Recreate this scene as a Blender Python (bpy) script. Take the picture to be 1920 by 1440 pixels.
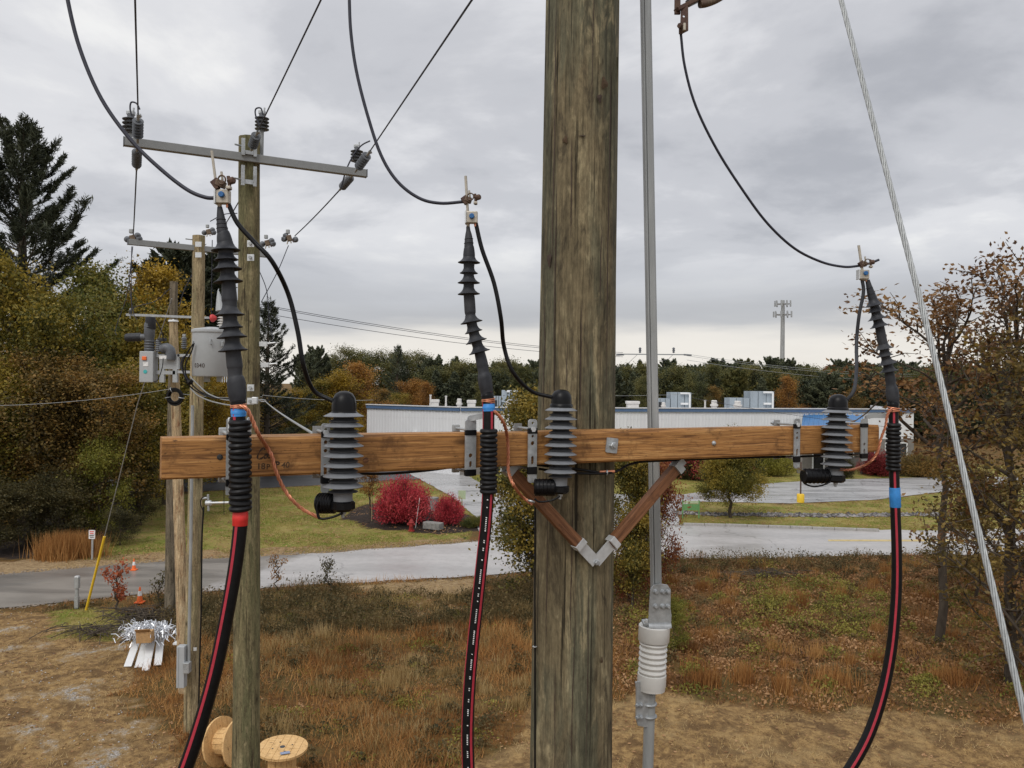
import bpy, bmesh, math, random
import numpy as np
from mathutils import Vector, Matrix

for _o in list(bpy.data.objects):
    bpy.data.objects.remove(_o)
S = bpy.context.scene
COL = S.collection
R = math.radians

# ------------------------------------------------------------------ camera
F, CX, CY = 1500.0, 960.0, 720.0          # focal length and centre in photograph pixels (1920 x 1440)
ROLL, HCAM = 0.0115, 7.0                  # slight roll of the hand-held camera, bucket 7 m above ground
cam_data = bpy.data.cameras.new('camera')
cam_data.sensor_width = 36.0
cam_data.lens = 36.0 * F / 1920.0
cam_data.clip_start = 0.05
cam_data.clip_end = 6000
cam = bpy.data.objects.new('camera', cam_data)
COL.objects.link(cam)
cam.matrix_world = Matrix.Translation((0, 0, HCAM)) @ Matrix.Rotation(math.pi / 2, 4, 'X') @ Matrix.Rotation(ROLL, 4, 'Z')
S.camera = cam

# ------------------------------------------------------------------ world: overcast sky
W = bpy.data.worlds.new('World')
S.world = W
W.use_nodes = True
SUN_EL, SUN_AZ = R(48), R(205)            # high, behind the camera to the left, veiled by cloud


def build_world():
    nt = W.node_tree
    nt.nodes.clear()
    N = nt.nodes.new
    L = nt.links.new

    def math_(op, a, b=None, c=None):
        n = N('ShaderNodeMath'); n.operation = op
        for i, v in enumerate((a, b, c)):
            if v is None: continue
            if isinstance(v, (int, float)): n.inputs[i].default_value = v
            else: L(v, n.inputs[i])
        return n.outputs[0]

    def ramp(fac, stops, interp='EASE'):
        n = N('ShaderNodeValToRGB'); n.color_ramp.interpolation = interp
        e = n.color_ramp.elements
        while len(e) < len(stops): e.new(0.5)
        for i, (p, c) in enumerate(stops):
            e[i].position = p; e[i].color = (*c, 1)
        L(fac, n.inputs[0])
        return n.outputs[0]
    tc = N('ShaderNodeTexCoord')
    sep = N('ShaderNodeSeparateXYZ'); L(tc.outputs['Generated'], sep.inputs[0])
    x, y, z = sep.outputs
    zc = math_('MAXIMUM', z, 0.0)
    den = math_('ADD', zc, 0.16)
    u = math_('DIVIDE', x, den); v = math_('DIVIDE', y, den)
    cmb = N('ShaderNodeCombineXYZ'); L(u, cmb.inputs[0]); L(v, cmb.inputs[1])
    n1 = N('ShaderNodeTexNoise'); n1.inputs['Scale'].default_value = 1.15; n1.inputs['Detail'].default_value = 9
    n1.inputs['Roughness'].default_value = 0.56; n1.inputs['Distortion'].default_value = 0.2
    off = N('ShaderNodeVectorMath'); off.operation = 'ADD'; off.inputs[1].default_value = (3.7, 1.2, 0.4)
    L(cmb.outputs[0], off.inputs[0]); L(off.outputs[0], n1.inputs['Vector'])
    cloud = ramp(n1.outputs['Fac'], [(0.30, (4.6, 4.7, 5.05)), (0.43, (6.05, 6.12, 6.45)), (0.54, (7.7, 7.72, 7.95)), (0.66, (9.4, 9.35, 9.25))])
    # low bank of cloud with a paler gap beneath it, near the horizon
    st = N('ShaderNodeMapping'); st.inputs['Scale'].default_value = (1.3, 1.3, 9.0)
    L(tc.outputs['Generated'], st.inputs[0])
    n2 = N('ShaderNodeTexNoise'); n2.inputs['Scale'].default_value = 1.6; n2.inputs['Detail'].default_value = 6
    n2.inputs['Roughness'].default_value = 0.5
    L(st.outputs[0], n2.inputs['Vector'])
    zz = math_('ADD', z, math_('MULTIPLY', math_('SUBTRACT', n2.outputs['Fac'], 0.5), 0.13))
    low = ramp(zz, [(0.0, (8.9, 8.45, 7.8)), (0.055, (8.8, 8.35, 7.75)), (0.088, (4.9, 4.95, 5.2)), (0.135, (5.6, 5.7, 6.05)), (0.2, (7.0, 7.1, 7.4))])
    wl = ramp(z, [(0.10, (0.9, 0.9, 0.9)), (0.19, (0, 0, 0))])
    m1 = N('ShaderNodeMix'); m1.data_type = 'RGBA'
    L(wl, m1.inputs[0]); L(cloud, m1.inputs[6]); L(low, m1.inputs[7])
    # the layer thins towards the zenith: overcast skies are brightest overhead
    zb = N('ShaderNodeMapRange'); zb.inputs[1].default_value = 0.35; zb.inputs[2].default_value = 1.0
    zb.inputs[3].default_value = 1.0; zb.inputs[4].default_value = 1.75; zb.interpolation_type = 'SMOOTHSTEP'
    L(z, zb.inputs[0])
    vs = N('ShaderNodeVectorMath'); vs.operation = 'SCALE'
    L(m1.outputs[2], vs.inputs[0]); L(zb.outputs[0], vs.inputs['Scale'])
    sky = N('ShaderNodeTexSky'); sky.sky_type = 'NISHITA'; sky.sun_disc = False
    sky.sun_elevation = SUN_EL; sky.sun_rotation = SUN_AZ
    m2 = N('ShaderNodeMix'); m2.data_type = 'RGBA'; m2.inputs[0].default_value = 0.93
    L(sky.outputs[0], m2.inputs[6]); L(vs.outputs[0], m2.inputs[7])
    bg = N('ShaderNodeBackground'); bg.inputs['Strength'].default_value = 0.1
    L(m2.outputs[2], bg.inputs['Color'])
    out = N('ShaderNodeOutputWorld'); L(bg.outputs[0], out.inputs[0])


build_world()
sl = bpy.data.lights.new('sun', 'SUN')
sl.energy = 1.5
sl.angle = R(28)
sl.color = (1.0, 0.96, 0.9)
sun = bpy.data.objects.new('sun', sl)
COL.objects.link(sun)
_sd = Vector((math.sin(SUN_AZ) * math.cos(SUN_EL), math.cos(SUN_AZ) * math.cos(SUN_EL), math.sin(SUN_EL)))
sun.rotation_euler = _sd.to_track_quat('Z', 'Y').to_euler()
sun.location = (0, 0, 40)

S.view_settings.view_transform = 'Standard'
S.view_settings.look = 'None'
S.view_settings.gamma = 1.0
S.view_settings.exposure = 0.0
S.view_settings.use_curve_mapping = False
S.render.engine = 'CYCLES'
S.cycles.use_denoising = True
S.cycles.max_bounces = 6
S.cycles.transparent_max_bounces = 4

# ------------------------------------------------------------------ geometry helpers
cr_, sr_ = math.cos(ROLL), math.sin(ROLL)


def P(px, py, Y):
    """Point of the place seen at photograph pixel (px, py), Y metres ahead."""
    dx, dy = px - CX, py - CY
    X = dx * cr_ + dy * sr_
    D = -dx * sr_ + dy * cr_
    return Vector((X / F * Y, Y, HCAM - D / F * Y))


def G(px, py, z=0.0):
    """Point of the ground (height z) seen at a pixel."""
    D = -(px - CX) * sr_ + (py - CY) * cr_
    return P(px, py, (HCAM - z) * F / D)


def PX(x, y, z):
    """World arrays to photograph pixels."""
    y = np.maximum(y, 0.5)
    a, d = x / y * F, (HCAM - z) / y * F
    return CX + a * cr_ - d * sr_, CY + a * sr_ + d * cr_


def spline(pts, n=8):
    pts = [Vector(p) for p in pts]
    if len(pts) < 3: return pts
    q = [pts[0] * 2 - pts[1]] + pts + [pts[-1] * 2 - pts[-2]]
    out = []
    for i in range(1, len(q) - 2):
        a, b, c, d = q[i - 1], q[i], q[i + 1], q[i + 2]
        for k in range(n):
            t = k / n
            out.append(0.5 * ((2 * b) + (c - a) * t + (2 * a - 5 * b + 4 * c - d) * t * t + (3 * b - a - 3 * c + d) * t ** 3))
    out.append(pts[-1])
    return out


def sag(a, b, drop, n=14):
    return [a.lerp(b, i / n) - Vector((0, 0, 4 * drop * (i / n) * (1 - i / n))) for i in range(n + 1)]


def frame(axis):
    a = Vector(axis).normalized()
    h = Vector((0, 0, 1)) if abs(a.z) < 0.9 else Vector((0, 1, 0))
    u = h.cross(a).normalized()
    return u, a.cross(u), a


ORG = {}


class MB:
    def __init__(self):
        self.v, self.f, self.sm = [], [], []

    def add(self, vs, fs, smooth=False):
        o = len(self.v)
        self.v += [Vector(p) for p in vs]
        self.f += [[i + o for i in f] for f in fs]
        self.sm += [smooth] * len(fs)
        return self

    def box(self, c, size, u=None, v=None, w=None):
        c = Vector(c)
        u = Vector(u) if u is not None else Vector((1, 0, 0))
        v = Vector(v) if v is not None else Vector((0, 1, 0))
        w = Vector(w) if w is not None else u.cross(v)
        a, b, d = size[0] / 2, size[1] / 2, size[2] / 2
        vs = [c + u * (sx * a) + v * (sy * b) + w * (sz * d) for sz in (-1, 1) for sy in (-1, 1) for sx in (-1, 1)]
        return self.add(vs, [(0, 2, 3, 1), (4, 5, 7, 6), (0, 1, 5, 4), (2, 6, 7, 3), (0, 4, 6, 2), (1, 3, 7, 5)])

    def beam(self, p0, p1, w, h, up=(0, 0, 1)):
        p0, p1 = Vector(p0), Vector(p1)
        a = (p1 - p0).normalized()
        s = a.cross(Vector(up)).normalized()
        return self.box((p0 + p1) / 2, ((p1 - p0).length, w, h), a, s, s.cross(a) * -1)

    def tube(self, pts, rad, n=10, cap=True, smooth=True):
        pts = [Vector(p) for p in pts]
        m = len(pts)
        if not isinstance(rad, (list, tuple)): rad = [rad] * m
        t0 = (pts[1] - pts[0]).normalized()
        u, w, _ = frame(t0)
        vs, fs = [], []
        for i in range(m):
            t = (pts[min(i + 1, m - 1)] - pts[max(i - 1, 0)])
            t = t.normalized() if t.length > 1e-9 else t0
            u = (u - t * u.dot(t)).normalized()
            w = t.cross(u)
            for k in range(n):
                a = 2 * math.pi * k / n
                vs.append(pts[i] + (u * math.cos(a) + w * math.sin(a)) * rad[i])
        for i in range(m - 1):
            for k in range(n):
                k2 = (k + 1) % n
                fs.append((i * n + k, i * n + k2, (i + 1) * n + k2, (i + 1) * n + k))
        self.add(vs, fs, smooth)
        if cap:
            self.add(vs[:n], [list(range(n))[::-1]])
            self.add(vs[-n:], [list(range(n))])
        return self

    def lathe(self, prof, p0, axis=(0, 0, 1), n=24, smooth=True, cap=True):
        """prof: (radius, distance along axis)."""
        u, w, a = frame(axis)
        p0 = Vector(p0)
        vs, fs = [], []
        for r, t in prof:
            for k in range(n):
                an = 2 * math.pi * k / n
                vs.append(p0 + a * t + (u * math.cos(an) + w * math.sin(an)) * r)
        m = len(prof)
        for i in range(m - 1):
            for k in range(n):
                k2 = (k + 1) % n
                fs.append((i * n + k, i * n + k2, (i + 1) * n + k2, (i + 1) * n + k))
        self.add(vs, fs, smooth)
        if cap:
            self.add(vs[:n], [list(range(n))[::-1]])
            self.add(vs[-n:], [list(range(n))])
        return self

    def torus(self, c, axis, r, rr, n=24, m=8, a0=0, a1=2 * math.pi):
        u, w, a = frame(axis)
        full = abs(a1 - a0 - 2 * math.pi) < 1e-6
        k = n + (1 if full else 0)
        pts = [Vector(c) + (u * math.cos(a0 + (a1 - a0) * i / n) + w * math.sin(a0 + (a1 - a0) * i / n)) * r for i in range(n + 1)]
        return self.tube(pts, rr, m)

    def poly(self, pts):
        return self.add(pts, [list(range(len(pts)))])

    def prism(self, pts, d):
        """flat polygon extruded by vector d"""
        n = len(pts); d = Vector(d)
        pts = [Vector(p) for p in pts]
        fs = [list(range(n))[::-1], [i + n for i in range(n)]] + [(i, (i + 1) % n, (i + 1) % n + n, i + n) for i in range(n)]
        return self.add(pts + [p + d for p in pts], fs)

    def build(self, name, mat, parent=None, loc=None, bevel=0, rot=None, label=None):
        me = bpy.data.meshes.new(name)
        o = bpy.data.objects.new(name, me)
        COL.objects.link(o)
        org = Vector((0, 0, 0))
        if parent is not None:
            org = ORG[parent.name]
            o.parent = parent
            ORG[o.name] = org
        else:
            if loc is not None:
                org = Vector(loc); o.location = org
            ORG[o.name] = org
        vs = [p - org for p in self.v]
        if rot is not None:
            Mi = rot.inverted()
            vs = [Mi @ p for p in vs]
            o.matrix_basis = Matrix.Translation(org if parent is None else (0, 0, 0)) @ rot.to_4x4()
        me.from_pydata([tuple(p) for p in vs], [], self.f)
        me.polygons.foreach_set('use_smooth', self.sm)
        me.update()
        if any(self.sm) and len(self.f) < 6000: me.set_sharp_from_angle(angle=R(38))
        if mat: me.materials.append(mat)
        if bevel:
            b = o.modifiers.new('bevel', 'BEVEL'); b.width = bevel; b.segments = 2; b.limit_method = 'ANGLE'
        if label: o['label'] = label
        return o


def tag(o, label=None, cat=None, group=None, kind=None):
    if label: o['label'] = label
    if cat: o['category'] = cat
    if group: o['group'] = group
    if kind: o['kind'] = kind
    return o


def thing(name, label, cat, loc, group=None):
    o = bpy.data.objects.new(name, None)
    o.empty_display_size = 0.1
    COL.objects.link(o)
    o.location = Vector(loc)
    ORG[o.name] = Vector(loc)
    return tag(o, label, cat, group)


def link_mesh(name, me, mat=None, parent=None, loc=(0, 0, 0)):
    o = bpy.data.objects.new(name, me)
    COL.objects.link(o)
    o.location = loc
    if parent is not None:
        o.parent = parent
        ORG[o.name] = ORG[parent.name]
    else:
        ORG[o.name] = Vector(loc)
    if mat is not None:
        if len(me.materials) == 0: me.materials.append(None)
        o.material_slots[0].link = 'OBJECT'
        o.material_slots[0].material = mat
    return o


def plate_mesh(outline, holes, thick, origin, u, v):
    """flat plate with holes punched through: outline and holes are 2D loops in the u, v plane"""
    cu = bpy.data.curves.new('tmp', 'CURVE'); cu.dimensions = '2D'; cu.fill_mode = 'BOTH'; cu.extrude = thick / 2
    for loop in [outline] + holes:
        s = cu.splines.new('POLY'); s.points.add(len(loop) - 1); s.use_cyclic_u = True
        for i, (a, b) in enumerate(loop): s.points[i].co = (a, b, 0, 1)
    o = bpy.data.objects.new('tmp', cu); COL.objects.link(o)
    dg = bpy.context.evaluated_depsgraph_get(); dg.update()
    me = bpy.data.meshes.new_from_object(o.evaluated_get(dg))
    u, v = Vector(u).normalized(), Vector(v).normalized(); w = u.cross(v)
    mb = MB()
    mb.add([Vector(origin) + u * p.co.x + v * p.co.y + w * p.co.z for p in me.vertices], [list(p.vertices) for p in me.polygons])
    bpy.data.objects.remove(o); bpy.data.meshes.remove(me)
    return mb


def circ(cx, cy, r, n=14, ry=None):
    return [(cx + r * math.cos(2 * math.pi * i / n), cy + (ry or r) * math.sin(2 * math.pi * i / n)) for i in range(n)]


def slot(cx, cy, r, h, n=8):
    a = [(cx + r * math.cos(t), cy + h / 2 + r * math.sin(t)) for t in np.linspace(0, math.pi, n)]
    b = [(cx + r * math.cos(t), cy - h / 2 + r * math.sin(t)) for t in np.linspace(math.pi, 2 * math.pi, n)]
    return a + b


def rrect(w, h, r, n=4):
    out = []
    for cx, cy, s in ((w / 2 - r, h / 2 - r, 0), (-w / 2 + r, h / 2 - r, 90), (-w / 2 + r, -h / 2 + r, 180), (w / 2 - r, -h / 2 + r, 270)):
        for k in range(n + 1):
            a = R(s + 90 * k / n); out.append((cx + r * math.cos(a), cy + r * math.sin(a)))
    return out


def text_mb(body, size, origin, u, v, extrude=0.0004, shear=0.0, spacing=1.0, bold=0.0):
    cu = bpy.data.curves.new('tmp', 'FONT'); cu.body = body; cu.size = size; cu.extrude = extrude; cu.shear = shear
    cu.space_character = spacing; cu.resolution_u = 3; cu.offset = bold
    o = bpy.data.objects.new('tmp', cu); COL.objects.link(o)
    dg = bpy.context.evaluated_depsgraph_get(); dg.update()
    me = bpy.data.meshes.new_from_object(o.evaluated_get(dg))
    u, v = Vector(u).normalized(), Vector(v).normalized(); w = u.cross(v)
    mb = MB()
    mb.add([Vector(origin) + u * p.co.x + v * p.co.y + w * p.co.z for p in me.vertices], [list(p.vertices) for p in me.polygons])
    bpy.data.objects.remove(o); bpy.data.meshes.remove(me)
    return mb


# ------------------------------------------------------------------ numpy value noise
def vnoise(x, y, scale, seed=0):
    x = np.asarray(x, float) * scale; y = np.asarray(y, float) * scale
    xi, yi = np.floor(x).astype(np.int64), np.floor(y).astype(np.int64)
    fx, fy = x - xi, y - yi
    fx = fx * fx * (3 - 2 * fx); fy = fy * fy * (3 - 2 * fy)

    def h(a, b):
        n = (a * 374761393 + b * 668265263 + seed * 1442695041) & 0xFFFFFFFF
        n = ((n ^ (n >> 13)) * 1274126177) & 0xFFFFFFFF
        return ((n ^ (n >> 16)) & 0xFFFF) / 65535.0
    return (h(xi, yi) * (1 - fx) + h(xi + 1, yi) * fx) * (1 - fy) + (h(xi, yi + 1) * (1 - fx) + h(xi + 1, yi + 1) * fx) * fy


def fbm(x, y, scale, seed=0, oct=4):
    s = 0; a = 1; t = 0
    for i in range(oct):
        s = s + a * vnoise(x, y, scale * 2 ** i, seed + i * 7); t += a; a *= 0.5
    return s / t


# ------------------------------------------------------------------ materials
class NT:
    def __init__(self, name):
        self.m = bpy.data.materials.new(name); self.m.use_nodes = True
        self.t = self.m.node_tree; self.t.nodes.clear()
        self.out = self.t.nodes.new('ShaderNodeOutputMaterial')

    def n(self, typ, **kw):
        nd = self.t.nodes.new(typ)
        for k, v in kw.items(): setattr(nd, k, v)
        return nd

    def l(self, a, b): self.t.links.new(a, b)

    def coord(self, scale=(1, 1, 1), kind='Object', loc=(0, 0, 0)):
        tc = self.n('ShaderNodeTexCoord'); mp = self.n('ShaderNodeMapping')
        mp.inputs['Scale'].default_value = scale; mp.inputs['Location'].default_value = loc
        self.l(tc.outputs[kind], mp.inputs[0]); return mp.outputs[0]

    def pos(self, scale=(1, 1, 1)):
        g = self.n('ShaderNodeNewGeometry'); mp = self.n('ShaderNodeMapping'); mp.inputs['Scale'].default_value = scale
        self.l(g.outputs['Position'], mp.inputs[0]); return mp.outputs[0]

    def noise(self, vec, scale, detail=5, rough=0.55, dist=0.0):
        nd = self.n('ShaderNodeTexNoise')
        nd.inputs['Scale'].default_value = scale; nd.inputs['Detail'].default_value = detail
        nd.inputs['Roughness'].default_value = rough; nd.inputs['Distortion'].default_value = dist
        self.l(vec, nd.inputs['Vector']); return nd.outputs['Fac']

    def ramp(self, fac, stops, interp='LINEAR'):
        nd = self.n('ShaderNodeValToRGB'); nd.color_ramp.interpolation = interp
        e = nd.color_ramp.elements
        while len(e) < len(stops): e.new(0.5)
        for i, (p, c) in enumerate(stops):
            e[i].position = p
            e[i].color = (c, c, c, 1) if isinstance(c, (int, float)) else (*c, 1)
        self.l(fac, nd.inputs[0]); return nd.outputs[0]

    def mix(self, fac, a, b, blend='MIX'):
        nd = self.n('ShaderNodeMix', data_type='RGBA', blend_type=blend)
        for i, v in ((0, fac), (6, a), (7, b)):
            if isinstance(v, (int, float)): nd.inputs[i].default_value = v if i == 0 else (v, v, v, 1)
            elif isinstance(v, tuple): nd.inputs[i].default_value = (*v, 1)
            else: self.l(v, nd.inputs[i])
        return nd.outputs[2]

    def math(self, op, a, b=0.0):
        nd = self.n('ShaderNodeMath', operation=op)
        for i, v in enumerate((a, b)):
            if isinstance(v, (int, float)): nd.inputs[i].default_value = v
            else: self.l(v, nd.inputs[i])
        return nd.outputs[0]

    def bsdf(self, color, rough=0.6, metal=0.0, bump=None, bstr=0.3, bdist=0.01, spec=0.5, coat=0.0):
        b = self.n('ShaderNodeBsdfPrincipled')
        for k, v in (('Base Color', color), ('Roughness', rough), ('Metallic', metal)):
            if isinstance(v, tuple): b.inputs[k].default_value = (*v, 1)
            elif isinstance(v, (int, float)): b.inputs[k].default_value = v
            else: self.l(v, b.inputs[k])
        b.inputs['Specular IOR Level'].default_value = spec
        b.inputs['Coat Weight'].default_value = coat
        if bump is not None:
            bn = self.n('ShaderNodeBump'); bn.inputs['Strength'].default_value = bstr; bn.inputs['Distance'].default_value = bdist
            self.l(bump, bn.inputs['Height']); self.l(bn.outputs[0], b.inputs['Normal'])
        self.l(b.outputs[0], self.out.inputs[0])
        return b


def pbr(name, col, rough=0.6, metal=0.0, var=0.25, scale=20, bump=0.15, spec=0.5, dirt=None, dirt_amt=0.5, stretch=(1, 1, 1)):
    t = NT(name)
    c = t.coord(stretch)
    n = t.noise(c, scale, 6, 0.6)
    n2 = t.noise(c, scale * 0.23, 4, 0.55)
    lo = tuple(x * (1 - var) for x in col); hi = tuple(min(1, x * (1 + var * 0.8)) for x in col)
    cc = t.ramp(n, [(0.3, lo), (0.7, hi)])
    if dirt:
        cc = t.mix(t.ramp(n2, [(0.45, 0.0), (0.7, dirt_amt)]), cc, dirt)
    rr = t.ramp(n2, [(0.3, max(0.05, rough - 0.1)), (0.7, min(1, rough + 0.12))])
    t.bsdf(cc, rr, metal, n, bump, 0.002, spec)
    return t.m


def pole_wood(name, base, dark, green, pale, seed=0):
    t = NT(name)
    a = t.noise(t.coord((1, 1, 0.06), loc=(seed, 0, 0)), 24, 6, 0.6, 0.3)
    b = t.noise(t.coord((1, 1, 0.16), loc=(seed * 2, 1, 0)), 4.0, 5, 0.62, 0.5)
    c = t.noise(t.coord((1, 1, 0.018), loc=(seed, 3, 0)), 60, 3, 0.5, 0.2)
    d = t.noise(t.coord((1, 1, 0.30), loc=(seed, 9, 4)), 8, 9, 0.68, 0.7)
    d2 = t.noise(t.coord((1, 1, 0.22), loc=(7, seed, 2)), 13, 9, 0.7, 0.9)
    e = t.noise(t.coord((1, 1, 0.45), loc=(5, seed, 4)), 55, 5, 0.75)
    fg = t.noise(t.coord((1, 1, 0.04), loc=(seed, 2, 7)), 150, 4, 0.65, 0.1)
    col = t.ramp(d, [(0.36, dark), (0.46, base), (0.54, base), (0.64, pale)])
    col = t.mix(t.ramp(b, [(0.47, 0.0), (0.56, 0.75)]), col, green)
    col = t.mix(t.ramp(d2, [(0.56, 0.0), (0.62, 0.7)]), col, pale)
    col = t.mix(t.ramp(d2, [(0.37, 0.8), (0.43, 0.0)]), col, dark)
    col = t.mix(0.7, col, t.ramp(a, [(0.35, 0.6), (0.5, 1.0), (0.65, 1.35)]), 'MULTIPLY')
    col = t.mix(0.6, col, t.ramp(e, [(0.35, 0.55), (0.65, 1.4)]), 'MULTIPLY')
    col = t.mix(0.6, col, t.ramp(fg, [(0.36, 0.6), (0.5, 1.0), (0.64, 1.3)]), 'MULTIPLY')
    col = t.mix(t.ramp(c, [(0.325, 0.9), (0.355, 0.0)]), col, tuple(x * 0.3 for x in dark))
    # knots with a stained halo
    v = t.n('ShaderNodeTexVoronoi'); v.inputs['Scale'].default_value = 2.6; t.l(t.coord((1, 1, 0.5), loc=(seed * 1.3, 0.3, 0.2)), v.inputs['Vector'])
    col = t.mix(t.ramp(v.outputs['Distance'], [(0.03, 0.95), (0.06, 0.45), (0.16, 0.0)]), col, tuple(x * 0.35 for x in dark))
    h = t.math('ADD', t.math('ADD', t.math('MULTIPLY', d2, 0.5), t.math('MULTIPLY', fg, 0.35)), t.ramp(c, [(0.33, 0.0), (0.37, 0.6)]))
    t.bsdf(col, 0.85, 0, h, 0.9, 0.012, 0.25)
    return t.m


def arm_wood(name, base, dark, pale):
    t = NT(name)
    g = t.noise(t.coord((0.5, 14, 14)), 5.5, 8, 0.62, 1.1)
    f = t.noise(t.coord((0.9, 40, 40)), 9, 4, 0.6, 0.3)
    b = t.noise(t.coord((1, 3, 3)), 3.2, 4, 0.6, 0.5)
    s = t.noise(t.coord((6, 16, 16)), 7, 5, 0.7)
    k = t.n('ShaderNodeTexVoronoi'); k.inputs['Scale'].default_value = 3.1; t.l(t.coord((1, 2.2, 2.2), loc=(.4, .1, .3)), k.inputs['Vector'])
    col = t.ramp(g, [(0.36, dark), (0.47, base), (0.54, base), (0.64, pale)])
    col = t.mix(t.ramp(f, [(0.40, 0.8), (0.48, 0.0)]), col, dark)
    col = t.mix(t.ramp(b, [(0.5, 0.0), (0.7, 0.55)]), col, tuple(x * 0.75 for x in base))
    col = t.mix(t.ramp(s, [(0.60, 0.0), (0.68, 0.85)]), col, tuple(x * 0.25 for x in dark))
    col = t.mix(t.ramp(k.outputs['Distance'], [(0.05, 0.8), (0.13, 0.0)]), col, tuple(x * 0.35 for x in dark))
    m_ = t.noise(t.coord((1, 1, 1), loc=(2, 0, 1)), 9.0, 7, 0.72, 0.4)
    col = t.mix(t.ramp(m_, [(0.54, 0.0), (0.66, 0.7)]), col, tuple(x * 0.6 for x in dark))
    t.bsdf(col, 0.62, 0, g, 0.5, 0.004, 0.35)
    return t.m


def foliage(name, cols, trans=0.3, nscale=0.55, rough=0.55, seed=0.0):
    """cols: 4 colours from dark to light; each leaf picks one, clumps lean to neighbours"""
    t = NT(name)
    g = t.n('ShaderNodeNewGeometry')
    oi = t.n('ShaderNodeObjectInfo')
    n = t.noise(t.coord((1, 1, 1), loc=(seed, seed * .7, 0)), nscale, 3, 0.6)
    fac = t.math('ADD', t.math('MULTIPLY', g.outputs['Random Per Island'], 0.36), t.math('SUBTRACT', t.math('MULTIPLY', n, 1.5), 0.24))
    fac = t.math('ADD', fac, t.math('MULTIPLY', oi.outputs['Random'], 0.14))
    k = len(cols)
    col = t.ramp(fac, [(0.32 + 0.62 * i / (k - 1), c) for i, c in enumerate(cols)])
    d = t.n('ShaderNodeBsdfPrincipled'); d.inputs['Roughness'].default_value = rough
    d.inputs['Specular IOR Level'].default_value = 0.3
    t.l(col, d.inputs['Base Color'])
    tr = t.n('ShaderNodeBsdfTranslucent'); t.l(col, tr.inputs['Color'])
    mx = t.n('ShaderNodeMixShader'); mx.inputs[0].default_value = trans
    t.l(d.outputs[0], mx.inputs[1]); t.l(tr.outputs[0], mx.inputs[2]); t.l(mx.outputs[0], t.out.inputs[0])
    return t.m


M = {}
M['pole_main'] = pole_wood('weathered_pole_wood', (0.172, 0.138, 0.080), (0.075, 0.060, 0.037), (0.10, 0.102, 0.068), (0.30, 0.25, 0.148), 0)
M['pole_mid'] = pole_wood('olive_pole_wood', (0.175, 0.148, 0.078), (0.085, 0.068, 0.038), (0.125, 0.122, 0.06), (0.27, 0.225, 0.125), 2)
M['pole_tan'] = pole_wood('tan_pole_wood', (0.33, 0.26, 0.15), (0.17, 0.125, 0.07), (0.27, 0.235, 0.13), (0.44, 0.36, 0.22), 4)
M['pole_new'] = pole_wood('peeled_pole_wood', (0.46, 0.34, 0.20), (0.24, 0.12, 0.06), (0.38, 0.29, 0.17), (0.55, 0.44, 0.28), 6)
M['pole_old'] = pole_wood('grey_pole_wood', (0.17, 0.14, 0.10), (0.08, 0.065, 0.045), (0.13, 0.11, 0.075), (0.24, 0.2, 0.14), 8)
M['arm'] = arm_wood('crossarm_wood', (0.41, 0.195, 0.060), (0.165, 0.070, 0.022), (0.58, 0.315, 0.115))
M['brace'] = arm_wood('brace_wood', (0.22, 0.095, 0.042), (0.10, 0.042, 0.02), (0.30, 0.145, 0.068))
M['knot'] = pbr('dark_knot', (0.075, 0.045, 0.022), 0.9, 0, 0.5, 120, 0.4)
M['endgrain'] = pbr('end_grain', (0.34, 0.17, 0.075), 0.8, var=0.4, scale=60)
M['galv'] = pbr('galvanised_steel', (0.44, 0.46, 0.47), 0.45, 0.45, 0.25, 45, 0.12, dirt=(0.24, 0.25, 0.255), dirt_amt=0.65)
M['galv_rod'] = pbr('weathered_galvanised_pipe', (0.38, 0.395, 0.395), 0.55, 0.3, 0.22, 22, 0.08, dirt=(0.22, 0.23, 0.23), dirt_amt=0.7, stretch=(1, 1, 0.12))
M['galv_lite'] = pbr('bright_galvanised_steel', (0.62, 0.64, 0.65), 0.42, 0.35, 0.12, 45, 0.06)
M['strand'] = pbr('steel_strand', (0.36, 0.375, 0.375), 0.45, 0.35, 0.2, 90, 0.05)
M['rust'] = pbr('rusty_bronze', (0.085, 0.046, 0.036), 0.7, 0.25, 0.45, 90, 0.3, dirt=(0.17, 0.11, 0.07), dirt_amt=0.6)
M['bronze'] = pbr('bronze_casting', (0.16, 0.115, 0.075), 0.55, 0.4, 0.4, 90, 0.3, dirt=(0.10, 0.06, 0.045), dirt_amt=0.8)
M['tin'] = pbr('tinned_bronze', (0.46, 0.42, 0.35), 0.45, 0.35, 0.2, 70, 0.1)
M['rubber'] = pbr('dark_grey_rubber', (0.030, 0.032, 0.038), 0.55, 0, 0.3, 40, 0.08, 0.3, dirt=(0.065, 0.066, 0.070), dirt_amt=0.5)
M['black'] = pbr('black_jacket', (0.008, 0.008, 0.009), 0.42, 0, 0.3, 60, 0.06, 0.22)
M['cap'] = pbr('glossy_black_plastic', (0.007, 0.007, 0.008), 0.3, 0, 0.2, 60, 0.04, 0.2)
M['wire'] = pbr('covered_conductor', (0.028, 0.03, 0.045), 0.5, 0, 0.2, 60, 0.05, 0.4)
M['grip'] = pbr('black_rubber_wrap', (0.010, 0.010, 0.011), 0.5, 0, 0.3, 80, 0.1, 0.28)
M['stripe'] = pbr('red_stripe', (0.42, 0.028, 0.05), 0.5, 0, 0.15, 50, 0.03)
M['redtape'] = pbr('red_tape', (0.72, 0.035, 0.03), 0.5, 0, 0.12, 70, 0.08)
M['bluetape'] = pbr('blue_tape', (0.035, 0.24, 0.62), 0.5, 0, 0.15, 70, 0.08)
M['bluebtn'] = pbr('blue_paint', (0.02, 0.12, 0.32), 0.5, 0, 0.2, 200, 0.05)
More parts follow.
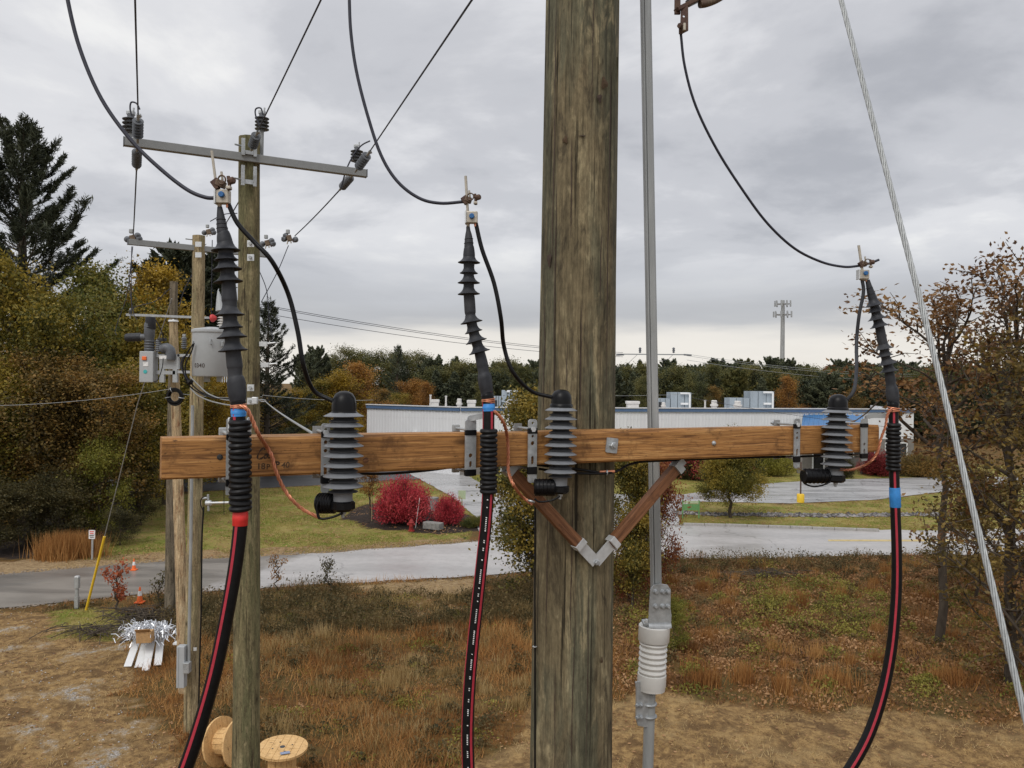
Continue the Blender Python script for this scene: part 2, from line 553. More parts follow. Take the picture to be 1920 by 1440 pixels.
M['copper'] = pbr('bare_copper', (0.66, 0.27, 0.15), 0.42, 0.45, 0.25, 90, 0.1, dirt=(0.32, 0.11, 0.06), dirt_amt=0.7)
M['core'] = pbr('dark_polymer', (0.022, 0.023, 0.026), 0.55, 0, 0.2, 50, 0.03, 0.25)
M['shed2'] = pbr('grey_polymer_small', (0.085, 0.088, 0.095), 0.5, 0, 0.15, 50, 0.04, 0.35)
M['shed'] = pbr('grey_polymer', (0.195, 0.205, 0.22), 0.5, 0, 0.12, 50, 0.04, 0.4)
M['porc'] = pbr('white_porcelain', (0.66, 0.65, 0.62), 0.3, 0, 0.06, 20, 0.02, 0.5)
M['fibre'] = pbr('grey_fibreglass', (0.24, 0.25, 0.25), 0.55, 0, 0.08, 12, 0.03, 0.4)
M['poly'] = pbr('grey_insulator', (0.11, 0.118, 0.13), 0.45, 0, 0.2, 40, 0.05, 0.4)
M['tank'] = pbr('grey_tank_paint', (0.40, 0.42, 0.43), 0.45, 0, 0.06, 6, 0.02, 0.45, dirt=(0.34, 0.35, 0.35), dirt_amt=0.4)
M['white'] = pbr('white_paint', (0.72, 0.73, 0.73), 0.6, 0, 0.08, 8, 0.03)
M['ink'] = pbr('black_stamp_ink', (0.05, 0.03, 0.02), 0.8, 0, 0.4, 200, 0.0)
M['inkfade'] = pbr('faded_stamp_ink', (0.10, 0.055, 0.025), 0.8, 0, 0.4, 200, 0.0)
M['print'] = pbr('white_print', (0.75, 0.75, 0.74), 0.6)
M['red'] = pbr('red_plastic', (0.55, 0.05, 0.05), 0.5)
M['orange'] = pbr('orange_plastic', (0.85, 0.16, 0.03), 0.5, var=0.1)
M['yellow'] = pbr('yellow_plastic', (0.80, 0.52, 0.03), 0.5, var=0.1)
M['teal'] = pbr('teal_sticker', (0.05, 0.42, 0.42), 0.5)
M['bark'] = pbr('bark', (0.085, 0.068, 0.052), 0.9, 0, 0.4, 9, 0.5, 0.2, stretch=(1, 1, 0.25))
M['ply'] = arm_wood('reel_wood', (0.72, 0.46, 0.20), (0.50, 0.29, 0.11), (0.82, 0.58, 0.30))
M['card'] = pbr('cardboard', (0.45, 0.27, 0.12), 0.8)
M['foil'] = pbr('aluminium_strips', (0.75, 0.77, 0.80), 0.3, 0.6, 0.3, 30, 0.05)
# ------------------------------------------------------------------ ground, roads
def inpoly(x, y, poly):
    r = np.zeros(x.shape, bool)
    n = len(poly)
    for i in range(n):
        x0, y0 = poly[i]; x1, y1 = poly[(i + 1) % n]
        c = ((y0 > y) != (y1 > y))
        xx = (x1 - x0) * (y - y0) / ((y1 - y0) if y1 != y0 else 1e-9) + x0
        r ^= c & (x < xx)
    return r


def wpoly(pts, z=0.0):
    return [(G(a, b, z).x, G(a, b, z).y) for a, b in pts]


ROAD_NEAR = [(-420, 1178), (0, 1141), (250, 1117), (500, 1102), (700, 1091), (900, 1079), (1100, 1062), (1300, 1048), (1500, 1046), (1720, 1040), (2300, 1040)]
ROAD_FAR = [(2300, 985), (1720, 995), (1560, 992), (1430, 989), (1290, 985), (1100, 1000), (860, 1019), (600, 1038), (300, 1054), (0, 1078), (-420, 1108)]
road_w = wpoly(ROAD_NEAR + ROAD_FAR)
DRIVE = [(735, 872), (850, 876), (905, 908), (1000, 925), (1280, 927), (1430, 907), (1560, 899), (1750, 895), (2300, 893), (2300, 905), (1900, 911),
         (1820, 916), (1640, 937), (1480, 944), (1300, 940), (1268, 955), (1275, 986), (905, 1016), (890, 968), (845, 930), (790, 900)]
drive_w = wpoly(DRIVE)
lot_w = wpoly([(200, 899), (380, 898), (620, 889), (735, 874), (790, 898), (735, 900), (610, 909), (380, 921), (200, 924)])
DIRT_L = wpoly([(-900, 1150), (0, 1146), (110, 1152), (240, 1190), (255, 1240), (215, 1290), (300, 1350), (340, 1440), (420, 1700), (-900, 1700)])
GREEN_L = wpoly([(95, 1150), (180, 1140), (250, 1150), (300, 1172), (240, 1188), (215, 1200), (110, 1192)])
DIRT_R = wpoly([(850, 1440), (1000, 1330), (1180, 1306), (1330, 1310), (1480, 1325), (1620, 1312), (1760, 1335), (1930, 1355), (2300, 1365), (2300, 1900), (700, 1900), (780, 1500)])
STRAW = wpoly([(640, 1098), (800, 1088), (905, 1082), (900, 1106), (820, 1118), (700, 1112)])
STRAW2 = wpoly([(700, 1120), (830, 1118), (850, 1150), (760, 1160), (690, 1150)])
LAWN_L = wpoly([(150, 1052), (300, 1052), (600, 1036), (880, 1017), (895, 970), (845, 930), (790, 902), (610, 910), (380, 922), (270, 935), (200, 1000)])
LAWN_R = wpoly([(1270, 985), (1430, 989), (1560, 992), (1720, 995), (2300, 985), (2300, 905), (1820, 917), (1640, 938), (1480, 945), (1300, 941)])
LAWN_B = wpoly([(820, 876), (905, 908), (1000, 925), (1280, 927), (1430, 907), (1560, 899), (1900, 893), (1900, 872), (1500, 870), (900, 868)])
MULCH = wpoly([(640, 972), (665, 950), (720, 940), (800, 945), (890, 970), (905, 995), (820, 1000), (730, 993), (690, 990)])
MULCHB = wpoly([(200, 884), (380, 884), (620, 878), (735, 868), (735, 874), (620, 889), (380, 898), (200, 899)])
SHOULDER = wpoly([(-420, 1108), (0, 1079), (300, 1055), (600, 1039), (880, 1019), (870, 1008), (600, 1024), (300, 1036), (100, 1046), (0, 1052), (-420, 1080)])
WOODS = wpoly([(-900, 1052), (100, 1046), (200, 1008), (260, 985), (270, 940), (340, 900), (200, 884), (-900, 884)])


def zones(x, y):
    jx = x + (fbm(x, y, 0.9, 3) - 0.5) * 1.6 + (fbm(x, y, 3.5, 5) - 0.5) * 0.5
    jy = y + (fbm(x, y, 0.9, 4) - 0.5) * 1.6 + (fbm(x, y, 3.5, 6) - 0.5) * 0.5
    z = {}
    for k, p in (('dirt_l', DIRT_L), ('dirt_r', DIRT_R), ('straw2', STRAW2)): z[k] = inpoly(jx, jy, p)
    kx = x + (fbm(x, y, 1.6, 3) - 0.5) * 0.8; ky = y + (fbm(x, y, 1.6, 4) - 0.5) * 0.8
    for k, p in (('green_l', GREEN_L), ('straw', STRAW), ('mulch', MULCH), ('woods', WOODS), ('shoulder', SHOULDER)): z[k] = inpoly(kx, ky, p)
    for k, p in (('lawn_l', LAWN_L), ('lawn_r', LAWN_R), ('lawn_b', LAWN_B), ('road', road_w), ('drive', drive_w), ('lot', lot_w), ('mulchb', MULCHB)): z[k] = inpoly(x, y, p)
    z['paved'] = z['road'] | z['drive'] | z['lot']
    return z


def ground_z(x, y):
    """low relief of the open ground; level under the pavements"""
    x = np.asarray(x, float); y = np.asarray(y, float)
    b = (fbm(x, y, 0.35, 11) - 0.5) * 0.35 + (fbm(x, y, 2.2, 12, 3) - 0.5) * 0.10
    z = zones(x, y)
    near = np.clip((27.0 + 0.16 * x - y) / 6.0, 0, 1)       # flat from the road outwards
    far = np.zeros_like(b)
    r = b * near
    pit = np.exp(-(((x - 7.5) / 4.0) ** 2 + ((y - 14.6) / 1.6) ** 2)) * -0.12
    tracks = (np.sin((x * 0.55 + y * 1.0) * 3.2 + fbm(x, y, .5, 2) * 4) * 0.035) * z['dirt_r']
    mg = np.array([G(760, 978).x, G(760, 978).y])
    mound = 0.32 * np.exp(-(((x - mg[0]) / 2.4) ** 2 + ((y - mg[1] - .7) / 1.3) ** 2))
    out = r + pit * near + tracks + mound
    return np.where(z['paved'], 0.0, out) - 0.012


def build_ground():
    xs = np.unique(np.round(np.concatenate([np.linspace(-900, -60, 18), np.arange(-60, -24, 2.0), np.arange(-24, 30, 0.25), np.arange(30, 70, 2.0), np.linspace(70, 900, 18)]), 4))
    ys = np.unique(np.round(np.concatenate([np.linspace(-60, 6, 16), np.arange(6, 44, 0.22), np.arange(44, 80, 0.8), np.arange(80, 160, 6.0), np.linspace(160, 2500, 24)]), 4))
    Xg, Yg = np.meshgrid(xs, ys)
    x, y = Xg.ravel(), Yg.ravel()
    zz = ground_z(x, y)
    nx, ny = len(xs), len(ys)
    idx = np.arange(nx * ny).reshape(ny, nx)
    q = np.stack([idx[:-1, :-1], idx[:-1, 1:], idx[1:, 1:], idx[1:, :-1]], -1).reshape(-1, 4)
    me = bpy.data.meshes.new('ground')
    me.from_pydata(np.stack([x, y, zz], 1).tolist(), [], q.tolist())
    me.polygons.foreach_set('use_smooth', np.ones(len(q), bool))
    z = zones(x, y)
    a = np.zeros((len(x), 4)); b = np.zeros((len(x), 4))
    lawn = z['lawn_l'] | z['lawn_r'] | z['lawn_b'] | z['green_l']
    a[:, 0] = (z['dirt_l'] | z['dirt_r']) & ~z['green_l']
    a[:, 1] = lawn & ~z['mulch'] & ~z['shoulder']
    a[:, 2] = z['mulch'] | z['woods']
    a[:, 3] = 1
    b[:, 0] = z['straw'] | z['straw2'] | z['shoulder']
    b[:, 1] = z['dirt_l']                                   # gravel may show here
    b[:, 2] = z['mulchb']
    b[:, 3] = 1
    for nm, arr in (('zone_a', a), ('zone_b', b)):
        at = me.color_attributes.new(nm, 'FLOAT_COLOR', 'POINT')
        at.data.foreach_set('color', arr.ravel())
    t = NT('open_ground')
    A = t.n('ShaderNodeAttribute', attribute_name='zone_a'); sa = t.n('ShaderNodeSeparateColor'); t.l(A.outputs['Color'], sa.inputs[0])
    B = t.n('ShaderNodeAttribute', attribute_name='zone_b'); sb = t.n('ShaderNodeSeparateColor'); t.l(B.outputs['Color'], sb.inputs[0])
    p = t.pos()
    n1 = t.noise(p, 0.7, 6, 0.62); n2 = t.noise(p, 5.5, 7, 0.68); n3 = t.noise(p, 26, 4, 0.7); n4 = t.noise(p, 1.9, 5, 0.6, 0.8)
    field = t.mix(t.ramp(n2, [(0.35, 0.0), (0.65, 1.0)]), (0.095, 0.05, 0.018), (0.23, 0.12, 0.036))
    field = t.mix(t.ramp(n1, [(0.45, 0.0), (0.62, 0.7)]), field, (0.10, 0.085, 0.028))
    dirt = t.mix(t.ramp(n2, [(0.38, 0.0), (0.62, 1.0)]), (0.19, 0.112, 0.048), (0.43, 0.275, 0.115))
    dirt = t.mix(t.ramp(n4, [(0.50, 0.0), (0.60, 0.8)]), dirt, (0.145, 0.085, 0.038))
    dirt = t.mix(t.ramp(n1, [(0.50, 0.0), (0.64, 0.55)]), dirt, (0.48, 0.335, 0.155))
    grav = t.mix(t.ramp(n3, [(0.4, 0.0), (0.62, 1.0)]), (0.20, 0.18, 0.155), (0.56, 0.54, 0.52))
    gm = t.math('MULTIPLY', sb.outputs[1], t.math('MULTIPLY', t.ramp(n1, [(0.55, 0.0), (0.63, 1.0)]), t.ramp(n2, [(0.42, 0.0), (0.55, 0.85)])))
    dirt = t.mix(gm, dirt, grav)
    lawn_c = t.mix(t.ramp(n1, [(0.40, 0.0), (0.60, 1.0)]), (0.19, 0.22, 0.035), (0.33, 0.27, 0.08))
    lawn_c = t.mix(t.ramp(n4, [(0.45, 0.0), (0.68, 0.7)]), lawn_c, (0.36, 0.25, 0.105))
    lawn_c = t.mix(0.6, lawn_c, t.ramp(n3, [(0.25, 0.55), (0.75, 1.35)]), 'MULTIPLY')
    mul = t.mix(t.ramp(n2, [(0.35, 0.0), (0.7, 1.0)]), (0.022, 0.017, 0.014), (0.065, 0.045, 0.035))
    straw = t.mix(t.ramp(n2, [(0.3, 0.0), (0.65, 1.0)]), (0.20, 0.125, 0.06), (0.47, 0.34, 0.19))
    pine = t.mix(t.ramp(n2, [(0.3, 0.0), (0.65, 1.0)]), (0.22, 0.10, 0.05), (0.38, 0.2, 0.1))
    c = t.mix(sa.outputs[0], field, dirt)
    c = t.mix(sa.outputs[1], c, lawn_c)
    c = t.mix(sb.outputs[0], c, straw)
    c = t.mix(sa.outputs[2], c, mul)
    c = t.mix(sb.outputs[2], c, pine)
    c = t.mix(0.55, c, t.ramp(n3, [(0.2, 0.6), (0.8, 1.4)]), 'MULTIPLY')
    h = t.math('ADD', n2, t.math('MULTIPLY', n3, 0.5))
    t.bsdf(c, 0.92, 0, h, 1.0, 0.09, 0.2)
    me.materials.append(t.m)
    o = bpy.data.objects.new('ground', me); COL.objects.link(o)
    tag(o, kind='structure')
    return o


build_ground()


def asphalt(name, c0, c1, r0=0.28, r1=0.5, stain=(0.05, 0.05, 0.052), old=False):
    t = NT(name)
    p = t.pos((0.35, 1.3, 1))
    n1 = t.noise(p, 0.5, 6, 0.6, 0.6); n2 = t.noise(t.pos(), 3.0, 6, 0.7); n3 = t.noise(t.pos(), 60, 3, 0.7)
    c = t.mix(t.ramp(n1, [(0.35, 0.0), (0.65, 1.0)]), c0, c1)
    c = t.mix(t.ramp(n2, [(0.3, 0.3), (0.55, 0.0)]), c, stain)
    if old:
        sp = t.n('ShaderNodeSeparateXYZ'); t.l(t.pos(), sp.inputs[0])
        ew = t.math('ADD', sp.outputs[0], t.math('ADD', t.math('MULTIPLY', sp.outputs[1], -0.35), t.math('MULTIPLY', n2, 1.2)))
        mr = t.n('ShaderNodeMapRange'); mr.inputs[1].default_value = -19.3; mr.inputs[2].default_value = -18.7; t.l(ew, mr.inputs[0])
        c = t.mix(mr.outputs[0], t.mix(t.ramp(n1, [(0.4, 0.0), (0.6, 1.0)]), (0.17, 0.155, 0.14), (0.26, 0.235, 0.205)), c)
    c = t.mix(0.5, c, t.ramp(n3, [(0.2, 0.6), (0.8, 1.4)]), 'MULTIPLY')
    v = t.n('ShaderNodeTexVoronoi', feature='DISTANCE_TO_EDGE'); v.inputs['Scale'].default_value = 0.16
    wob = t.n('ShaderNodeVectorMath', operation='ADD'); nn = t.n('ShaderNodeTexNoise'); nn.inputs['Scale'].default_value = 0.7; nn.inputs['Detail'].default_value = 5
    t.l(t.pos(), nn.inputs['Vector']); sc = t.n('ShaderNodeVectorMath', operation='SCALE'); sc.inputs['Scale'].default_value = 3.0
    t.l(nn.outputs['Color'], sc.inputs[0]); t.l(t.pos(), wob.inputs[0]); t.l(sc.outputs[0], wob.inputs[1]); t.l(wob.outputs[0], v.inputs['Vector'])
    c = t.mix(t.ramp(v.outputs['Distance'], [(0.0, 0.75), (0.012, 0.0)]), c, stain)
    rr = t.ramp(n1, [(0.35, r0), (0.65, r1)])
    t.bsdf(c, rr, 0, n3, 0.25, 0.004, 0.55)
    return t.m


M['asphalt'] = asphalt('damp_asphalt', (0.36, 0.345, 0.33), (0.47, 0.45, 0.435), 0.28, 0.48, (0.20, 0.19, 0.18), True)
M['asphalt2'] = asphalt('wet_asphalt', (0.30, 0.30, 0.30), (0.46, 0.455, 0.45), 0.2, 0.4, (0.08, 0.08, 0.082))
M['newasphalt'] = asphalt('black_asphalt', (0.04, 0.04, 0.042), (0.06, 0.06, 0.062), 0.4, 0.6, (0.03, 0.03, 0.03))


def sheet(name, loop, z, mat, kind='structure', parent=None, rag=0.0):
    """level sheet; rag roughens its edge"""
    pts = []
    n = len(loop)
    for i in range(n):
        a, b = Vector(loop[i]), Vector(loop[(i + 1) % n])
        k = max(1, int((b - a).length / 0.35)) if rag else 1
        k = min(k, 160)
        for j in range(k):
            q = a.lerp(b, j / k)
            if rag:
                q = q + Vector(((vnoise(q.x, q.y, 1.7, 8) - .5), (vnoise(q.x, q.y, 1.7, 9) - .5))) * rag * 2
            pts.append(q)
    bm = bmesh.new()
    vs = [bm.verts.new((q.x, q.y, 0)) for q in pts]
    es = [bm.edges.new((vs[i], vs[(i + 1) % len(vs)])) for i in range(len(vs))]
    bmesh.ops.triangle_fill(bm, edges=es, use_beauty=True)
    for f in bm.faces:
        if f.normal.z < 0: f.normal_flip()
    me = bpy.data.meshes.new(name); bm.to_mesh(me); bm.free()
    me.materials.append(mat)
    o = link_mesh(name, me, None, parent, (0, 0, z))
    if parent is None: tag(o, kind=kind)
    return o


ROAD = sheet('road', road_w, 0.016, M['asphalt'], rag=0.16)
DRV = sheet('driveway', drive_w, 0.010, M['asphalt2'], rag=0.07)
sheet('parking_lot', lot_w, 0.004, M['newasphalt'], rag=0.05)
# faded yellow centre line on the right
mb = MB()
a, b, c, d = G(1553, 1012.5), G(1720, 1012.5), G(1720, 1016), G(1553, 1015.5)
ye = pbr('worn_yellow_paint', (0.52, 0.40, 0.17), 0.7, var=0.3, scale=6)
e0, e1 = G(2250, 1006), G(2250, 1009)
mb.add([Vector((p.x, p.y, 0.021)) for p in (a, b, c, d)], [(0, 3, 2, 1)])
mb.add([Vector((p.x, p.y, 0.021)) for p in (b, e0, e1, c)], [(0, 3, 2, 1)])
tag(mb.build('road_marking', ye), kind='structure')
# stone kerb along the right lawn, each stone a piece
M['kerb'] = pbr('granite_kerb', (0.36, 0.345, 0.325), 0.75, 0, 0.25, 14, 0.3)
kp = [G(1282, 986), G(1430, 990), G(1500, 992.5), G(1560, 994.5), G(1650, 998)]
kp = [Vector((p.x, p.y + 0.1, 0)) for p in kp]
kerb = bpy.data.objects.new('kerb', None); COL.objects.link(kerb); kerb.location = kp[0]; ORG[kerb.name] = kp[0].copy(); tag(kerb, kind='structure')
dense = spline(kp, 8)
i0 = 0; acc = 0; last = dense[0]; q = dense[0]
segs = []
tot = sum((dense[i + 1] - dense[i]).length for i in range(len(dense) - 1))


def at_len(path, s):
    for i in range(len(path) - 1):
        l = (path[i + 1] - path[i]).length
        if s <= l: return path[i].lerp(path[i + 1], s / l)
        s -= l
    return path[-1]


nk = int(tot / 0.95)
for i in range(nk):
    p0, p1 = at_len(dense, tot * i / nk), at_len(dense, tot * (i + 1) / nk)
    dd = (p1 - p0).normalized()
    MB().beam(p0 + dd * 0.012 + Vector((0, 0, 0.06)), p1 - dd * 0.012 + Vector((0, 0, 0.06)), 0.15, 0.15 + 0.01 * (i % 3)).build('kerb_stone', M['kerb'], kerb, bevel=0.012)

# rock swale: heap of small stones across the right lawn
rng = np.random.default_rng(5)


def stones(name, path, width, count, smin, smax, mat):
    vs, fs = [], []
    base = np.array([[1, 0, 0], [-1, 0, 0], [0, 1, 0], [0, -1, 0], [0, 0, 1], [0, 0, -1]], float)
    tri = [(0, 2, 4), (2, 1, 4), (1, 3, 4), (3, 0, 4), (2, 0, 5), (1, 2, 5), (3, 1, 5), (0, 3, 5)]
    L_ = sum((path[i + 1] - path[i]).length for i in range(len(path) - 1))
    for k in range(count):
        c = at_len(path, rng.uniform(0, L_))
        s = rng.uniform(smin, smax)
        sc = base * s * rng.uniform(0.6, 1.3, (6, 3))
        an = rng.uniform(0, 6.28)
        rt = np.array([[math.cos(an), -math.sin(an), 0], [math.sin(an), math.cos(an), 0], [0, 0, 1]])
        w = rng.normal(0, width * 0.4)
        p = sc @ rt.T * np.array([1, 1, .6]) + np.array([c.x, c.y + w, s * 0.12])
        o = len(vs); vs += p.tolist(); fs += [[a + o for a in t] for t in tri]
    me = bpy.data.meshes.new(name); me.from_pydata(vs, [], fs); me.materials.append(mat)
    o = bpy.data.objects.new(name, me); COL.objects.link(o)
    return o


tr = NT('swale_rock'); gg = tr.n('ShaderNodeNewGeometry')
tr.bsdf(tr.ramp(gg.outputs['Random Per Island'], [(0.0, (0.04, 0.037, 0.036)), (0.5, (0.12, 0.11, 0.105)), (1.0, (0.30, 0.285, 0.27))]), 0.8)
tag(stones('swale_rocks', [G(1265, 962), G(1340, 965), G(1560, 967), G(1850, 964), G(2100, 962)], 0.55, 2600, 0.07, 0.17, tr.m), 'band of small grey rocks lining a shallow ditch across the right lawn', 'rocks', kind='stuff')

tag(stones('verge_gravel', [G(a_, b_) for a_, b_ in ROAD_NEAR], 0.45, 2600, 0.012, 0.05, pbr('verge_stones', (0.26, 0.21, 0.16), 0.9, 0, 0.4, 3)), 'gravel and grit spilled along the near edge of the road', 'gravel', kind='stuff')
tag(stones('far_verge_gravel', [G(a_, b_ - 1) for a_, b_ in ROAD_FAR[3:]], 0.5, 2600, 0.015, 0.05, bpy.data.materials['verge_stones']), 'sand and grit spilled along the far edge of the road', 'gravel', kind='stuff')

# ------------------------------------------------------------------ long white building
M['siding'] = pbr('pale_metal_siding', (0.72, 0.73, 0.75), 0.5, 0.0, 0.04, 1.5, 0.0, 0.4, stretch=(1, 1, 0.2))
M['fascia'] = pbr('slate_blue_trim', (0.085, 0.15, 0.27), 0.5, 0, 0.12, 2)
M['roofw'] = pbr('white_roof_membrane', (0.66, 0.66, 0.67), 0.7, 0, 0.1, 1)
M['brickg'] = pbr('grey_masonry', (0.20, 0.185, 0.17), 0.85, 0, 0.2, 3, 0.3)
M['unit'] = pbr('galvanised_duct', (0.33, 0.38, 0.42), 0.5, 0.3, 0.16, 1.2, 0.0, stretch=(1, 1, .3))
M['vent'] = pbr('white_vent', (0.62, 0.60, 0.57), 0.6, 0, 0.12, 4)
M['dark'] = pbr('dark_opening', (0.02, 0.022, 0.025), 0.2, 0, 0.1, 3, 0, 0.6)
M['blueroof'] = pbr('blue_metal_roof', (0.06, 0.19, 0.40), 0.4, 0.1, 0.1, 2)
ZR = 5.03


def ondepth(px, Y):
    p = P(px, 800, Y); return Vector((p.x, p.y, 0))


cA, cB, cC = ondepth(688, 66.0), ondepth(863, 61.2), ondepth(1713, 71.0)
bld = thing('warehouse', 'long white metal sided building with blue roof trim beyond the road', 'building', cB)


def wall(p0, p1, z0, z1, name, ribs=0.3, depth=0.022):
    d = (p1 - p0); L_ = d.length; d.normalize(); nrm = Vector((d.y, -d.x, 0))
    if nrm.dot(Vector((0, 0, 0)) - p0) < 0: nrm = -nrm
    n = int(L_ / ribs)
    vs = []
    prof = [(0, 0), (0.62, 0), (0.7, 1), (0.92, 1)]
    for i in range(n):
        for s, o in prof:
            p = p0 + d * (L_ * (i + s) / n) + nrm * (depth * o); vs.append(p)
    vs.append(p1.copy())
    m = len(vs)
    mb = MB(); mb.add([v + Vector((0, 0, z0)) for v in vs] + [v + Vector((0, 0, z1)) for v in vs], [(i, i + 1, i + 1 + m, i + m) for i in range(m - 1)])
    return mb.build(name, M['siding'], bld)


wall(cA, cB, 0.0, ZR, 'wall')
wall(cB, cC, 2.55, ZR, 'wall')
back = Vector((6, 22, 0))
dBC = (cC - cB).normalized(); nBC = Vector((dBC.y, -dBC.x, 0))
MB().prism([q_ + Vector((0, 0, ZR - .8)) for q_ in (cA, cB, cC, cC + back, cA + back)], (0, 0, 0.02)).build('roof', M['roofw'], bld)
for p0, p1 in ((cA, cB), (cB, cC)):
    d = (p1 - p0).normalized(); nr = Vector((d.y, -d.x, 0)) * 0.09
    MB().beam(p0 + nr + Vector((0, 0, ZR - 0.02)), p1 + nr + Vector((0, 0, ZR - 0.02)), 0.10, 0.26).build('fascia', M['fascia'], bld)
    MB().beam(p0 + nr + Vector((0, 0, ZR + 0.155)), p1 + nr + Vector((0, 0, ZR + 0.155)), 0.22, 0.08).build('coping', M['roofw'], bld)
MB().add([cC, cC + back, cC + back + Vector((0, 0, ZR)), cC + Vector((0, 0, ZR))], [(0, 1, 2, 3)]).build('wall', M['siding'], bld)
# masonry base on the right face with windows and door
mbm = MB(); mbm.beam(cB + Vector((0, 0, 1.27)), cC + Vector((0, 0, 1.27)), 0.12, 2.54)
mbm.build('masonry_base', M['brickg'], bld)
for px0, px1, z0, z1 in ((1524, 1545, 0.05, 2.2), (1330, 1370, 1.0, 2.1), (1600, 1640, 1.0, 2.2), (1660, 1700, 1.0, 2.2), (910, 940, 0.0, 2.4)):
    def onwall(px):
        k = ((px - CX) * cr_) / F
        # intersection of the sight line with the wall line, in plan
        s = (k * cB.y - cB.x) / (dBC.x - k * dBC.y)
        return cB + dBC * s
    a, b = onwall(px0), onwall(px1)
    o = nBC * 0.075
    w = MB().beam(a + o + Vector((0, 0, (z0 + z1) / 2)), b + o + Vector((0, 0, (z0 + z1) / 2)), 0.05, z1 - z0).build('window', M['dark'], bld)
    MB().beam(a + o * 1.4 + Vector((0, 0, z1)), b + o * 1.4 + Vector((0, 0, z1)), 0.07, 0.1).build('frame', M['white'], w)
    for e in (a, b): MB().box(e + o * 1.5 + Vector((0, 0, (z0 + z1) / 2)), (0.1, 0.07, z1 - z0), dBC, nBC, (0, 0, 1)).build('frame', M['white'], w)
MB().box(cA.lerp(cB, .52) + Vector((.05, -.2, 3.05)), (0.3, 0.25, 0.2)).build('wall_lamp', M['white'], bld)

# blue entrance canopy
c0, c1 = P(1500, 800, 66.5), P(1604, 800, 66.5)
can = thing('entrance_canopy', 'bright blue standing seam entrance roof in front of the white building', 'canopy', (c0.x, c0.y, 0))
tpy, bty = 777.0, 803.0
a, b = P(1502, 803, 65.0), P(1622, 804, 65.0)
c, d = P(1622, 778, 68.5), P(1506, 777.5, 68.5)
sl_ = MB().prism([a, b, c, d], (0, 0, -0.06)).build('roof', M['blueroof'], can)
for i in range(13):
    s = (i + .3) / 13
    MB().beam(a.lerp(b, s) + Vector((0, 0, .05)), d.lerp(c, s) + Vector((0, 0, .05)), 0.07, 0.12).build('seam', M['blueroof'], sl_)
for q in (a, b):
    MB().box((q.x, q.y + .3, q.z / 2 - .06), (0.35, 0.35, q.z - .12)).build('post', M['brickg'], can)


def roof_unit(px0, px1, pxm, ptop, pmid, pbase, Y, label):
    base = P((px0 + px1) / 2, pbase, Y)
    t = thing('rooftop_unit', label, 'roof unit', (base.x, base.y, ZR - .78), 'metal clad units on the roof')
    z0 = ZR - .78
    a0, am, a1 = P(px0, 750, Y).x, P(pxm, 750, Y).x, P(px1, 750, Y).x
    zm, zt = P(px0, pmid, Y).z, P(px1, ptop, Y).z
    for k in range(3):
        xa = a0 + (am - a0) * k / 3; xb = a0 + (am - a0) * (k + 1) / 3
        MB().box(((xa + xb) / 2, Y + 1.0, (z0 + zm) / 2), (xb - xa - 0.05, 2.0, zm - z0)).build('panel', M['unit'], t)
    for k in range(3):
        xa = am + (a1 - am) * k / 3; xb = am + (a1 - am) * (k + 1) / 3
        MB().box(((xa + xb) / 2, Y + 1.0, (z0 + zt) / 2), (xb - xa - 0.05, 2.2, zt - z0)).build('panel', M['unit'], t)
    d = MB().box(((a0 + am) / 2 - .2, Y - .03, (z0 + zm) / 2), (0.35, 0.05, (zm - z0) * .55)).build('access_door', M['dark'], t)
    xp = a1 - 0.2
    MB().tube([Vector((xp - .9, Y - .3, zt - .1)), Vector((xp - .02, Y - .3, zt - .1)), Vector((xp, Y - .3, zt - .14)), Vector((xp, Y - .3, z0))], 0.09, 8).build('pipe', M['white'], t)
    MB().box((xp - .5, Y - .25, z0 + (zt - z0) * .5), (0.7, 0.3, 0.18)).build('hood', M['white'], t)


roof_unit(1228, 1296, 1257, 736, 747, 765, 76, 'stepped metal unit with white pipe on the roof, just right of the galvanised rod')
roof_unit(1368, 1451, 1406, 734, 746, 765, 76, 'stepped metal unit with white pipe on the roof, farthest right')
roof_unit(925, 972, 940, 732, 743, 762, 74, 'stepped metal unit on the roof, left of the main pole')


def roof_vent(px, w, ptop, Y, label, square=False):
    a = P(px, 765, Y); r = w / 2 / F * Y; zt = P(px, ptop, Y).z; h = zt - ZR
    t = thing('roof_vent', label, 'vent', (a.x, Y, ZR - .78), 'white vents along the roof edge')
    MB().box((a.x, Y, ZR - .38), (r * 1.5, r * 1.5, .8)).build('riser', M['vent'], t)
    if square:
        MB().box((a.x, Y, ZR + h * .3), (r * 1.7, r * 1.7, h * .6)).build('curb', M['vent'], t)
        MB().box((a.x, Y, ZR + h * .8), (r * 2, r * 2, h * .4)).build('hood', M['vent'], t, bevel=.04)
    else:
        MB().lathe([(r * .7, 0), (r * .7, h * .35), (r, h * .4), (r, h * .62), (r * .72, h * .66), (r * .72, h)], (a.x, Y, ZR), n=14).build('curb', M['vent'], t)
        MB().lathe([(r * .3, 0), (r * .75, .02), (r * .6, .12)], (a.x, Y, ZR + h), n=14).build('cap', M['vent'], t)


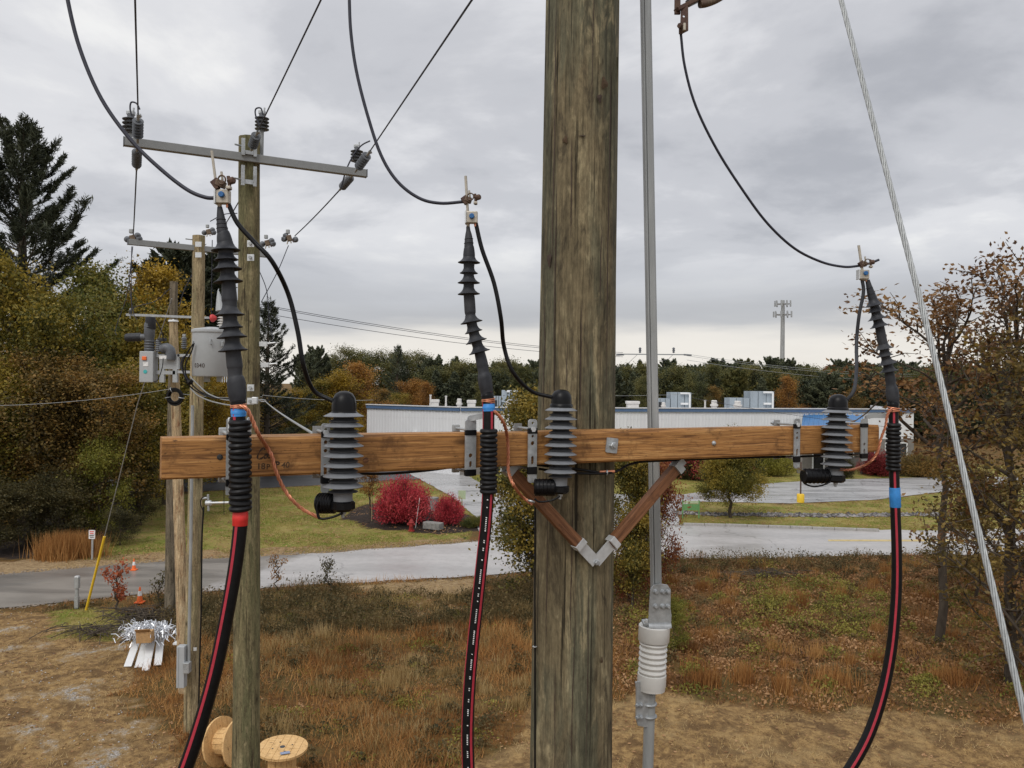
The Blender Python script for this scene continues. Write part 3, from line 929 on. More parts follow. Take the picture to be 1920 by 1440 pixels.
roof_vent(816, 15, 749, 66, 'squat white round roof vent nearest the left end of the building', True)
roof_vent(861, 12, 750, 65, 'narrow white roof vent, left one of a close pair')
roof_vent(884, 17, 750, 65, 'wide white roof vent, right one of a close pair', True)
roof_vent(954, 18, 752, 66, 'white roof vent in front of the unit left of the main pole')
roof_vent(1186, 24, 752, 70, 'low wide white roof vent between main pole and galvanised rod', True)
roof_vent(1244, 10, 757, 70, 'small white roof vent in front of the left stepped unit')
roof_vent(1339, 15, 753, 70, 'white roof vent halfway between the two stepped units')
roof_vent(1383, 17, 754, 70, 'round white roof vent in front of the right stepped unit')
for px, pt, lb in ((807, 740, 'thin pale pipe standing left of the first roof vent'), (836, 742, 'thin pale pipe standing right of the first roof vent'), (1322, 750, 'short grey stack pipe between the two stepped units')):
    a = P(px, 765, 67); zt = P(px, pt, 67).z
    o = MB().lathe([(0.09, -.78), (0.09, .25), (.07, .27), (.07, zt - ZR - .1), (.1, zt - ZR - .09), (.1, zt - ZR)], (a.x, 67, ZR), n=8).build('vent_pipe', M['vent'], loc=(a.x, 67, ZR))
    tag(o, lb, 'pipe', 'thin pipes standing on the roof')

# ------------------------------------------------------------------ cell tower
TB = P(1466, 745, 210)
tw = thing('cell_tower', 'slim grey monopole cell tower with two rings of antennas above the trees', 'cell tower', (TB.x, 210, 0))
ztop = P(1466, 563, 210).z
MB().lathe([(0.68, 0), (0.5, ztop - 3), (0.42, ztop)], (TB.x, 210, 0), n=14).build('mast', M['galv_rod'], tw)
for py, nn, rr in ((570, 9, 2.0), (590, 9, 2.3)):
    zc = P(1466, py, 210).z
    pl = MB().torus((TB.x, 210, zc), (0, 0, 1), rr * .8, 0.10, 18, 5).build('platform', M['galv_rod'], tw)
    for k in range(3):
        an = 2 * math.pi * k / 3 + .4
        MB().beam((TB.x, 210, zc), (TB.x + rr * .8 * math.cos(an), 210 + rr * .8 * math.sin(an), zc), .12, .12).build('strut', M['galv_rod'], pl)
    for k in range(nn):
        an = 2 * math.pi * k / nn
        MB().box((TB.x + rr * math.cos(an), 210 + rr * math.sin(an), zc + .1), (0.32, 0.32, 1.5)).build('antenna', M['galv'], tw)

# ------------------------------------------------------------------ small things by the road
def cone(px, py, h, label):
    b = G(px, py, 0.02); b.z = 0.017
    t = thing('traffic_cone', label, 'traffic cone', b, 'orange traffic cones by the road')
    MB().box(b + Vector((0, 0, .02)), (h * .52, h * .52, .04)).build('base', M['orange'], t, bevel=.012)
    r = lambda s: h * (0.19 - 0.145 * s)
    MB().lathe([(r(0), .04), (r(.45), h * .45)], b, n=20).build('body', M['orange'], t)
    MB().lathe([(r(.45) + .003, h * .45), (r(.75) + .003, h * .75)], b, n=20).build('collar', M['print'], t)
    MB().lathe([(r(.75), h * .75), (r(1), h * .985), (r(1) * .6, h)], b, n=20).build('tip', M['orange'], t)


cone(262, 1130, 0.50, 'orange traffic cone with white collar on the near edge of the road')
cone(251, 1069, 0.42, 'orange traffic cone with white collar on the far side of the road')

b = G(144, 1141)
t = thing('marker_post', 'short grey utility marker post with box top beside the near road edge', 'post', b)
zt = P(144, 1080, b.y).z
MB().box(b + Vector((0, 0, zt * .3)), (.085, .085, zt * .6)).build('post', M['galv_rod'], t)
MB().box(b + Vector((0, 0, zt * .2)), (.11, .11, zt * .36)).build('sleeve', M['galv'], t)
MB().box(b + Vector((0, 0, zt * .8)), (.14, .12, zt * .34)).build('box', M['galv_rod'], t, bevel=.01)
MB().box(b + Vector((0, 0, zt * .98)), (.12, .10, .05)).build('cap', M['galv_lite'], t, bevel=.01)

b = G(173, 1049)
t = thing('roadside_sign', 'small white roadside sign with red lettering on grey post', 'sign', b)
zt = P(173, 994, b.y).z
MB().box(b + Vector((0, 0, zt / 2)), (.06, .05, zt)).build('post', M['galv'], t)
bd = MB().box(b + Vector((0, -.045, zt - .16)), (.24, .02, .34)).build('board', M['print'], t)
for i in range(4):
    MB().box(b + Vector((0, -.058, zt - .05 - .07 * i)), (.17 - .03 * (i % 2), .004, .032)).build('lettering', M['redtape'] if i < 2 else M['ink'], bd)

# yellow guy guard and the guy above it
b = G(161, 1143)
g0 = P(196, 1006, b.y - 0.6); g1 = P(258, 757, b.y - 2.6)
t = thing('guy_guard', 'bright yellow plastic guard on the lower end of a slanting guy wire', 'guy guard', b)
MB().tube([b + Vector((0, 0, -.05)), g0], 0.038, 10).build('guard', M['yellow'], t)
t = tag(MB().tube([g0, g0.lerp(g1, .7), g1, P(322, 560, b.y - 4.6)], 0.013, 6).build('guy_wire', M['strand'], loc=g0), 'thin steel guy wire slanting up from the yellow guard', 'guy wire')

# green sign and small notice
b = G(1295, 972)
t = thing('property_sign', 'low green sign on two posts at the far side of the road', 'sign', b)
gm = pbr('green_sign_paint', (0.13, 0.30, 0.11), 0.5); gl = pbr('pale_sign_panel', (0.42, 0.5, 0.32), 0.5)
sx = 0.43; zt = P(1295, 938, b.y).z
for s in (-1, 1): MB().box(b + Vector((s * sx, 0, zt / 2)), (.06, .06, zt)).build('post', gm, t)
MB().box(b + Vector((0, -.02, zt * .62)), (sx * 2 - .06, .04, zt * .34)).build('board', gm, t)
MB().box(b + Vector((0, -.02, zt * .90)), (sx * 2 - .06, .04, zt * .14)).build('header', gl, t)
b = G(866, 948)
t = thing('notice_sign', 'small pale green notice behind the smaller red bush', 'sign', b)
MB().box(b + Vector((0, 0, .3)), (.05, .05, .6)).build('post', gm, t)
MB().box(b + Vector((0, -.03, .62)), (.42, .03, .5)).build('board', gl, t)

# light post in yellow base
b = G(1501, 942)
t = thing('yellow_base_post', 'slim dark post set in a yellow concrete base beside the parking area', 'post', b)
MB().lathe([(.22, 0), (.22, .48), (.19, .52)], b, n=18).build('base', M['yellow'], t)
MB().tube([b, b + Vector((0, 0, 2.45))], 0.045, 10).build('post', M['rust'], t)

# hydrant
b = G(771, 996)
t = thing('fire_hydrant', 'red fire hydrant in front of the larger red bush', 'hydrant', b)
hm = pbr('hydrant_red', (0.28, 0.02, 0.02), 0.5)
MB().lathe([(.16, 0), (.16, .05), (.1, .06), (.1, .36), (.14, .38), (.14, .42), (.11, .44), (.09, .52), (.03, .56), (.03, .6)], b, n=14).build('barrel', hm, t)
for s in (-1, 1): MB().tube([b + Vector((s * .08, 0, .32)), b + Vector((s * .19, 0, .32))], .05, 10).build('nozzle', hm, t)
MB().tube([b + Vector((0, -.08, .3)), b + Vector((0, -.19, .3))], .065, 10).build('nozzle', hm, t)
b2 = G(779, 990)
tag(MB().tube([b2, P(787, 934, b2.y)], .012, 6).build('hydrant_marker', M['print'], loc=b2), 'thin white marker rod leaning beside the fire hydrant', 'marker rod')

# dressed stone blocks by the bushes
M['stone'] = pbr('weathered_granite', (0.23, 0.225, 0.21), 0.85, 0, 0.35, 9, 0.5)
for (px, py, sx, sy, sz, rz, lb) in ((797, 978, .42, .55, .66, .5, 'upright grey stone block right of the larger red bush'), (812, 993, .95, .42, .34, -.5, 'long low grey stone block lying in front of the two red bushes'),
                                     (806, 958, .9, .4, .75, -.35, 'grey stone slab rising behind, between the two red bushes'), (817, 977, .32, .3, .22, .2, 'smallest grey stone block between the red bushes')):
    b = G(px, py)
    o = MB().box((b.x, b.y, sz / 2 + .02), (sx, sy, sz), (math.cos(rz), math.sin(rz), 0), (-math.sin(rz), math.cos(rz), 0)).build('stone_block', M['stone'], loc=(b.x, b.y, 0), bevel=.04)
    tag(o, lb, 'stone block', 'stone blocks in the planting bed')
# ------------------------------------------------------------------ foreground pole, crossarm and gear
AL, AR = P(303, 860.5, 2.31), P(1648, 823, 3.645)
ZA = (AL.z + AR.z) / 2
AL.z = AR.z = ZA
U = (AR - AL).normalized()                 # along the arm
NB = Vector((-U.y, U.x, 0))                # away from the camera
NF = -NB
ARM_H, ARM_D = 0.1205, 0.095
ZT, ZB = ZA + ARM_H / 2, ZA - ARM_H / 2


def armY(px, py=840, off=0.0):
    """depth of the arm's front plane (moved off metres towards the camera) on a sight line"""
    q = P(px, py, 1.0) - Vector((0, 0, HCAM))
    o = AL + NF * off - Vector((0, 0, HCAM))
    return NF.dot(Vector((o.x, o.y, 0))) / NF.dot(Vector((q.x, q.y, 0)))


def A(px, py, off=0.0):
    return P(px, py, armY(px, py, off))


def pole_mb(base, top, r0, r1, segs, rings, seed, amp=0.006, cracks=0):
    rg = random.Random(seed)
    ax = top - base
    mb = MB(); vs = []
    cr = [(rg.uniform(0, 6.28), rg.uniform(0, 1), rg.uniform(0.08, 0.35), rg.uniform(0.006, 0.014)) for _ in range(cracks)]
    rgn = np.arange(rings + 1) / rings
    for i in range(rings + 1):
        s = i / rings
        c = base + ax * s
        r = r0 + (r1 - r0) * s
        for k in range(segs):
            a = 2 * math.pi * k / segs
            d = (vnoise(a * 3.0 + seed, s * ax.length * 0.7, 1.0, seed) - .5) * 2 * amp + (vnoise(math.cos(a) * 9, math.sin(a) * 9 + s * ax.length * .25, 1.0, seed + 1) - .5) * amp * 1.2
            for ca, cs, cl, cd in cr:
                da = abs((a - ca - 0.05 * math.sin(s * 40) + math.pi) % (2 * math.pi) - math.pi)
                if da < 0.035 and abs(s - cs) < cl: d -= cd * (1 - abs(s - cs) / cl) * (1 - da / 0.035)
            rr = r + float(d)
            vs.append(c + Vector((math.cos(a) * rr, math.sin(a) * rr, 0)))
    fs = []
    for i in range(rings):
        for k in range(segs):
            k2 = (k + 1) % segs
            fs.append((i * segs + k, i * segs + k2, (i + 1) * segs + k2, (i + 1) * segs + k))
    mb.add(vs, fs, True)
    mb.add(vs[-segs:], [list(range(segs))])
    return mb


def ext(p0, p1, z):
    return p0 + (p1 - p0) * ((z - p0.z) / (p1.z - p0.z))


YP = 3.20
m0, m1 = P(1071, 1440, YP), P(1092, 0, YP)
pb, pt = ext(m0, m1, 0.0), ext(m0, m1, 10.6)
mp = thing('utility_pole', 'large weathered wooden utility pole in the centre foreground', 'utility pole', pb)
rt_, rb_ = 135 / 2 / F * YP, 152 / 2 / F * YP
slope = (rb_ - rt_) / (m1.z - m0.z)
shaft = pole_mb(pb, pt, rb_ + slope * m0.z, rt_ - slope * (10.6 - m1.z), 96, 230, 3, 0.006, 16)
shaft.build('shaft', M['pole_main'], mp)


def on_pole(px, py, lift=0.0):
    """point on the front of the main pole"""
    q = P(px, py, 1.0) - Vector((0, 0, HCAM)); o = Vector((0, 0, HCAM))
    z = P(px, py, YP).z
    c = ext(m0, m1, z); r = rb_ - slope * (z - m0.z) + lift
    a = q.x ** 2 + q.y ** 2; b_ = -2 * (q.x * c.x + q.y * c.y); cc = c.x ** 2 + c.y ** 2 - r * r
    disc = b_ * b_ - 4 * a * cc
    s = (-b_ - math.sqrt(max(0, disc))) / (2 * a)
    p = o + q * s
    n = Vector((p.x - c.x, p.y - c.y, 0)).normalized()
    return p, n


for px, py, rx, rz in ((1124, 184, .010, .016), (1030, 487, .012, .026), (1092, 255, .014, .003), (1133, 156, .016, .022), (1060, 262, .010, .014), (1128, 1238, .006, .012)):
    p, n = on_pole(px, py, 0.006)
    s = Vector((0, 0, 1)).cross(n)
    mb = MB(); vs = [p + n * .004]; K = 12
    for k in range(K):
        an = 2 * math.pi * k / K
        w = 1 + .25 * math.sin(3 * an + px)
        vs.append(p + s * (rx * w * math.cos(an)) + Vector((0, 0, rz * w * math.sin(an))) + n * .001)
    mb.add(vs, [(0, 1 + k, 1 + (k + 1) % K) for k in range(K)])
    mb.build('knot', M['ink'] if py in (184, 487, 255) else M['knot'], mp)
# long drying checks
rgc = random.Random(17)
for x0, y0, ln in ((1042, -40, 560), (1049, 340, 420), (1076, 250, 190), (1112, -40, 230), (1148, 60, 700), (1100, 560, 240), (1074, 640, 160), (1030, 560, 230), (1088, 900, 330), (1095, 1180, 280), (1040, 960, 260), (1120, 1060, 380), (1060, 1250, 200), (1135, 420, 150)):
    mbk = MB(); Lk = []; n_ = 26; xw = 0.0
    for i in range(n_ + 1):
        s_ = i / n_
        xw += rgc.uniform(-.5, .5)
        yy = y0 + ln * s_
        w_ = .85 * math.sin(math.pi * s_) ** .6 * rgc.uniform(.5, 1.15) + .15
        xx = x0 - yy * .0145 + xw
        Lk += [on_pole(xx - w_, yy, .0065)[0], on_pole(xx + w_, yy, .0065)[0]]
    mbk.add(Lk, [(2 * i, 2 * i + 1, 2 * i + 3, 2 * i + 2) for i in range(n_)])
    mbk.build('drying_check', M['ink'], mp)
# splinter lifted on the right edge
p, n = on_pole(1154, 130, 0.001)
MB().add([p + Vector((.002, 0, .05)), p + Vector((.010, -.004, .045)), p + Vector((.006, 0, -.09)), p + Vector((.0, 0, -.1))], [(0, 1, 2, 3)]).build('splinter', M['pole_main'], mp)
# ground wire stapled down the left side
gp = [on_pole(1003, y, .006)[0] for y in (935, 1000, 1080, 1160, 1240, 1320, 1400, 1500)]
gw = thing('ground_wire', 'thin black ground wire stapled down the left side of the main pole', 'wire', gp[-1])
MB().tube(spline(gp, 3), .0035, 6).build('conductor', M['black'], gw)
p, n = on_pole(1003, 1212, .008)
MB().torus(p, (0, 0, 1), .008, .002, 10, 5).build('staple', M['galv_lite'], gw)

# crossarm
arm = thing('crossarm', 'orange brown wooden crossarm bolted across the main pole', 'crossarm', AL + Vector((0, 0, -ARM_H / 2)))
ROT = Matrix((U, NB, Vector((0, 0, 1)))).transposed()
mbx = MB()
NSEG = 60
vs, fs = [], []
LA = (AR - AL).length
prof = [(-.5, -.44), (-.5, .42), (-.44, .5), (.44, .5), (.5, .43), (.5, -.43), (.44, -.5), (-.44, -.5)]
for i in range(NSEG + 1):
    s = i / NSEG * LA
    for j, (b, h) in enumerate(prof):
        wz = (float(vnoise(s, j * 3.1, 2.6, 4)) - .5) * .0045
        vs.append(AL + U * s + NB * ((b + .5) * ARM_D) + Vector((0, 0, h * ARM_H + wz)))
k = len(prof)
for i in range(NSEG):
    for j in range(k):
        fs.append((i * k + j, (i + 1) * k + j, (i + 1) * k + (j + 1) % k, i * k + (j + 1) % k))
fs = [f[::-1] for f in fs]
mbx.add(vs, fs); mbx.add(vs[:k], [list(range(k))]); mbx.add(vs[-k:], [list(range(k))[::-1]])
mbx.build('beam', M['arm'], arm, rot=ROT)


def arm_disc(px, py, r, mat, name, off=.001, depth=.002, n=16):
    c = A(px, py)
    return MB().lathe([(r, 0), (r, depth), (r * .6, depth + .0002)], c + NF * (off - .001), NF, n=n, smooth=False).build(name, mat, arm)


arm_disc(412, 857, .0085, M['dark'], 'bolt_hole')
arm_disc(1624, 857, .0065, M['dark'], 'bolt_hole')
arm_disc(686, 863, .0095, M['brace'], 'wood_plug')
# square washer and nut
c = A(1146, 835); w = plate_mesh([(x * math.cos(-.12) - y * math.sin(-.12), x * math.sin(-.12) + y * math.cos(-.12)) for x, y in rrect(.05, .056, .004)], [], .005, c + NF * .004, U, (0, 0, 1))
wo = w.build('square_washer', M['galv'], arm)
MB().lathe([(.0135, 0), (.0135, .011), (.011, .013)], c + NF * .0065, NF, n=6, smooth=False).build('nut', M['galv'], wo)
MB().lathe([(.007, 0), (.007, .006)], c + NF * .019, NF, n=12).build('bolt', M['galv_rod'], wo)
c = A(1338, 831)
MB().lathe([(.010, 0), (.010, .002), (.0075, .0065), (.003, .0085)], c, NF, n=14).build('carriage_bolt', M['galv'], arm)
# stamp: a script word over a row of characters
def ink(loops, px, py, size, mat, wr):
    o = A(px, py); k = armY(px, py) / F
    mb = MB()
    for st in loops:
        pts = spline([o + U * (x * size * k) + Vector((0, 0, y * size * k)) + NF * .0009 for x, y in st], 6)
        for i in range(len(pts) - 1):
            d = (pts[i + 1] - pts[i])
            sd = d.normalized().cross(NF) * (wr * (1.0 + .5 * math.sin(i * .5)))
            mb.add([pts[i] - sd, pts[i + 1] - sd, pts[i + 1] + sd, pts[i] + sd], [(0, 1, 2, 3)])
    return mb.build('stamp', mat, arm)


ink([[(13, 17), (14.5, 20), (12, 21), (7, 17), (3, 10), (1.5, 4), (4, 1), (9, 2.5), (13, 6)],
     [(17.5, 9.5), (14.5, 8), (13.2, 4.5), (15, 2), (18, 3.5), (19, 7), (17.5, 9.5), (20, 8)],
     [(20.5, 9), (23, 8), (25, 4), (27.5, 2)], [(27.5, 9.5), (25, 7), (22.5, 3.5), (20.5, 2)]], 481, 862, 1.05, M['ink'], .0019)
k = armY(500, 873) / F
text_mb('18', 16 * k, A(481, 880) + NF * .0009, U, (0, 0, 1), .0001, bold=.0007).build('stamp', M['inkfade'], arm)
text_mb('P', 14 * k, A(499, 880) + NF * .0009, U, (0, 0, 1), .0001, bold=.0005).build('stamp', M['inkfade'], arm)
text_mb('P', 17 * k, A(515.5, 877) + NF * .0009, U, (0, 0, 1), .0001, bold=.0009).build('stamp', M['ink'], arm)
text_mb('40', 15 * k, A(527, 877) + NF * .0009, U, (0, 0, 1), .0001, .15, bold=.0006).build('stamp', M['inkfade'], arm)

# V brace: two wooden legs with steel ends meeting on the pole
vb = A(955, 880)
tip, tn = on_pole(1117, 1054, .012)
brace = thing('crossarm_brace', 'V shaped pair of brown wooden braces with steel ends under the crossarm', 'brace', tip)
for px, py, top in ((948, 872, A(948, 872, -.05)), (1277, 868, A(1277, 868, -.05))):
    q0 = tip.lerp(top, 0.0); d = (top - tip)
    s0, s1 = tip + d * .17, tip + d * .97
    hh = 0.042
    side = d.normalized().cross(NF).normalized()
    rm = Matrix((d.normalized(), NF, d.normalized().cross(NF))).transposed()
    MB().box((s0 + s1) / 2, ((s1 - s0).length, .034, hh), d.normalized(), NF).build('brace_leg', M['brace'], brace, rot=rm, bevel=.003)
    MB().box(tip + d * .10 + NF * .001, (d.length * .20, .006, .043), d.normalized(), NF).build('end_strap', M['galv_lite'], brace)
    for e in (.195,):
        MB().box(tip + d * e, (.026, .040, hh + .006), d.normalized(), NF).build('end_clip', M['galv_lite'], brace, bevel=.002)
    MB().box(tip + d * .955, (.030, .041, hh + .006), d.normalized(), NF).build('end_clip', M['galv_rod'], brace, bevel=.002)
    MB().box(tip + d * .995, (d.length * .07, .012, .030), d.normalized(), NF).build('end_strap', M['galv_rod'], brace)
MB().lathe([(.011, 0), (.011, .010), (.008, .012)], tip + NF * .004, NF, n=6, smooth=False).build('bolt_head', M['galv'], brace)


def px_tube(pts, Y, n=12, dens=5):
    """pts: (px, py, half width px); Y depth or list"""
    ys = Y if isinstance(Y, (list, tuple)) else [Y] * len(pts)
    c = spline([P(a, b, y) for (a, b, h), y in zip(pts, ys)], dens)
    r = spline([Vector((h / F * y, 0, 0)) for (a, b, h), y in zip(pts, ys)], dens)
    return MB().tube(c, [max(1e-4, q.x) for q in r], n), c, [q.x for q in r]


def shed_down(p, axis, R_, rb, h, n=28):
    """umbrella shed flaring along axis (pointing down the cable)"""
    return MB().lathe([(rb, -h), (rb * 1.08, -h * .75), (rb + (R_ - rb) * .28, -h * .42), (rb + (R_ - rb) * .62, -h * .16), (R_, 0), (R_ * .995, h * .06), (R_ * .93, h * .02), (rb + (R_ - rb) * .5, -h * .22), (rb, -h * .36)], p, axis, n=n, cap=False)


def twist(path, Rh, r, ns, pitch, n=6, ph=0.0):
    path = [Vector(p) for p in path]
    # resample
    L_ = sum((path[i + 1] - path[i]).length for i in range(len(path) - 1))
    k = max(12, int(L_ / pitch * 10))
    pts = [at_len(path, L_ * i / k) for i in range(k + 1)]
    mb = MB()
    u = frame(pts[1] - pts[0])[0]
    fr = []
    for i in range(k + 1):
        t = (pts[min(i + 1, k)] - pts[max(i - 1, 0)]).normalized()
        u = (u - t * u.dot(t)).normalized(); fr.append((u.copy(), t.cross(u)))
    for s in range(ns):
        q = []
        for i in range(k + 1):
            a = ph + 2 * math.pi * (s / ns + L_ * i / k / pitch)
            q.append(pts[i] + (fr[i][0] * math.cos(a) + fr[i][1] * math.sin(a)) * Rh)
        mb.tube(q, r, n)
    return mb


def surf_stripe(c, r, ang, w, mat, name, parent, i0=0, i1=None, lift=.0006):
    """thin raised stripe on a cable, on the side facing ang (0 = towards camera, positive = right)"""
    i1 = i1 if i1 is not None else len(c) - 1
    mb = MB(); vs = []
    K = 5
    for i in range(i0, i1 + 1):
        t = (c[min(i + 1, len(c) - 1)] - c[max(i - 1, 0)]).normalized()
        f_ = (Vector((0, -1, 0)) - t * Vector((0, -1, 0)).dot(t)).normalized()
        s_ = t.cross(f_)
        if s_.x < 0: s_ = -s_
        for k in range(K):
            a = ang + (k / (K - 1) - .5) * w
            vs.append(c[i] + (f_ * math.cos(a) + s_ * math.sin(a)) * (r[i] + lift))
    m = i1 - i0 + 1
    mb.add(vs, [(i * K + k, (i + 1) * K + k, (i + 1) * K + k + 1, i * K + k + 1) for i in range(m - 1) for k in range(K - 1)], True)
    return mb.build(name, mat, parent)


def sub_tube(c, r, y0, y1, Y, lift, n=18):
    pass


def power_cable(Y, body, sheds, collar, cable, grip, tapes, stripe_ang, label, block, tipc, copper_wrap, prints=False):
    base = P(cable[-1][0], cable[-1][1], Y)
    t = thing('power_cable', label, 'power cable', base, 'cable terminations on the crossarm')
    mb, c, r = px_tube(body, Y, 24, 4)
    bo = mb.build('termination_body', M['rubber'], t)
    axis_pts = [P(a, b, Y) for a, b, h in body]
    for (a, b, h) in sheds:
        p = P(a, b, Y)
        # local axis from nearest body points
        j = min(range(len(c)), key=lambda i: (c[i] - p).length)
        ax = (c[min(j + 3, len(c) - 1)] - c[max(j - 3, 0)]).normalized()
        p = c[j]
        shed_down(p, ax, h / F * Y, r[j] * .98, h / F * Y * .64).build('shed', M['rubber'], bo)
    # taped tip rings
    for q in tipc:
        p = P(q[0], q[1], Y); MB().torus(p, axis_pts[1] - axis_pts[0], q[2] / F * Y, .0016, 18, 5).build('tape_ridge', M['rubber'], bo)
    # cable
    mb, c2, r2 = px_tube(cable, Y, 24, 6)
    cb = mb.build('cable', M['black'], t)
    surf_stripe(c2, r2, stripe_ang, .42, M['stripe'], 'red_stripe', cb)
    if stripe_ang > 0: surf_stripe(c2, r2, -1.25, .5, M['stripe'], 'red_stripe', cb)
    if prints:
        rg = random.Random(4); mb = MB()
        L_ = sum((c2[i + 1] - c2[i]).length for i in range(len(c2) - 1)); s = .36
        while s < L_ - .01:
            nch = rg.choice((1, 1, 2, 2, 4, 6, 8))
            for kk in range(nch):
                p = at_len(c2, s); t_ = (at_len(c2, min(L_, s + .004)) - p).normalized()
                f_ = (Vector((0, -1, 0)) - t_ * Vector((0, -1, 0)).dot(t_)).normalized(); s_ = t_.cross(f_)
                if s_.x < 0: s_ = -s_
                rr = max(r2) + .0007; a = stripe_ang - .62
                o_ = p + (f_ * math.cos(a) + s_ * math.sin(a)) * rr; e = (s_ * math.cos(a) - f_ * math.sin(a)) * .0022
                hgt = t_ * .0021
                mb.add([o_ - e - hgt, o_ + e - hgt * rg.uniform(.2, 1), o_ + e + hgt, o_ - e + hgt * rg.uniform(.3, 1)], [(0, 1, 2, 3)])
                s += .0062
            s += rg.uniform(.010, .030)
        mb.build('print', M['print'], cb)
    # gripping wrap: a row of rubber turns
    g0, g1, hw = grip[0], grip[1], grip[2]
    p0, p1 = P(g0[0], g0[1], Y), P(g1[0], g1[1], Y)
    rr = hw / F * Y
    nturn = grip[3]
    gr = MB().tube([p0, p1], rr * .86, 24).build('grip_core', M['grip'], t)
    for i in range(nturn):
        s = (i + .5) / nturn
        tilt = (p1 - p0).normalized() + Vector((.10 * math.sin(i * 1.7), 0.05, 0))
        MB().torus(p0.lerp(p1, s), tilt, rr * .86, (p1 - p0).length / nturn * .52, 26, 8).build('wrap_turn', M['grip'], gr)
    for (x0, y0, x1, y1, h, mt) in tapes:
        a, b = P(x0, y0, Y), P(x1, y1, Y)
        rr = h / F * Y; d = (b - a)
        pts = [a, a + d * .02, a + d * .33, a + d * .36, a + d * .66, a + d * .69, a + d * .98, b]
        MB().tube(pts, [rr * .98, rr, rr * 1.01, rr * 1.035, rr * 1.03, rr * 1.0, rr * 1.01, rr * .98], 24).build(mt + '_tape', M[{'red': 'redtape', 'blue': 'bluetape', 'black': 'cap'}[mt]], t)
    # terminal block with blue marked bolt
    bx, by, bw, bh, ux, uy, ur = block
    bc = P(bx, by, Y - .005)
    k = Y / F
    tb = MB().box(bc, (bw * k, .026, bh * k)).build('terminal_block', M['tin'], t, bevel=.003)
    MB().box(bc + Vector((-bw * k * .5, 0, 0)), (.005, .034, bh * k * 1.08)).build('keeper', M['galv_lite'], tb, bevel=.001)
    MB().lathe([(ur * k, 0), (ur * k, .008), (ur * k * .8, .0095)], P(ux, uy, Y - .005) + Vector((0, -.013, 0)), (0, -1, 0), n=8, smooth=False).build('blue_bolt', M['bluebtn'], tb)
    MB().tube([bc + Vector((-bw * k * .28, 0, -bh * k * .4)), P(body[0][0], body[0][1], Y)], body[0][2] * k * .9, 12).build('lug', M['tin'], t)
    MB().tube([bc + Vector((bw * k * .3, 0, -bh * k * .4)), bc + Vector((bw * k * .3, 0, -bh * k * .75))], .0035, 10).build('lug', M['copper'], t)
    if copper_wrap:
        x, y, h = copper_wrap
        rg = random.Random(int(x))
        mb = MB()
        for i in range(4):
            cpt = P(x, y - 2 + (i - 1.5) * 1.5, Y)
            q = []
            for a in np.linspace(-2.0, 2.2, 14):
                q.append(cpt + Vector((math.sin(a) * h * k * 1.04, -math.cos(a) * h * k * 1.04, -.0022 * a * (1 if i % 2 else -1))))
            mb.tube(q, .0019, 6)
        mb.build('earth_strands', M['copper'], t)
    return t


YC1 = armY(450, 840, .075); YC2 = armY(915, 840, .07); YC3 = armY(1674, 840, .03)
power_cable(YC1,
    [(412, 388, 4.5), (414, 408, 7.5), (417, 432, 10.3), (418, 436, 10.6), (419, 439, 12), (421, 451, 14), (423, 464, 14), (424, 487, 13), (426, 505, 13), (428, 528, 12.5), (429, 535, 12.7), (430, 560, 14.2), (430.5, 568, 13.2), (431, 590, 13), (433, 614, 13), (435, 632, 13.5), (437, 657, 13.8), (440, 685, 14.6), (440.5, 692, 13.6), (441, 704, 13.2), (442, 710, 15.5), (443, 718, 17), (444.5, 735, 17), (445.5, 744, 16), (446, 752, 14.5)],
    [(422.5, 467, 26.5), (424, 486, 22), (425.5, 505, 27), (428, 527, 26.5), (431, 589, 27), (433, 612, 22), (435, 632, 27.5), (437.5, 657, 27)], None,
    [(446, 745, 13), (447, 790, 13), (449, 860, 13), (451, 960, 13), (449, 1000, 13), (440, 1070, 13), (424, 1160, 13), (403, 1260, 13.2), (378, 1350, 13.5), (350, 1435, 14), (320, 1510, 14.5)],
    ((450, 787), (451, 958), 18.5, 16),
    [(446, 744, 446.6, 760, 14.2, 'black'), (447, 766, 447.4, 781, 13.6, 'blue'), (451, 957, 450, 985, 14, 'red')], -.25,
    'black power cable with red tape and sheathed termination, leftmost of the three', (418.5, 369.5, 25, 26, 419, 367, 5.6), [(414.5, 412, 8.2), (415.5, 420, 9), (416.5, 428, 9.8)], (447, 764, 13.5))
power_cable(YC2,
    [(877.5, 425, 3.5), (878, 432, 4.2), (878.5, 440, 6.2), (879, 452, 8), (879, 462, 8.6), (879.5, 465, 9.6), (879.5, 478, 11.2), (879.5, 492, 10.5), (879, 512, 9.8), (879, 530, 10), (879, 551, 10), (880, 560, 10.5), (881.5, 584, 10.6), (882, 590, 9.6), (884, 604, 9.8), (888, 622, 9.8), (893, 640, 10), (899, 660, 10), (904, 682, 11), (905.5, 690, 10.4), (906.5, 698, 10.6), (908, 704, 12.6), (909, 710, 13.4), (911, 724, 13.2), (912.5, 733, 12), (913.5, 741, 11.5)],
    [(879, 492, 21), (879, 512, 17.2), (879, 530, 21), (879, 551, 21), (884, 605, 21), (888, 622.5, 17), (893, 641, 20.5), (899.5, 661, 20.5)], None,
    [(914, 735, 11), (916, 770, 11), (916, 800, 11), (916, 860, 11), (915, 925, 11), (911, 985, 11), (904, 1050, 11), (896, 1125, 11.2), (888, 1200, 11.2), (881, 1280, 11.4), (877, 1370, 11.6), (879, 1450, 11.8), (884, 1520, 12)],
    ((916.5, 804), (916, 925), 14.6, 14),
    [(913.5, 735, 914.2, 748, 11.8, 'black'), (916, 757, 916.5, 771, 11.6, 'blue')], .62,
    'black power cable with red stripe and white print, middle of the three', (884.5, 408, 22, 22, 885, 407, 5), [(879, 448, 7.6), (879, 456, 8.4)], (915.5, 753, 11.5), True)
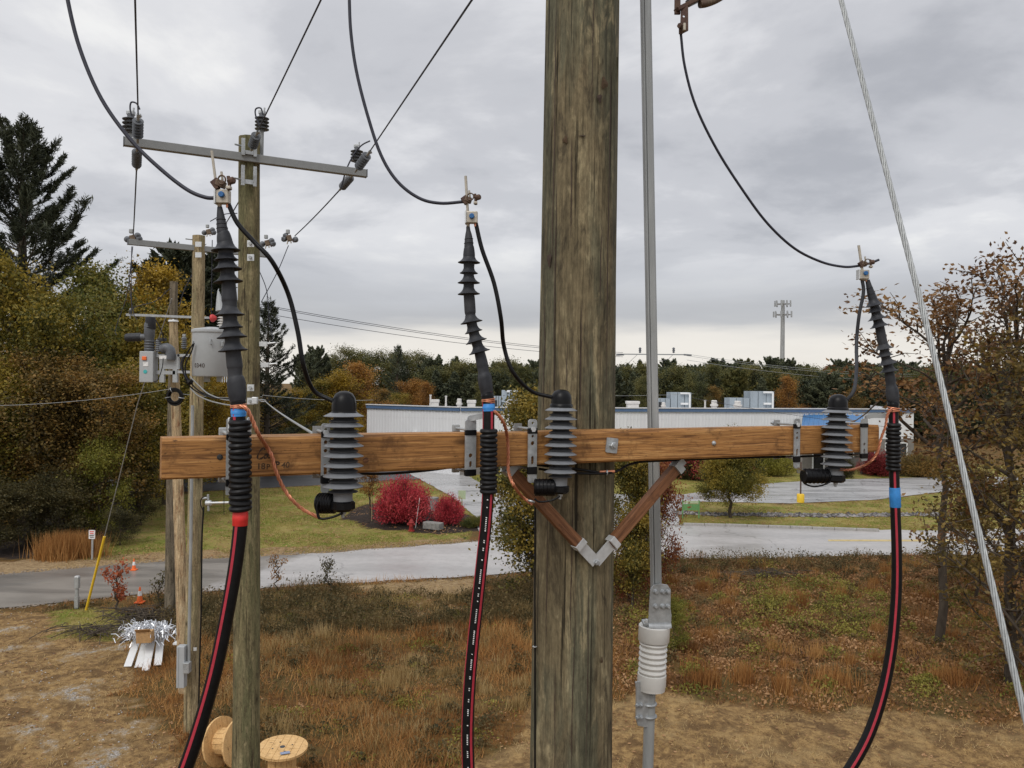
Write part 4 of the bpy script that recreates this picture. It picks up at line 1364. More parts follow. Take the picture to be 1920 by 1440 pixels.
power_cable(YC3,
    [(1626.5, 525, 4), (1629, 535, 5), (1632, 546, 6.5), (1635, 556, 7.5), (1638, 566, 8.2), (1641, 580, 8.2), (1645, 598, 8.2), (1649, 612, 8.2), (1651, 622, 8.4), (1654, 638, 8.6), (1657, 650, 8.2), (1660, 667, 8.2), (1664, 682, 8.3), (1667, 696, 8.4), (1669, 710, 9.2), (1670.5, 722, 9), (1672, 729, 10.6), (1673, 736, 11.4), (1674, 746, 11.4), (1675, 752, 10.4), (1675, 757, 10)],
    [(1639, 571, 17), (1642.5, 585, 14), (1646, 599, 17), (1649.5, 612, 17), (1657.5, 654, 16.5), (1660.5, 667, 14), (1664, 681, 17), (1667, 695, 16.5)], None,
    [(1675, 752, 8.6), (1675.5, 790, 8.6), (1676, 850, 8.8), (1677, 900, 9), (1679, 960, 9), (1681, 1020, 9.2), (1681.5, 1080, 9.3), (1679, 1140, 9.5), (1671, 1220, 9.8), (1655, 1300, 10), (1630, 1375, 10.3), (1598, 1435, 10.5), (1560, 1490, 10.8)],
    ((1675, 793), (1675, 883), 11.4, 12),
    [(1674.5, 752, 1675, 764, 10.2, 'black'), (1677.5, 914, 1679, 951, 9.8, 'blue')], -.35,
    'black power cable with wide blue tape hung off the right arm end', (1618.5, 515, 19, 17, 1620.5, 513, 4.2), [(1630, 540, 6), (1633.5, 551, 7)], None)


# surge arresters
def arrester(x0, yt, x1, yb, off, hw, cap_h, rims, base, label, strap, block):
    Ya = armY((x0 + x1) / 2, 840, off)
    k = Ya / F
    top, bot = P(x0, yt, Ya), P(x1, yb, Ya)
    ax = (top - bot).normalized()
    t = thing('surge_arrester', label, 'surge arrester', bot, 'surge arresters on the crossarm')
    cw = cap_h[1] * k; ch = (cap_h[0] - yt) * k
    cpt = P(x0, cap_h[0], Ya)
    MB().lathe([(cw * 1.12, -.006), (cw * 1.1, .002), (cw, .006), (cw * .985, ch * .45), (cw * .9, ch * .68), (cw * .68, ch * .88), (cw * .35, ch * .98), (.001, ch)], cpt, ax, n=28).build('cap', M['cap'], t)
    tot = yb - yt
    core0 = P(x0 + (x1 - x0) * (cap_h[0] - yt) / tot, cap_h[0], Ya)
    e = rims[-1] + 6
    core1 = P(x0 + (x1 - x0) * (e - yt) / tot, e, Ya)
    co = MB().tube([core0, core1], hw * .52 * k, 24).build('core', M['core'], t)
    pit = (rims[-1] - rims[0]) / (len(rims) - 1)
    for i, y in enumerate(rims):
        for yy, w in ((y, 1.0),) + (((y + pit * .5, .74),)):
            p = P(x0 + (x1 - x0) * (yy - yt) / tot, yy, Ya)
            Rr = hw * w * k; rb = hw * .5 * k; h = pit * (.52 if w == 1 else .2) * k
            MB().lathe([(rb, h), (rb + (Rr - rb) * .35, h * .62), (Rr * .96, .0012), (Rr, 0), (Rr * .985, -.0018), (rb + (Rr - rb) * .4, -.0005), (rb, h * .12)], p, ax, n=32, cap=False).build('shed', M['shed'] if w == 1 else M['shed2'], co)
    b0, b1, b2, bw = base
    pb0 = P(x1, b0, Ya)
    MB().lathe([(bw * .82 * k, 0), (bw * .82 * k, -(b1 - b0) * k)], pb0, ax, n=24).build('end_fitting', M['shed'], t)
    pb1 = P(x1, b1, Ya); hb = (b2 - b1) * k
    fl = MB().lathe([(bw * .9 * k, 0), (bw * 1.05 * k, -hb * .15), (bw * 1.05 * k, -hb * .75), (bw * .8 * k, -hb)], pb1, ax, n=10, smooth=False).build('base_clamp', M['cap'], t)
    st = MB().tube([pb1 - ax * hb, pb1 - ax * (hb + .020)], .0055, 8).build('stud', M['galv'], t)
    MB().lathe([(.010, 0), (.010, .008)], pb1 - ax * (hb + .010), ax, n=6, smooth=False).build('nut', M['galv'], st)
    # isolating block from the strap to the base
    (sx, sw, sy0, sy1, holes, foot) = strap
    so = .012
    (ix0, iy0, ix1, iy1) = block
    Yb = armY(sx, 900, so)
    ia, ib = P(ix0, (iy0 + iy1) / 2, (Yb + Ya) / 2), P(ix1, (iy0 + iy1) / 2, Ya)
    hgt = (iy1 - iy0) * k
    ibk = MB().tube([ia, ia.lerp(ib, .05), ia.lerp(ib, .95), ib], [hgt * .44, hgt * .5, hgt * .5, hgt * .44], 16).build('isolator', M['cap'], t)
    nr = 6
    for i in range(nr):
        MB().torus(ia.lerp(ib, (i + .5) / nr), ib - ia, hgt * .49, hgt * .05, 16, 5).build('rib', M['cap'], ibk)
    # strap
    cy = (sy0 + sy1) / 2
    ks = armY(sx, cy, so) / F
    hole2 = []
    for hy, hr, hh in holes:
        dy = (cy - hy) * ks
        hole2.append(slot(0, dy, hr * ks, hh * ks) if hh else circ(0, dy, hr * ks))
    sc = A(sx, cy, so)
    pl = plate_mesh(rrect(sw * ks, (sy1 - sy0) * ks, sw * ks * .3), hole2, .005, sc, U, (0, 0, 1)).build('strap', M['galv'], t)
    ty = P(sx, 860, 1)
    for zc, hz in ((ZT + .004, .020), (ZB - .016, .026)):
        q = Vector((sc.x, sc.y, zc))
        MB().box(q, (sw * ks * 1.06, .012, hz), U, NB, (0, 0, 1)).build('tape_band', M['cap'], t, bevel=.002)
    # carriage bolts over and under the arm to a keeper behind
    for zc in (ZT + .010, ZB - .012):
        q = Vector((sc.x, sc.y, zc))
        MB().tube([q, q + NB * (ARM_D + .055)], .0048, 8).build('clamp_bolt', M['galv_rod'], t)
        MB().lathe([(.011, 0), (.011, .009)], q + NB * (ARM_D + .032), NB, n=6, smooth=False).build('nut', M['galv'], t)
    MB().lathe([(.010, 0), (.010, .006)], Vector((sc.x, sc.y, ZT + .010)) + NF * .004, NF, n=6, smooth=False).build('nut', M['galv_lite'], t)
    MB().box(Vector((sc.x, sc.y, ZA)) + NB * (ARM_D + .02), (.03, .006, ARM_H + .05), U, NB, (0, 0, 1)).build('keeper', M['galv_rod'], t)
    if foot:
        fb = Vector((sc.x, sc.y, 0)); zf = P(sx, sy1, armY(sx, sy1, so)).z
        pts = [fb + Vector((0, 0, zf + .02)), fb + Vector((0, 0, zf + .004)) + U * .004, fb + Vector((0, 0, zf - .004)) + U * .014, ia + Vector((0, 0, hgt * .35))]
        mbf = MB()
        for i in range(len(pts) - 1): mbf.beam(pts[i], pts[i + 1], sw * ks * .96, .005, U)
        vs = []
        for i in range(len(pts)):
            vs += [pts[i] + NF * .013, pts[i] + NB * .013]
        MB().add(vs, [(2 * i, 2 * i + 2, 2 * i + 3, 2 * i + 1) for i in range(len(pts) - 1)]).build('foot', M['galv_lite'], t)
    return t, Ya, pb1 - ax * (hb + .014)


ar1, YA1, s1 = arrester(645, 733, 643, 975, .075, 37.5, (775, 23), [780, 799, 817.5, 836, 855, 873.5, 892.5, 912], (922, 939, 958, 22), 'grey ribbed surge arrester with black cap, leftmost of the three',
                       (610, 16, 794, 924, [(806, 3.2, 0), (829, 3.6, 0), (845, 3.6, 0), (880, 3.2, 14)], False), (598, 925, 628, 962))
ar2, YA2, s2 = arrester(1052.5, 730, 1050, 935, .06, 30.5, (760, 19.5), [769.5, 786, 802.5, 819, 835.5, 852, 868, 885], (894, 910, 925, 17), 'grey ribbed surge arrester standing in front of the main pole',
                       (998, 18.5, 786, 905, [(793, 2.6, 0), (818, 2.6, 0), (831, 4, 0), (863, 2.8, 10)], True), (1001, 898, 1042, 930))
ar3, YA3, s3 = arrester(1571, 739, 1567, 912, .05, 28, (766, 17.5), [773, 787.5, 802, 815.5, 829, 843, 857, 871], (876, 890, 904, 17), 'grey ribbed surge arrester near the right end of the crossarm',
                       (1494, 14.5, 785, 878, [(790, 2.2, 0), (812, 2.2, 0), (821, 2.8, 0), (848, 2.2, 9)], True), (1506, 879, 1552, 906))


# cable support brackets
def cable_bracket(label, sx, sw, sy0, sy1, holes, arm_pts, off, mat):
    cy = (sy0 + sy1) / 2; so = .012
    k = armY(sx, cy, so) / F
    sc = A(sx, cy, so)
    t = thing('cable_bracket', label, 'bracket', A(sx, sy1, so), 'cable brackets on the crossarm')
    hl = [(slot(0, (cy - a) * k, b * k, c * k) if c else circ(0, (cy - a) * k, b * k)) for a, b, c in holes]
    plate_mesh(rrect(sw * k, (sy1 - sy0) * k, sw * k * .2), hl, .006, sc, U, (0, 0, 1)).build('strap', M[mat], t)
    for zc, hz in ((ZT + .002, .018), (ZB - .014, .022)):
        MB().box(Vector((sc.x, sc.y, zc)), (sw * k * 1.05, .013, hz), U, NB, (0, 0, 1)).build('tape_band', M['cap'], t, bevel=.002)
        q = Vector((sc.x, sc.y, zc + (.008 if zc > ZA else 0)))
        MB().tube([q, q + NB * (ARM_D + .05)], .0048, 8).build('clamp_bolt', M['galv_rod'], t)
        MB().box(q + NB * (ARM_D + .035), (.026, .016, .026), U, NB, (0, 0, 1)).build('nut', M['galv_rod'], t, bevel=.003)
    # arm bent from the strap top to a saddle behind the cable
    pts = spline([P(a, b, y) for a, b, y in arm_pts], 5)
    vs = []
    w = sw * k * .45
    for i, p in enumerate(pts):
        vs += [p + Vector((0, 0, w * .55)), p - Vector((0, 0, w * .55)), p - Vector((0, 0, w * .55)) + NB * .006, p + Vector((0, 0, w * .55)) + NB * .006]
    fs = []
    for i in range(len(pts) - 1):
        for j in range(4): fs.append((4 * i + j, 4 * i + (j + 1) % 4, 4 * i + 4 + (j + 1) % 4, 4 * i + 4 + j))
    MB().add(vs, fs).build('saddle_arm', M[mat], t)
    return t


b1 = cable_bracket('grey steel cable bracket behind the left cable grip', 428, 8, 786, 928, [], [(428, 800, YC1 + .05), (431, 788, YC1 + .035), (437, 783, YC1 + .03), (447, 782, YC1 + .03)], .012, 'galv')
k = YC1 / F
for px in (431.5, 467):
    q = P(px, 797, YC1)
    plate_mesh(rrect(.016, .045, .006), [], .005, q, (0.3, .95, 0), (0, 0, 1)).build('saddle_ear', M['galv_lite'], b1, bevel=.001)
cable_bracket('grey steel cable bracket beside the middle cable grip', 882, 22, 787, 893, [(854, 4, 0), (870, 2.6, 6)], [(876, 796, armY(876, 790, .014)), (879, 786, YC2 + .03), (890, 783, YC2 + .03), (903, 780, YC2 + .026), (912, 779, YC2 + .024)], .012, 'galv')
cable_bracket('weathered steel cable bracket at the right end of the crossarm', 1620, 17, 785, 864, [(797, 3, 0), (833, 2.8, 0), (848, 2.4, 8)], [(1620, 792, armY(1620, 790, .014)), (1623, 783, YC3 + .02), (1636, 780, YC3 + .02), (1655, 780, YC3 + .015), (1668, 780, YC3 + .014)], .012, 'galv_rod')


# copper earth braids
def braid(pts, label, ys):
    path = spline([P(a, b, y) for (a, b), y in zip(pts, ys)], 6)
    o = twist(path, .0034, .0030, 3, .055).build('copper_braid', M['copper'], loc=path[0])
    return tag(o, label, 'earth braid', 'twisted copper earth braids')


o1 = braid([(450, 762), (462, 766), (472, 785), (485, 815), (500, 838), (510, 856), (516, 880), (530, 912), (546, 935), (568, 955), (597, 970)], 'long copper braid looping from left cable below the arm',
           [YC1 - .03, YC1 - .03, YC1 - .02, YC1 + .0, armY(500, 838, .022), armY(510, 856, .02), armY(516, 880, .02), YA1 - .02, YA1 - .02, YA1 - .01, YA1 - .01])
MB().torus(P(597, 968, YA1 - .01), (1, .2, .4), .007, .004, 12, 6).build('crimp', M['rust'], o1)
o2 = braid([(921, 768), (934, 778), (945, 795), (951, 820), (953, 850), (953, 880), (962, 908), (978, 930), (998, 946)], 'copper braid hanging in front of the arm beside the middle cable',
           [YC2 - .01, YC2 + .0, YC2 + .02, armY(951, 820, .03), armY(953, 850, .02), armY(953, 880, .02), YC2 + .02, YA2 - .02, YA2 - .01])
MB().torus(P(996, 940, YA2 - .01), (.3, .2, 1), .010, .004, 12, 6).build('crimp', M['galv'], o2)
o3 = braid([(1672, 766), (1664, 778), (1660, 800), (1652, 822), (1646, 846), (1634, 864), (1615, 875), (1595, 881), (1575, 880)], 'copper braid joining right cable to the nearby arrester base',
           [YC3 - .03, YC3 - .03, YC3 - .03, YC3 - .02, YC3 - .02, YC3 - .01, YC3, YA3 - .02, YA3 - .04])
mb = MB()
for i in range(4):
    cpt = P(1675, 768 + (i - 1.5) * 2, YC3)
    mb.tube([cpt + Vector((math.sin(a) * .026, -math.cos(a) * .026, .003 * a * (1 if i % 2 else -1))) for a in np.linspace(-1.6, 1.6, 12)], .0022, 6)
mb.build('earth_strands', M['copper'], o3)


# wires with a part-free single run
def wire(name, pts, ys, r, label, cat, mat='wire', group=None, dens=6, n=10):
    if not isinstance(ys, (list, tuple)): ys = [ys] * len(pts)
    path = spline([P(a, b, y) for (a, b), y in zip(pts, ys)], dens)
    o = MB().tube(path, r, n).build(name, M[mat], loc=path[-1])
    return tag(o, label, cat, group)


wire('jumper_wire', [(112, -190), (118, -70), (127, 0), (150, 92), (190, 185), (245, 262), (300, 316), (350, 355), (385, 370), (408, 371)], YC1, .0058, 'dark jumper wire curving down to the left termination', 'wire', group='jumper wires to the terminations')
wire('jumper_wire', [(655, -190), (654, -70), (655, 0), (658, 62), (668, 132), (688, 212), (714, 290), (745, 340), (785, 371), (825, 381), (872, 378)], YC2, .0055, 'dark jumper wire curving down to the middle termination', 'wire', group='jumper wires to the terminations')
wire('jumper_wire', [(1276, 58), (1284, 125), (1305, 200), (1345, 282), (1395, 360), (1440, 420), (1490, 466), (1540, 491), (1580, 500), (1606, 499), (1630, 494), (1648, 487)], [3.30, 3.32, 3.35, 3.4, 3.45, 3.5, 3.55, YC3, YC3, YC3, YC3, YC3], .0056, 'dark jumper wire hanging from the rusty bracket to the right termination', 'wire', group='jumper wires to the terminations')
wire('arrester_lead', [(428, 382), (445, 418), (475, 452), (510, 490), (540, 550), (558, 620), (569, 685), (588, 732), (624, 752)], [YC1] * 4 + [(YC1 + YA1) / 2] * 3 + [YA1, YA1], .0070, 'black lead bowing from left termination to the left arrester', 'wire', 'black', 'arrester leads')
wire('arrester_lead', [(892, 418), (904, 468), (926, 530), (939, 595), (945, 650), (962, 698), (996, 733), (1036, 745)], [YC2] * 4 + [(YC2 + YA2) / 2] * 2 + [YA2, YA2], .0072, 'black lead bowing from middle termination to the middle arrester', 'wire', 'black', 'arrester leads')
wire('arrester_lead', [(1616, 522), (1619, 548), (1611, 590), (1606, 640), (1606, 690), (1601, 732), (1586, 752)], [YC3] * 4 + [(YC3 + YA3) / 2] + [YA3, YA3], .0078, 'grey black lead from right termination to the right arrester', 'wire', 'rubber', 'arrester leads')
wire('earth_lead', [(617, 885), (660, 887), (720, 888), (800, 882), (870, 873), (960, 868), (1030, 874), (1085, 880), (1122, 886)], [armY(x, 880, -.12) for x in (617, 660, 720, 800, 870, 960)] + [2.96, 2.98, 3.0], .005, 'black wire strung along the underside of the crossarm, left half', 'wire', 'black')
o = wire('earth_lead', [(1010, 879), (1060, 886), (1122, 888), (1155, 884), (1190, 868), (1260, 863), (1400, 858), (1500, 856), (1600, 852)], [2.95, 2.97, 3.0, 3.04] + [armY(x, 860, -.05) for x in (1190, 1260, 1400, 1500, 1600)], .0046, 'black wire strung along the underside of the crossarm, right half', 'wire', 'black')
cp = P(1138, 886, 3.02)
MB().tube([cp - Vector((.028, 0, -.002)), cp + Vector((.03, .01, .004))], .0055, 8).build('bare_splice', M['copper'], o)
MB().torus(cp, (1, 0, 0), .007, .004, 12, 6).build('clamp', M['galv'], o)
# short tails under each arrester
for pts, Y, lb in (([(598, 940), (594, 955), (600, 972), (622, 970), (643, 962)], YA1 - .02, 'short black tail looped under the left arrester'), ([(1002, 935), (1012, 941), (1035, 938), (1050, 930)], YA2 - .03, 'short black tail looped under the middle arrester'), ([(1505, 890), (1507, 905), (1524, 912), (1545, 909), (1566, 898)], YA3 - .02, 'short black tail looped under the right arrester')):
    wire('arrester_tail', pts, Y, .0036, lb, 'wire', 'cap', 'arrester tails')


# hot line clamps at the tops
def line_clamp(x, y, Y, s, rod0, rod1, label, seed):
    rg = random.Random(seed); k = Y / F * s
    c = P(x, y, Y - .01)
    t = thing('line_clamp', label, 'clamp', c, 'bronze line clamps on the terminations')
    MB().tube([P(*rod0, Y - .012), P(*rod1, Y - .012)], 2.6 * Y / F, 8).build('stirrup_rod', M['tin'], t)
    MB().box(c + Vector((-4 * k, 0, 0)), (16 * k, .028, 13 * k), (.95, 0, -.3), (0, 1, 0)).build('clamp_body', M['bronze'], t, bevel=.003)
    MB().prism([c + Vector((-22 * k, -.012, 2 * k)), c + Vector((-10 * k, -.012, 11 * k)), c + Vector((-6 * k, -.012, -9 * k)), c + Vector((-12 * k, -.012, -12 * k))], (0, .02, 0)).build('jaw', M['rust'], t, bevel=.001)
    MB().torus(c + Vector((2 * k, -.018, 5 * k)), (.3, 1, .1), 8 * k, 1.6 * k, 20, 6).build('eye_ring', M['bronze'], t)
    MB().lathe([(6 * k, 0), (7 * k, .004), (7 * k, .016), (5 * k, .02)], c + Vector((13 * k, -.005, 4 * k)), (.8, -.5, .1), n=8, smooth=False).build('nut', M['rust'], t)
    MB().tube([c + Vector((12 * k, -.01, 13 * k)), c + Vector((14 * k, -.01, 2 * k)), c + Vector((15 * k, -.01, -13 * k))], 3.4 * k, 8).build('eye_screw', M['rust'], t)
    MB().box(c + Vector((14 * k, -.012, -9 * k)), (9 * k, .018, 6 * k)).build('lug', M['tin'], t, bevel=.002)
    MB().tube([c + Vector((-2 * k, -.005, 22 * k)), c + Vector((1 * k, -.005, 2 * k))], 2.4 * k, 8).build('pin', M['tin'], t)


line_clamp(418, 345, YC1, 1.0, (397, 283), (406, 352), 'rusty bronze line clamp above the left termination', 1)
line_clamp(881, 375, YC2, .78, (873, 330), (877, 398), 'bronze line clamp above the middle termination', 2)
line_clamp(1622, 495, YC3, .62, (1610, 460), (1617, 508), 'dark bronze line clamp above the right termination', 3)

# rusty bracket at the top of the picture
Yb = 3.30
rb = thing('switch_bracket', 'rusty steel bracket of an overhead switch at the top edge', 'bracket', P(1276, 58, Yb))
fr = MB()
MB().box((P(1270, -60, Yb) + P(1271, 26, Yb)) / 2, (11 * Yb / F, .012, 88 * Yb / F)).build('hanger', M['rust'], rb, bevel=.002)
MB().beam(P(1268, 19, Yb - .01), P(1345, -20, Yb + .05), .035, .016).build('blade', M['rust'], rb, bevel=.002)
MB().beam(P(1290, 6, Yb + .03), P(1330, -14, Yb + .06), .03, .03).build('contact', M['poly'], rb, bevel=.004)
MB().tube(spline([P(1312, 8, Yb + .02), P(1325, 6, Yb + .03), P(1345, -2, Yb + .05), P(1370, -18, Yb + .08)], 4), .016, 10).build('arm_casting', M['bronze'], rb)
pp = plate_mesh([(-.014, .04), (.015, .04), (.017, -.06), (-.006, -.072), (-.016, -.06)], [circ(-.002, -.002, .005)], .006, P(1283, 30, Yb - .012), (1, 0, 0), (0, 0, 1))
pp.build('terminal_pad', M['rust'], rb)
MB().box(P(1283, 51, Yb - .025), (.010, .016, .030)).build('bolt', M['tin'], rb, bevel=.002)
MB().lathe([(.011, 0), (.011, .01)], P(1276, 49, Yb - .02), (-.6, -.6, 0), n=6, smooth=False).build('nut', M['rust'], rb)
MB().tube([P(1276.5, 52, Yb - .01), P(1276.5, 64, Yb - .002)], .0085, 8).build('lug', M['rust'], rb)

# operating rod with porcelain section
YR = 3.45
kr = YR / F
rod = thing('operating_rod', 'vertical galvanised pipe with white porcelain insulator right of the main pole', 'operating rod', P(1207, 1700, YR))
p0, p1 = P(1209, -80, YR), P(1231, 1150, YR)
d = (p1 - p0).normalized(); sd = Vector((1, 0, 0))
# rolled channel: flat front, groove at the left
W2 = 9.6 * kr
cs = [(-1, .6), (-1, -.5), (-.72, -.8), (-.5, -.8), (-.46, -.45), (-.34, -.45), (-.3, -.85), (.7, -.9), (1, -.6), (1, .6)]
u_ = Vector((1, 0, 0)); v_ = Vector((0, 1, 0))
MB().prism([p0 + u_ * (a * W2) + v_ * (b * W2) for a, b in cs], p1 - p0).build('upper_rod', M['galv_rod'], rod)
# upper clevis plate with six bolts
c = P(1237, 1133, YR - .035)
ol = [(x * kr, y * kr) for x, y in ((-21, -38), (21, -38), (22, -20), (20, -8), (20, 28), (14, 36), (0, 38), (-12, 36), (-18, 28), (-20, -8))]
cl = plate_mesh(ol, [], .008, c, (1, .05, 0), (0, 0, 1)).build('clevis_plate', M['galv'], rod, bevel=.002)
for bx in (-9, 4, 14):
    for by in (24, -3):
        q = c + Vector((bx * kr, -.004, by * kr))
        MB().lathe([(5.0 * kr, 0), (5.0 * kr, .002), (4 * kr, .003), (3.6 * kr, .012), (2.6 * kr, .016)], q, (0.25, -1, 0), n=8, smooth=False).build('bolt', M['galv'], cl)
vs = []
for i in range(7):
    an = math.pi / 2 * i / 6
    vs += [c + Vector((s * 21 * kr, .018 * math.sin(an) * -1 + .0, -30 * kr - .020 * (1 - math.cos(an)) - .008)) for s in (-1, 1)]
MB().add(vs, [(2 * i, 2 * i + 1, 2 * i + 3, 2 * i + 2) for i in range(6)], True).build('bent_lip', M['galv'], cl)
q = P(1213, 1163, YR - .02)
MB().box(q + Vector((.01, .01, -.012)), (.055, .06, .012)).build('foot_plate', M['galv'], rod, bevel=.003)
MB().lathe([(.011, 0), (.011, .008), (.008, .009), (.008, .014)], q + Vector((-.004, -.012, -.006)), (0, 0, 1), n=6, smooth=False).build('bolt', M['galv_lite'], rod)
# porcelain
i0_, i1_ = P(1227, 1172, YR), P(1221, 1292, YR)
ax = (i1_ - i0_); Li = ax.length; ax.normalize(); hw = 29 * kr
po = MB().lathe([(hw * .96, 0), (hw, .003), (hw, Li * .235), (hw * .97, Li * .245), (hw * .80, Li * .25), (hw * .78, Li * .75), (hw * .92, Li * .76), (hw * .93, Li * .93), (hw * .90, Li * .95), (hw * .88, Li)], i0_, ax, n=32).build('insulator', M['porc'], rod)
for i in range(6):
    s = .285 + .085 * i
    MB().torus(i0_ + ax * (Li * s), ax, hw * .78, hw * .135, 32, 8).build('rib', M['porc'], po)
# lower clamp
q = P(1208, 1300, YR)
lc = plate_mesh([(x * kr, y * kr) for x, y in ((-20, 26), (-10, 27), (4, 20), (10, 8), (12, -10), (12, -56), (6, -60), (-14, -55), (-18, -40), (-18, 10))], [], .010, q + Vector((0, -.02, 0)), (1, .25, 0), (0, 0, 1)).build('lower_clamp', M['galv'], rod, bevel=.002)
MB().box(P(1224, 1294, YR), (.075, .05, .012), (1, 0, -.05), (0, 1, 0)).build('foot_plate', M['galv'], rod, bevel=.003)
pa, pb_ = P(1219, 1300, YR), P(1207, 1700, YR)
MB().tube([pa, pb_], 10.2 * kr, 20, cap=False).build('lower_pipe', M['galv_rod'], rod)
MB().lathe([(8.6 * kr, 0), (8.6 * kr, .004)], pa + Vector((0, 0, -.008)), (0, 0, 1), n=18).build('pipe_bore', M['dark'], rod)
for py in (1319, 1342):
    c_ = P(1217, py, YR)
    ub = MB().torus(c_ + Vector((0, .0, 0)), (pa - pb_), 12.4 * kr, 2.7 * kr, 20, 8).build('u_bolt', M['galv'], lc)
    for dx in (-16, -9):
        MB().lathe([(3.8 * kr, 0), (3.8 * kr, .012), (2.5 * kr, .018)], P(1208 + dx + 4, py + 2, YR - .028), (-.5, -1, 0), n=6, smooth=False).build('nut', M['galv'], lc)

# guy strand on the right
g0, g1 = P(1577, 0, 1.80), P(1920, 1335, 1.25)
g0x = g0 + (g0 - g1) * .25; g1x = g1 + (g1 - g0) * .5
pth = [g0x, g0, g0.lerp(g1, .5) + Vector((.004, 0, 0)), g1, g1x]
gy = twist(pth, .0037, .0019, 6, .17, 7)
gy.tube(pth, .0024, 6)
tag(gy.build('guy_strand', M['strand'], loc=g1x), 'thick twisted steel guy strand slanting down the right side', 'guy wire')
# ------------------------------------------------------------------ the row of poles on the left
def far_pole(name, p_top, p_bot, hw_top, hw_bot, Y, mat, label, seed, segs=28, rings=60):
    a, b = P(*p_top, Y), P(*p_bot, Y)
    base = ext(b, a, -0.05)
    kk = Y / F
    rtop, rbot = hw_top * kk, hw_bot * kk
    sl2 = (rbot - rtop) / (a.z - b.z)
    t = thing(name, label, 'utility pole', base, 'utility poles along the row')
    pole_mb(base, a, rbot + sl2 * (b.z - base.z), rtop, segs, rings, seed, .007, 5).build('shaft', M[mat], t)
    return t, a, base


pole2, top2, base2 = far_pole('utility_pole', (468, 258), (461, 1430), 18.5, 25, 10.6, 'pole_mid', 'olive wooden pole with grey crossarm, nearest behind the left cable', 21, 40, 90)
pole3, top3, base3 = far_pole('utility_pole', (373, 442), (359, 1375), 11, 14.5, 16.0, 'pole_tan', 'tan wooden pole carrying the grey transformer tank', 22)
pole4, top4, base4 = far_pole('utility_pole', (325, 600), (346, 1290), 7.5, 11.5, 18.0, 'pole_new', 'pale peeled pole carrying the grey recloser, leaning slightly', 23)
pole5, top5, base5 = far_pole('utility_pole', (326, 528), (319, 1150), 7, 10.5, 24.0, 'pole_old', 'dark grey old pole standing behind the pale peeled pole', 24)
MB().lathe([(.10, 0), (.11, -.04), (.0, .02)], top4 + Vector((0, 0, .0)), (0, 0, 1), n=14).build('cap', M['white'], pole4)


def arm_beam(p0, p1, w, h, label, grp=None):
    t = thing('crossarm', label, 'crossarm', p0, grp)
    MB().beam(p0, p1, w, h).build('beam', M['fibre'], t, bevel=.006)
    d = (p1 - p0).normalized()
    for p, s in ((p0, -1), (p1, 1)):
        MB().beam(p, p + d * s * .012, w * 1.02, h * 1.02).build('end_cap', M['poly'], t)
    return t


def pin_insulator(p, h, r, label, grp, wire_dir=None, n=4):
    t = thing('post_insulator', label, 'insulator', p, grp)
    MB().tube([p, p + Vector((0, 0, h))], r * .42, 12).build('core', M['poly'], t)
    MB().tube([p - Vector((0, 0, .12)), p], r * .22, 8).build('pin', M['galv_rod'], t)
    for i in range(n):
        z = h * (.12 + .6 * i / max(1, n - 1))
        MB().lathe([(r * .4, h * .10), (r, 0), (r * .97, -h * .03), (r * .4, h * .01)], p + Vector((0, 0, z)), n=18, cap=False).build('shed', M['poly'], t)
    MB().box(p + Vector((0, 0, h * 1.05)), (r * .9, r * .7, h * .22)).build('clamp', M['galv'], t, bevel=.008)
    MB().tube([p + Vector((r * .3, 0, h * 1.1)), p + Vector((r * .35, 0, h * 1.32))], r * .12, 6).build('bolt', M['galv'], t)
    return t


def deadend(p0, p1, r, label, grp):
    """polymer dead-end insulator from hardware at p0 to p1"""
    d = (p1 - p0); L_ = d.length; dn = d.normalized()
    t = thing('deadend_insulator', label, 'insulator', p0, grp)
    MB().tube([p0, p0 + dn * L_ * .22], r * .25, 8).build('clevis', M['galv_rod'], t)
    co = MB().tube([p0 + dn * L_ * .2, p0 + dn * L_ * .8], r * .45, 12).build('core', M['poly'], t)
    for i in range(6):
        MB().lathe([(r * .45, -L_ * .04), (r, 0), (r * .95, L_ * .012), (r * .45, L_ * .01)], p0 + dn * L_ * (.26 + .1 * i), dn, n=16, cap=False).build('shed', M['poly'], co)
    MB().tube([p0 + dn * L_ * .78, p1], r * .28, 8).build('shoe', M['galv_rod'], t)
    MB().lathe([(r * .35, 0), (r * .35, r * .6)], p1 - dn * L_ * .08, Vector((1, 0, .4)), n=6, smooth=False).build('bolt', M['galv_rod'], t)
    return t


a2l, a2r = P(233, 265, 9.8), P(686, 326, 11.18)
z2 = (a2l.z + a2r.z) / 2; a2l.z = a2r.z = z2
arm2 = arm_beam(a2l, a2r, .09, .105, 'long grey fibreglass crossarm on the olive pole')
d2 = (a2r - a2l).normalized(); n2 = Vector((d2.y, -d2.x, 0))
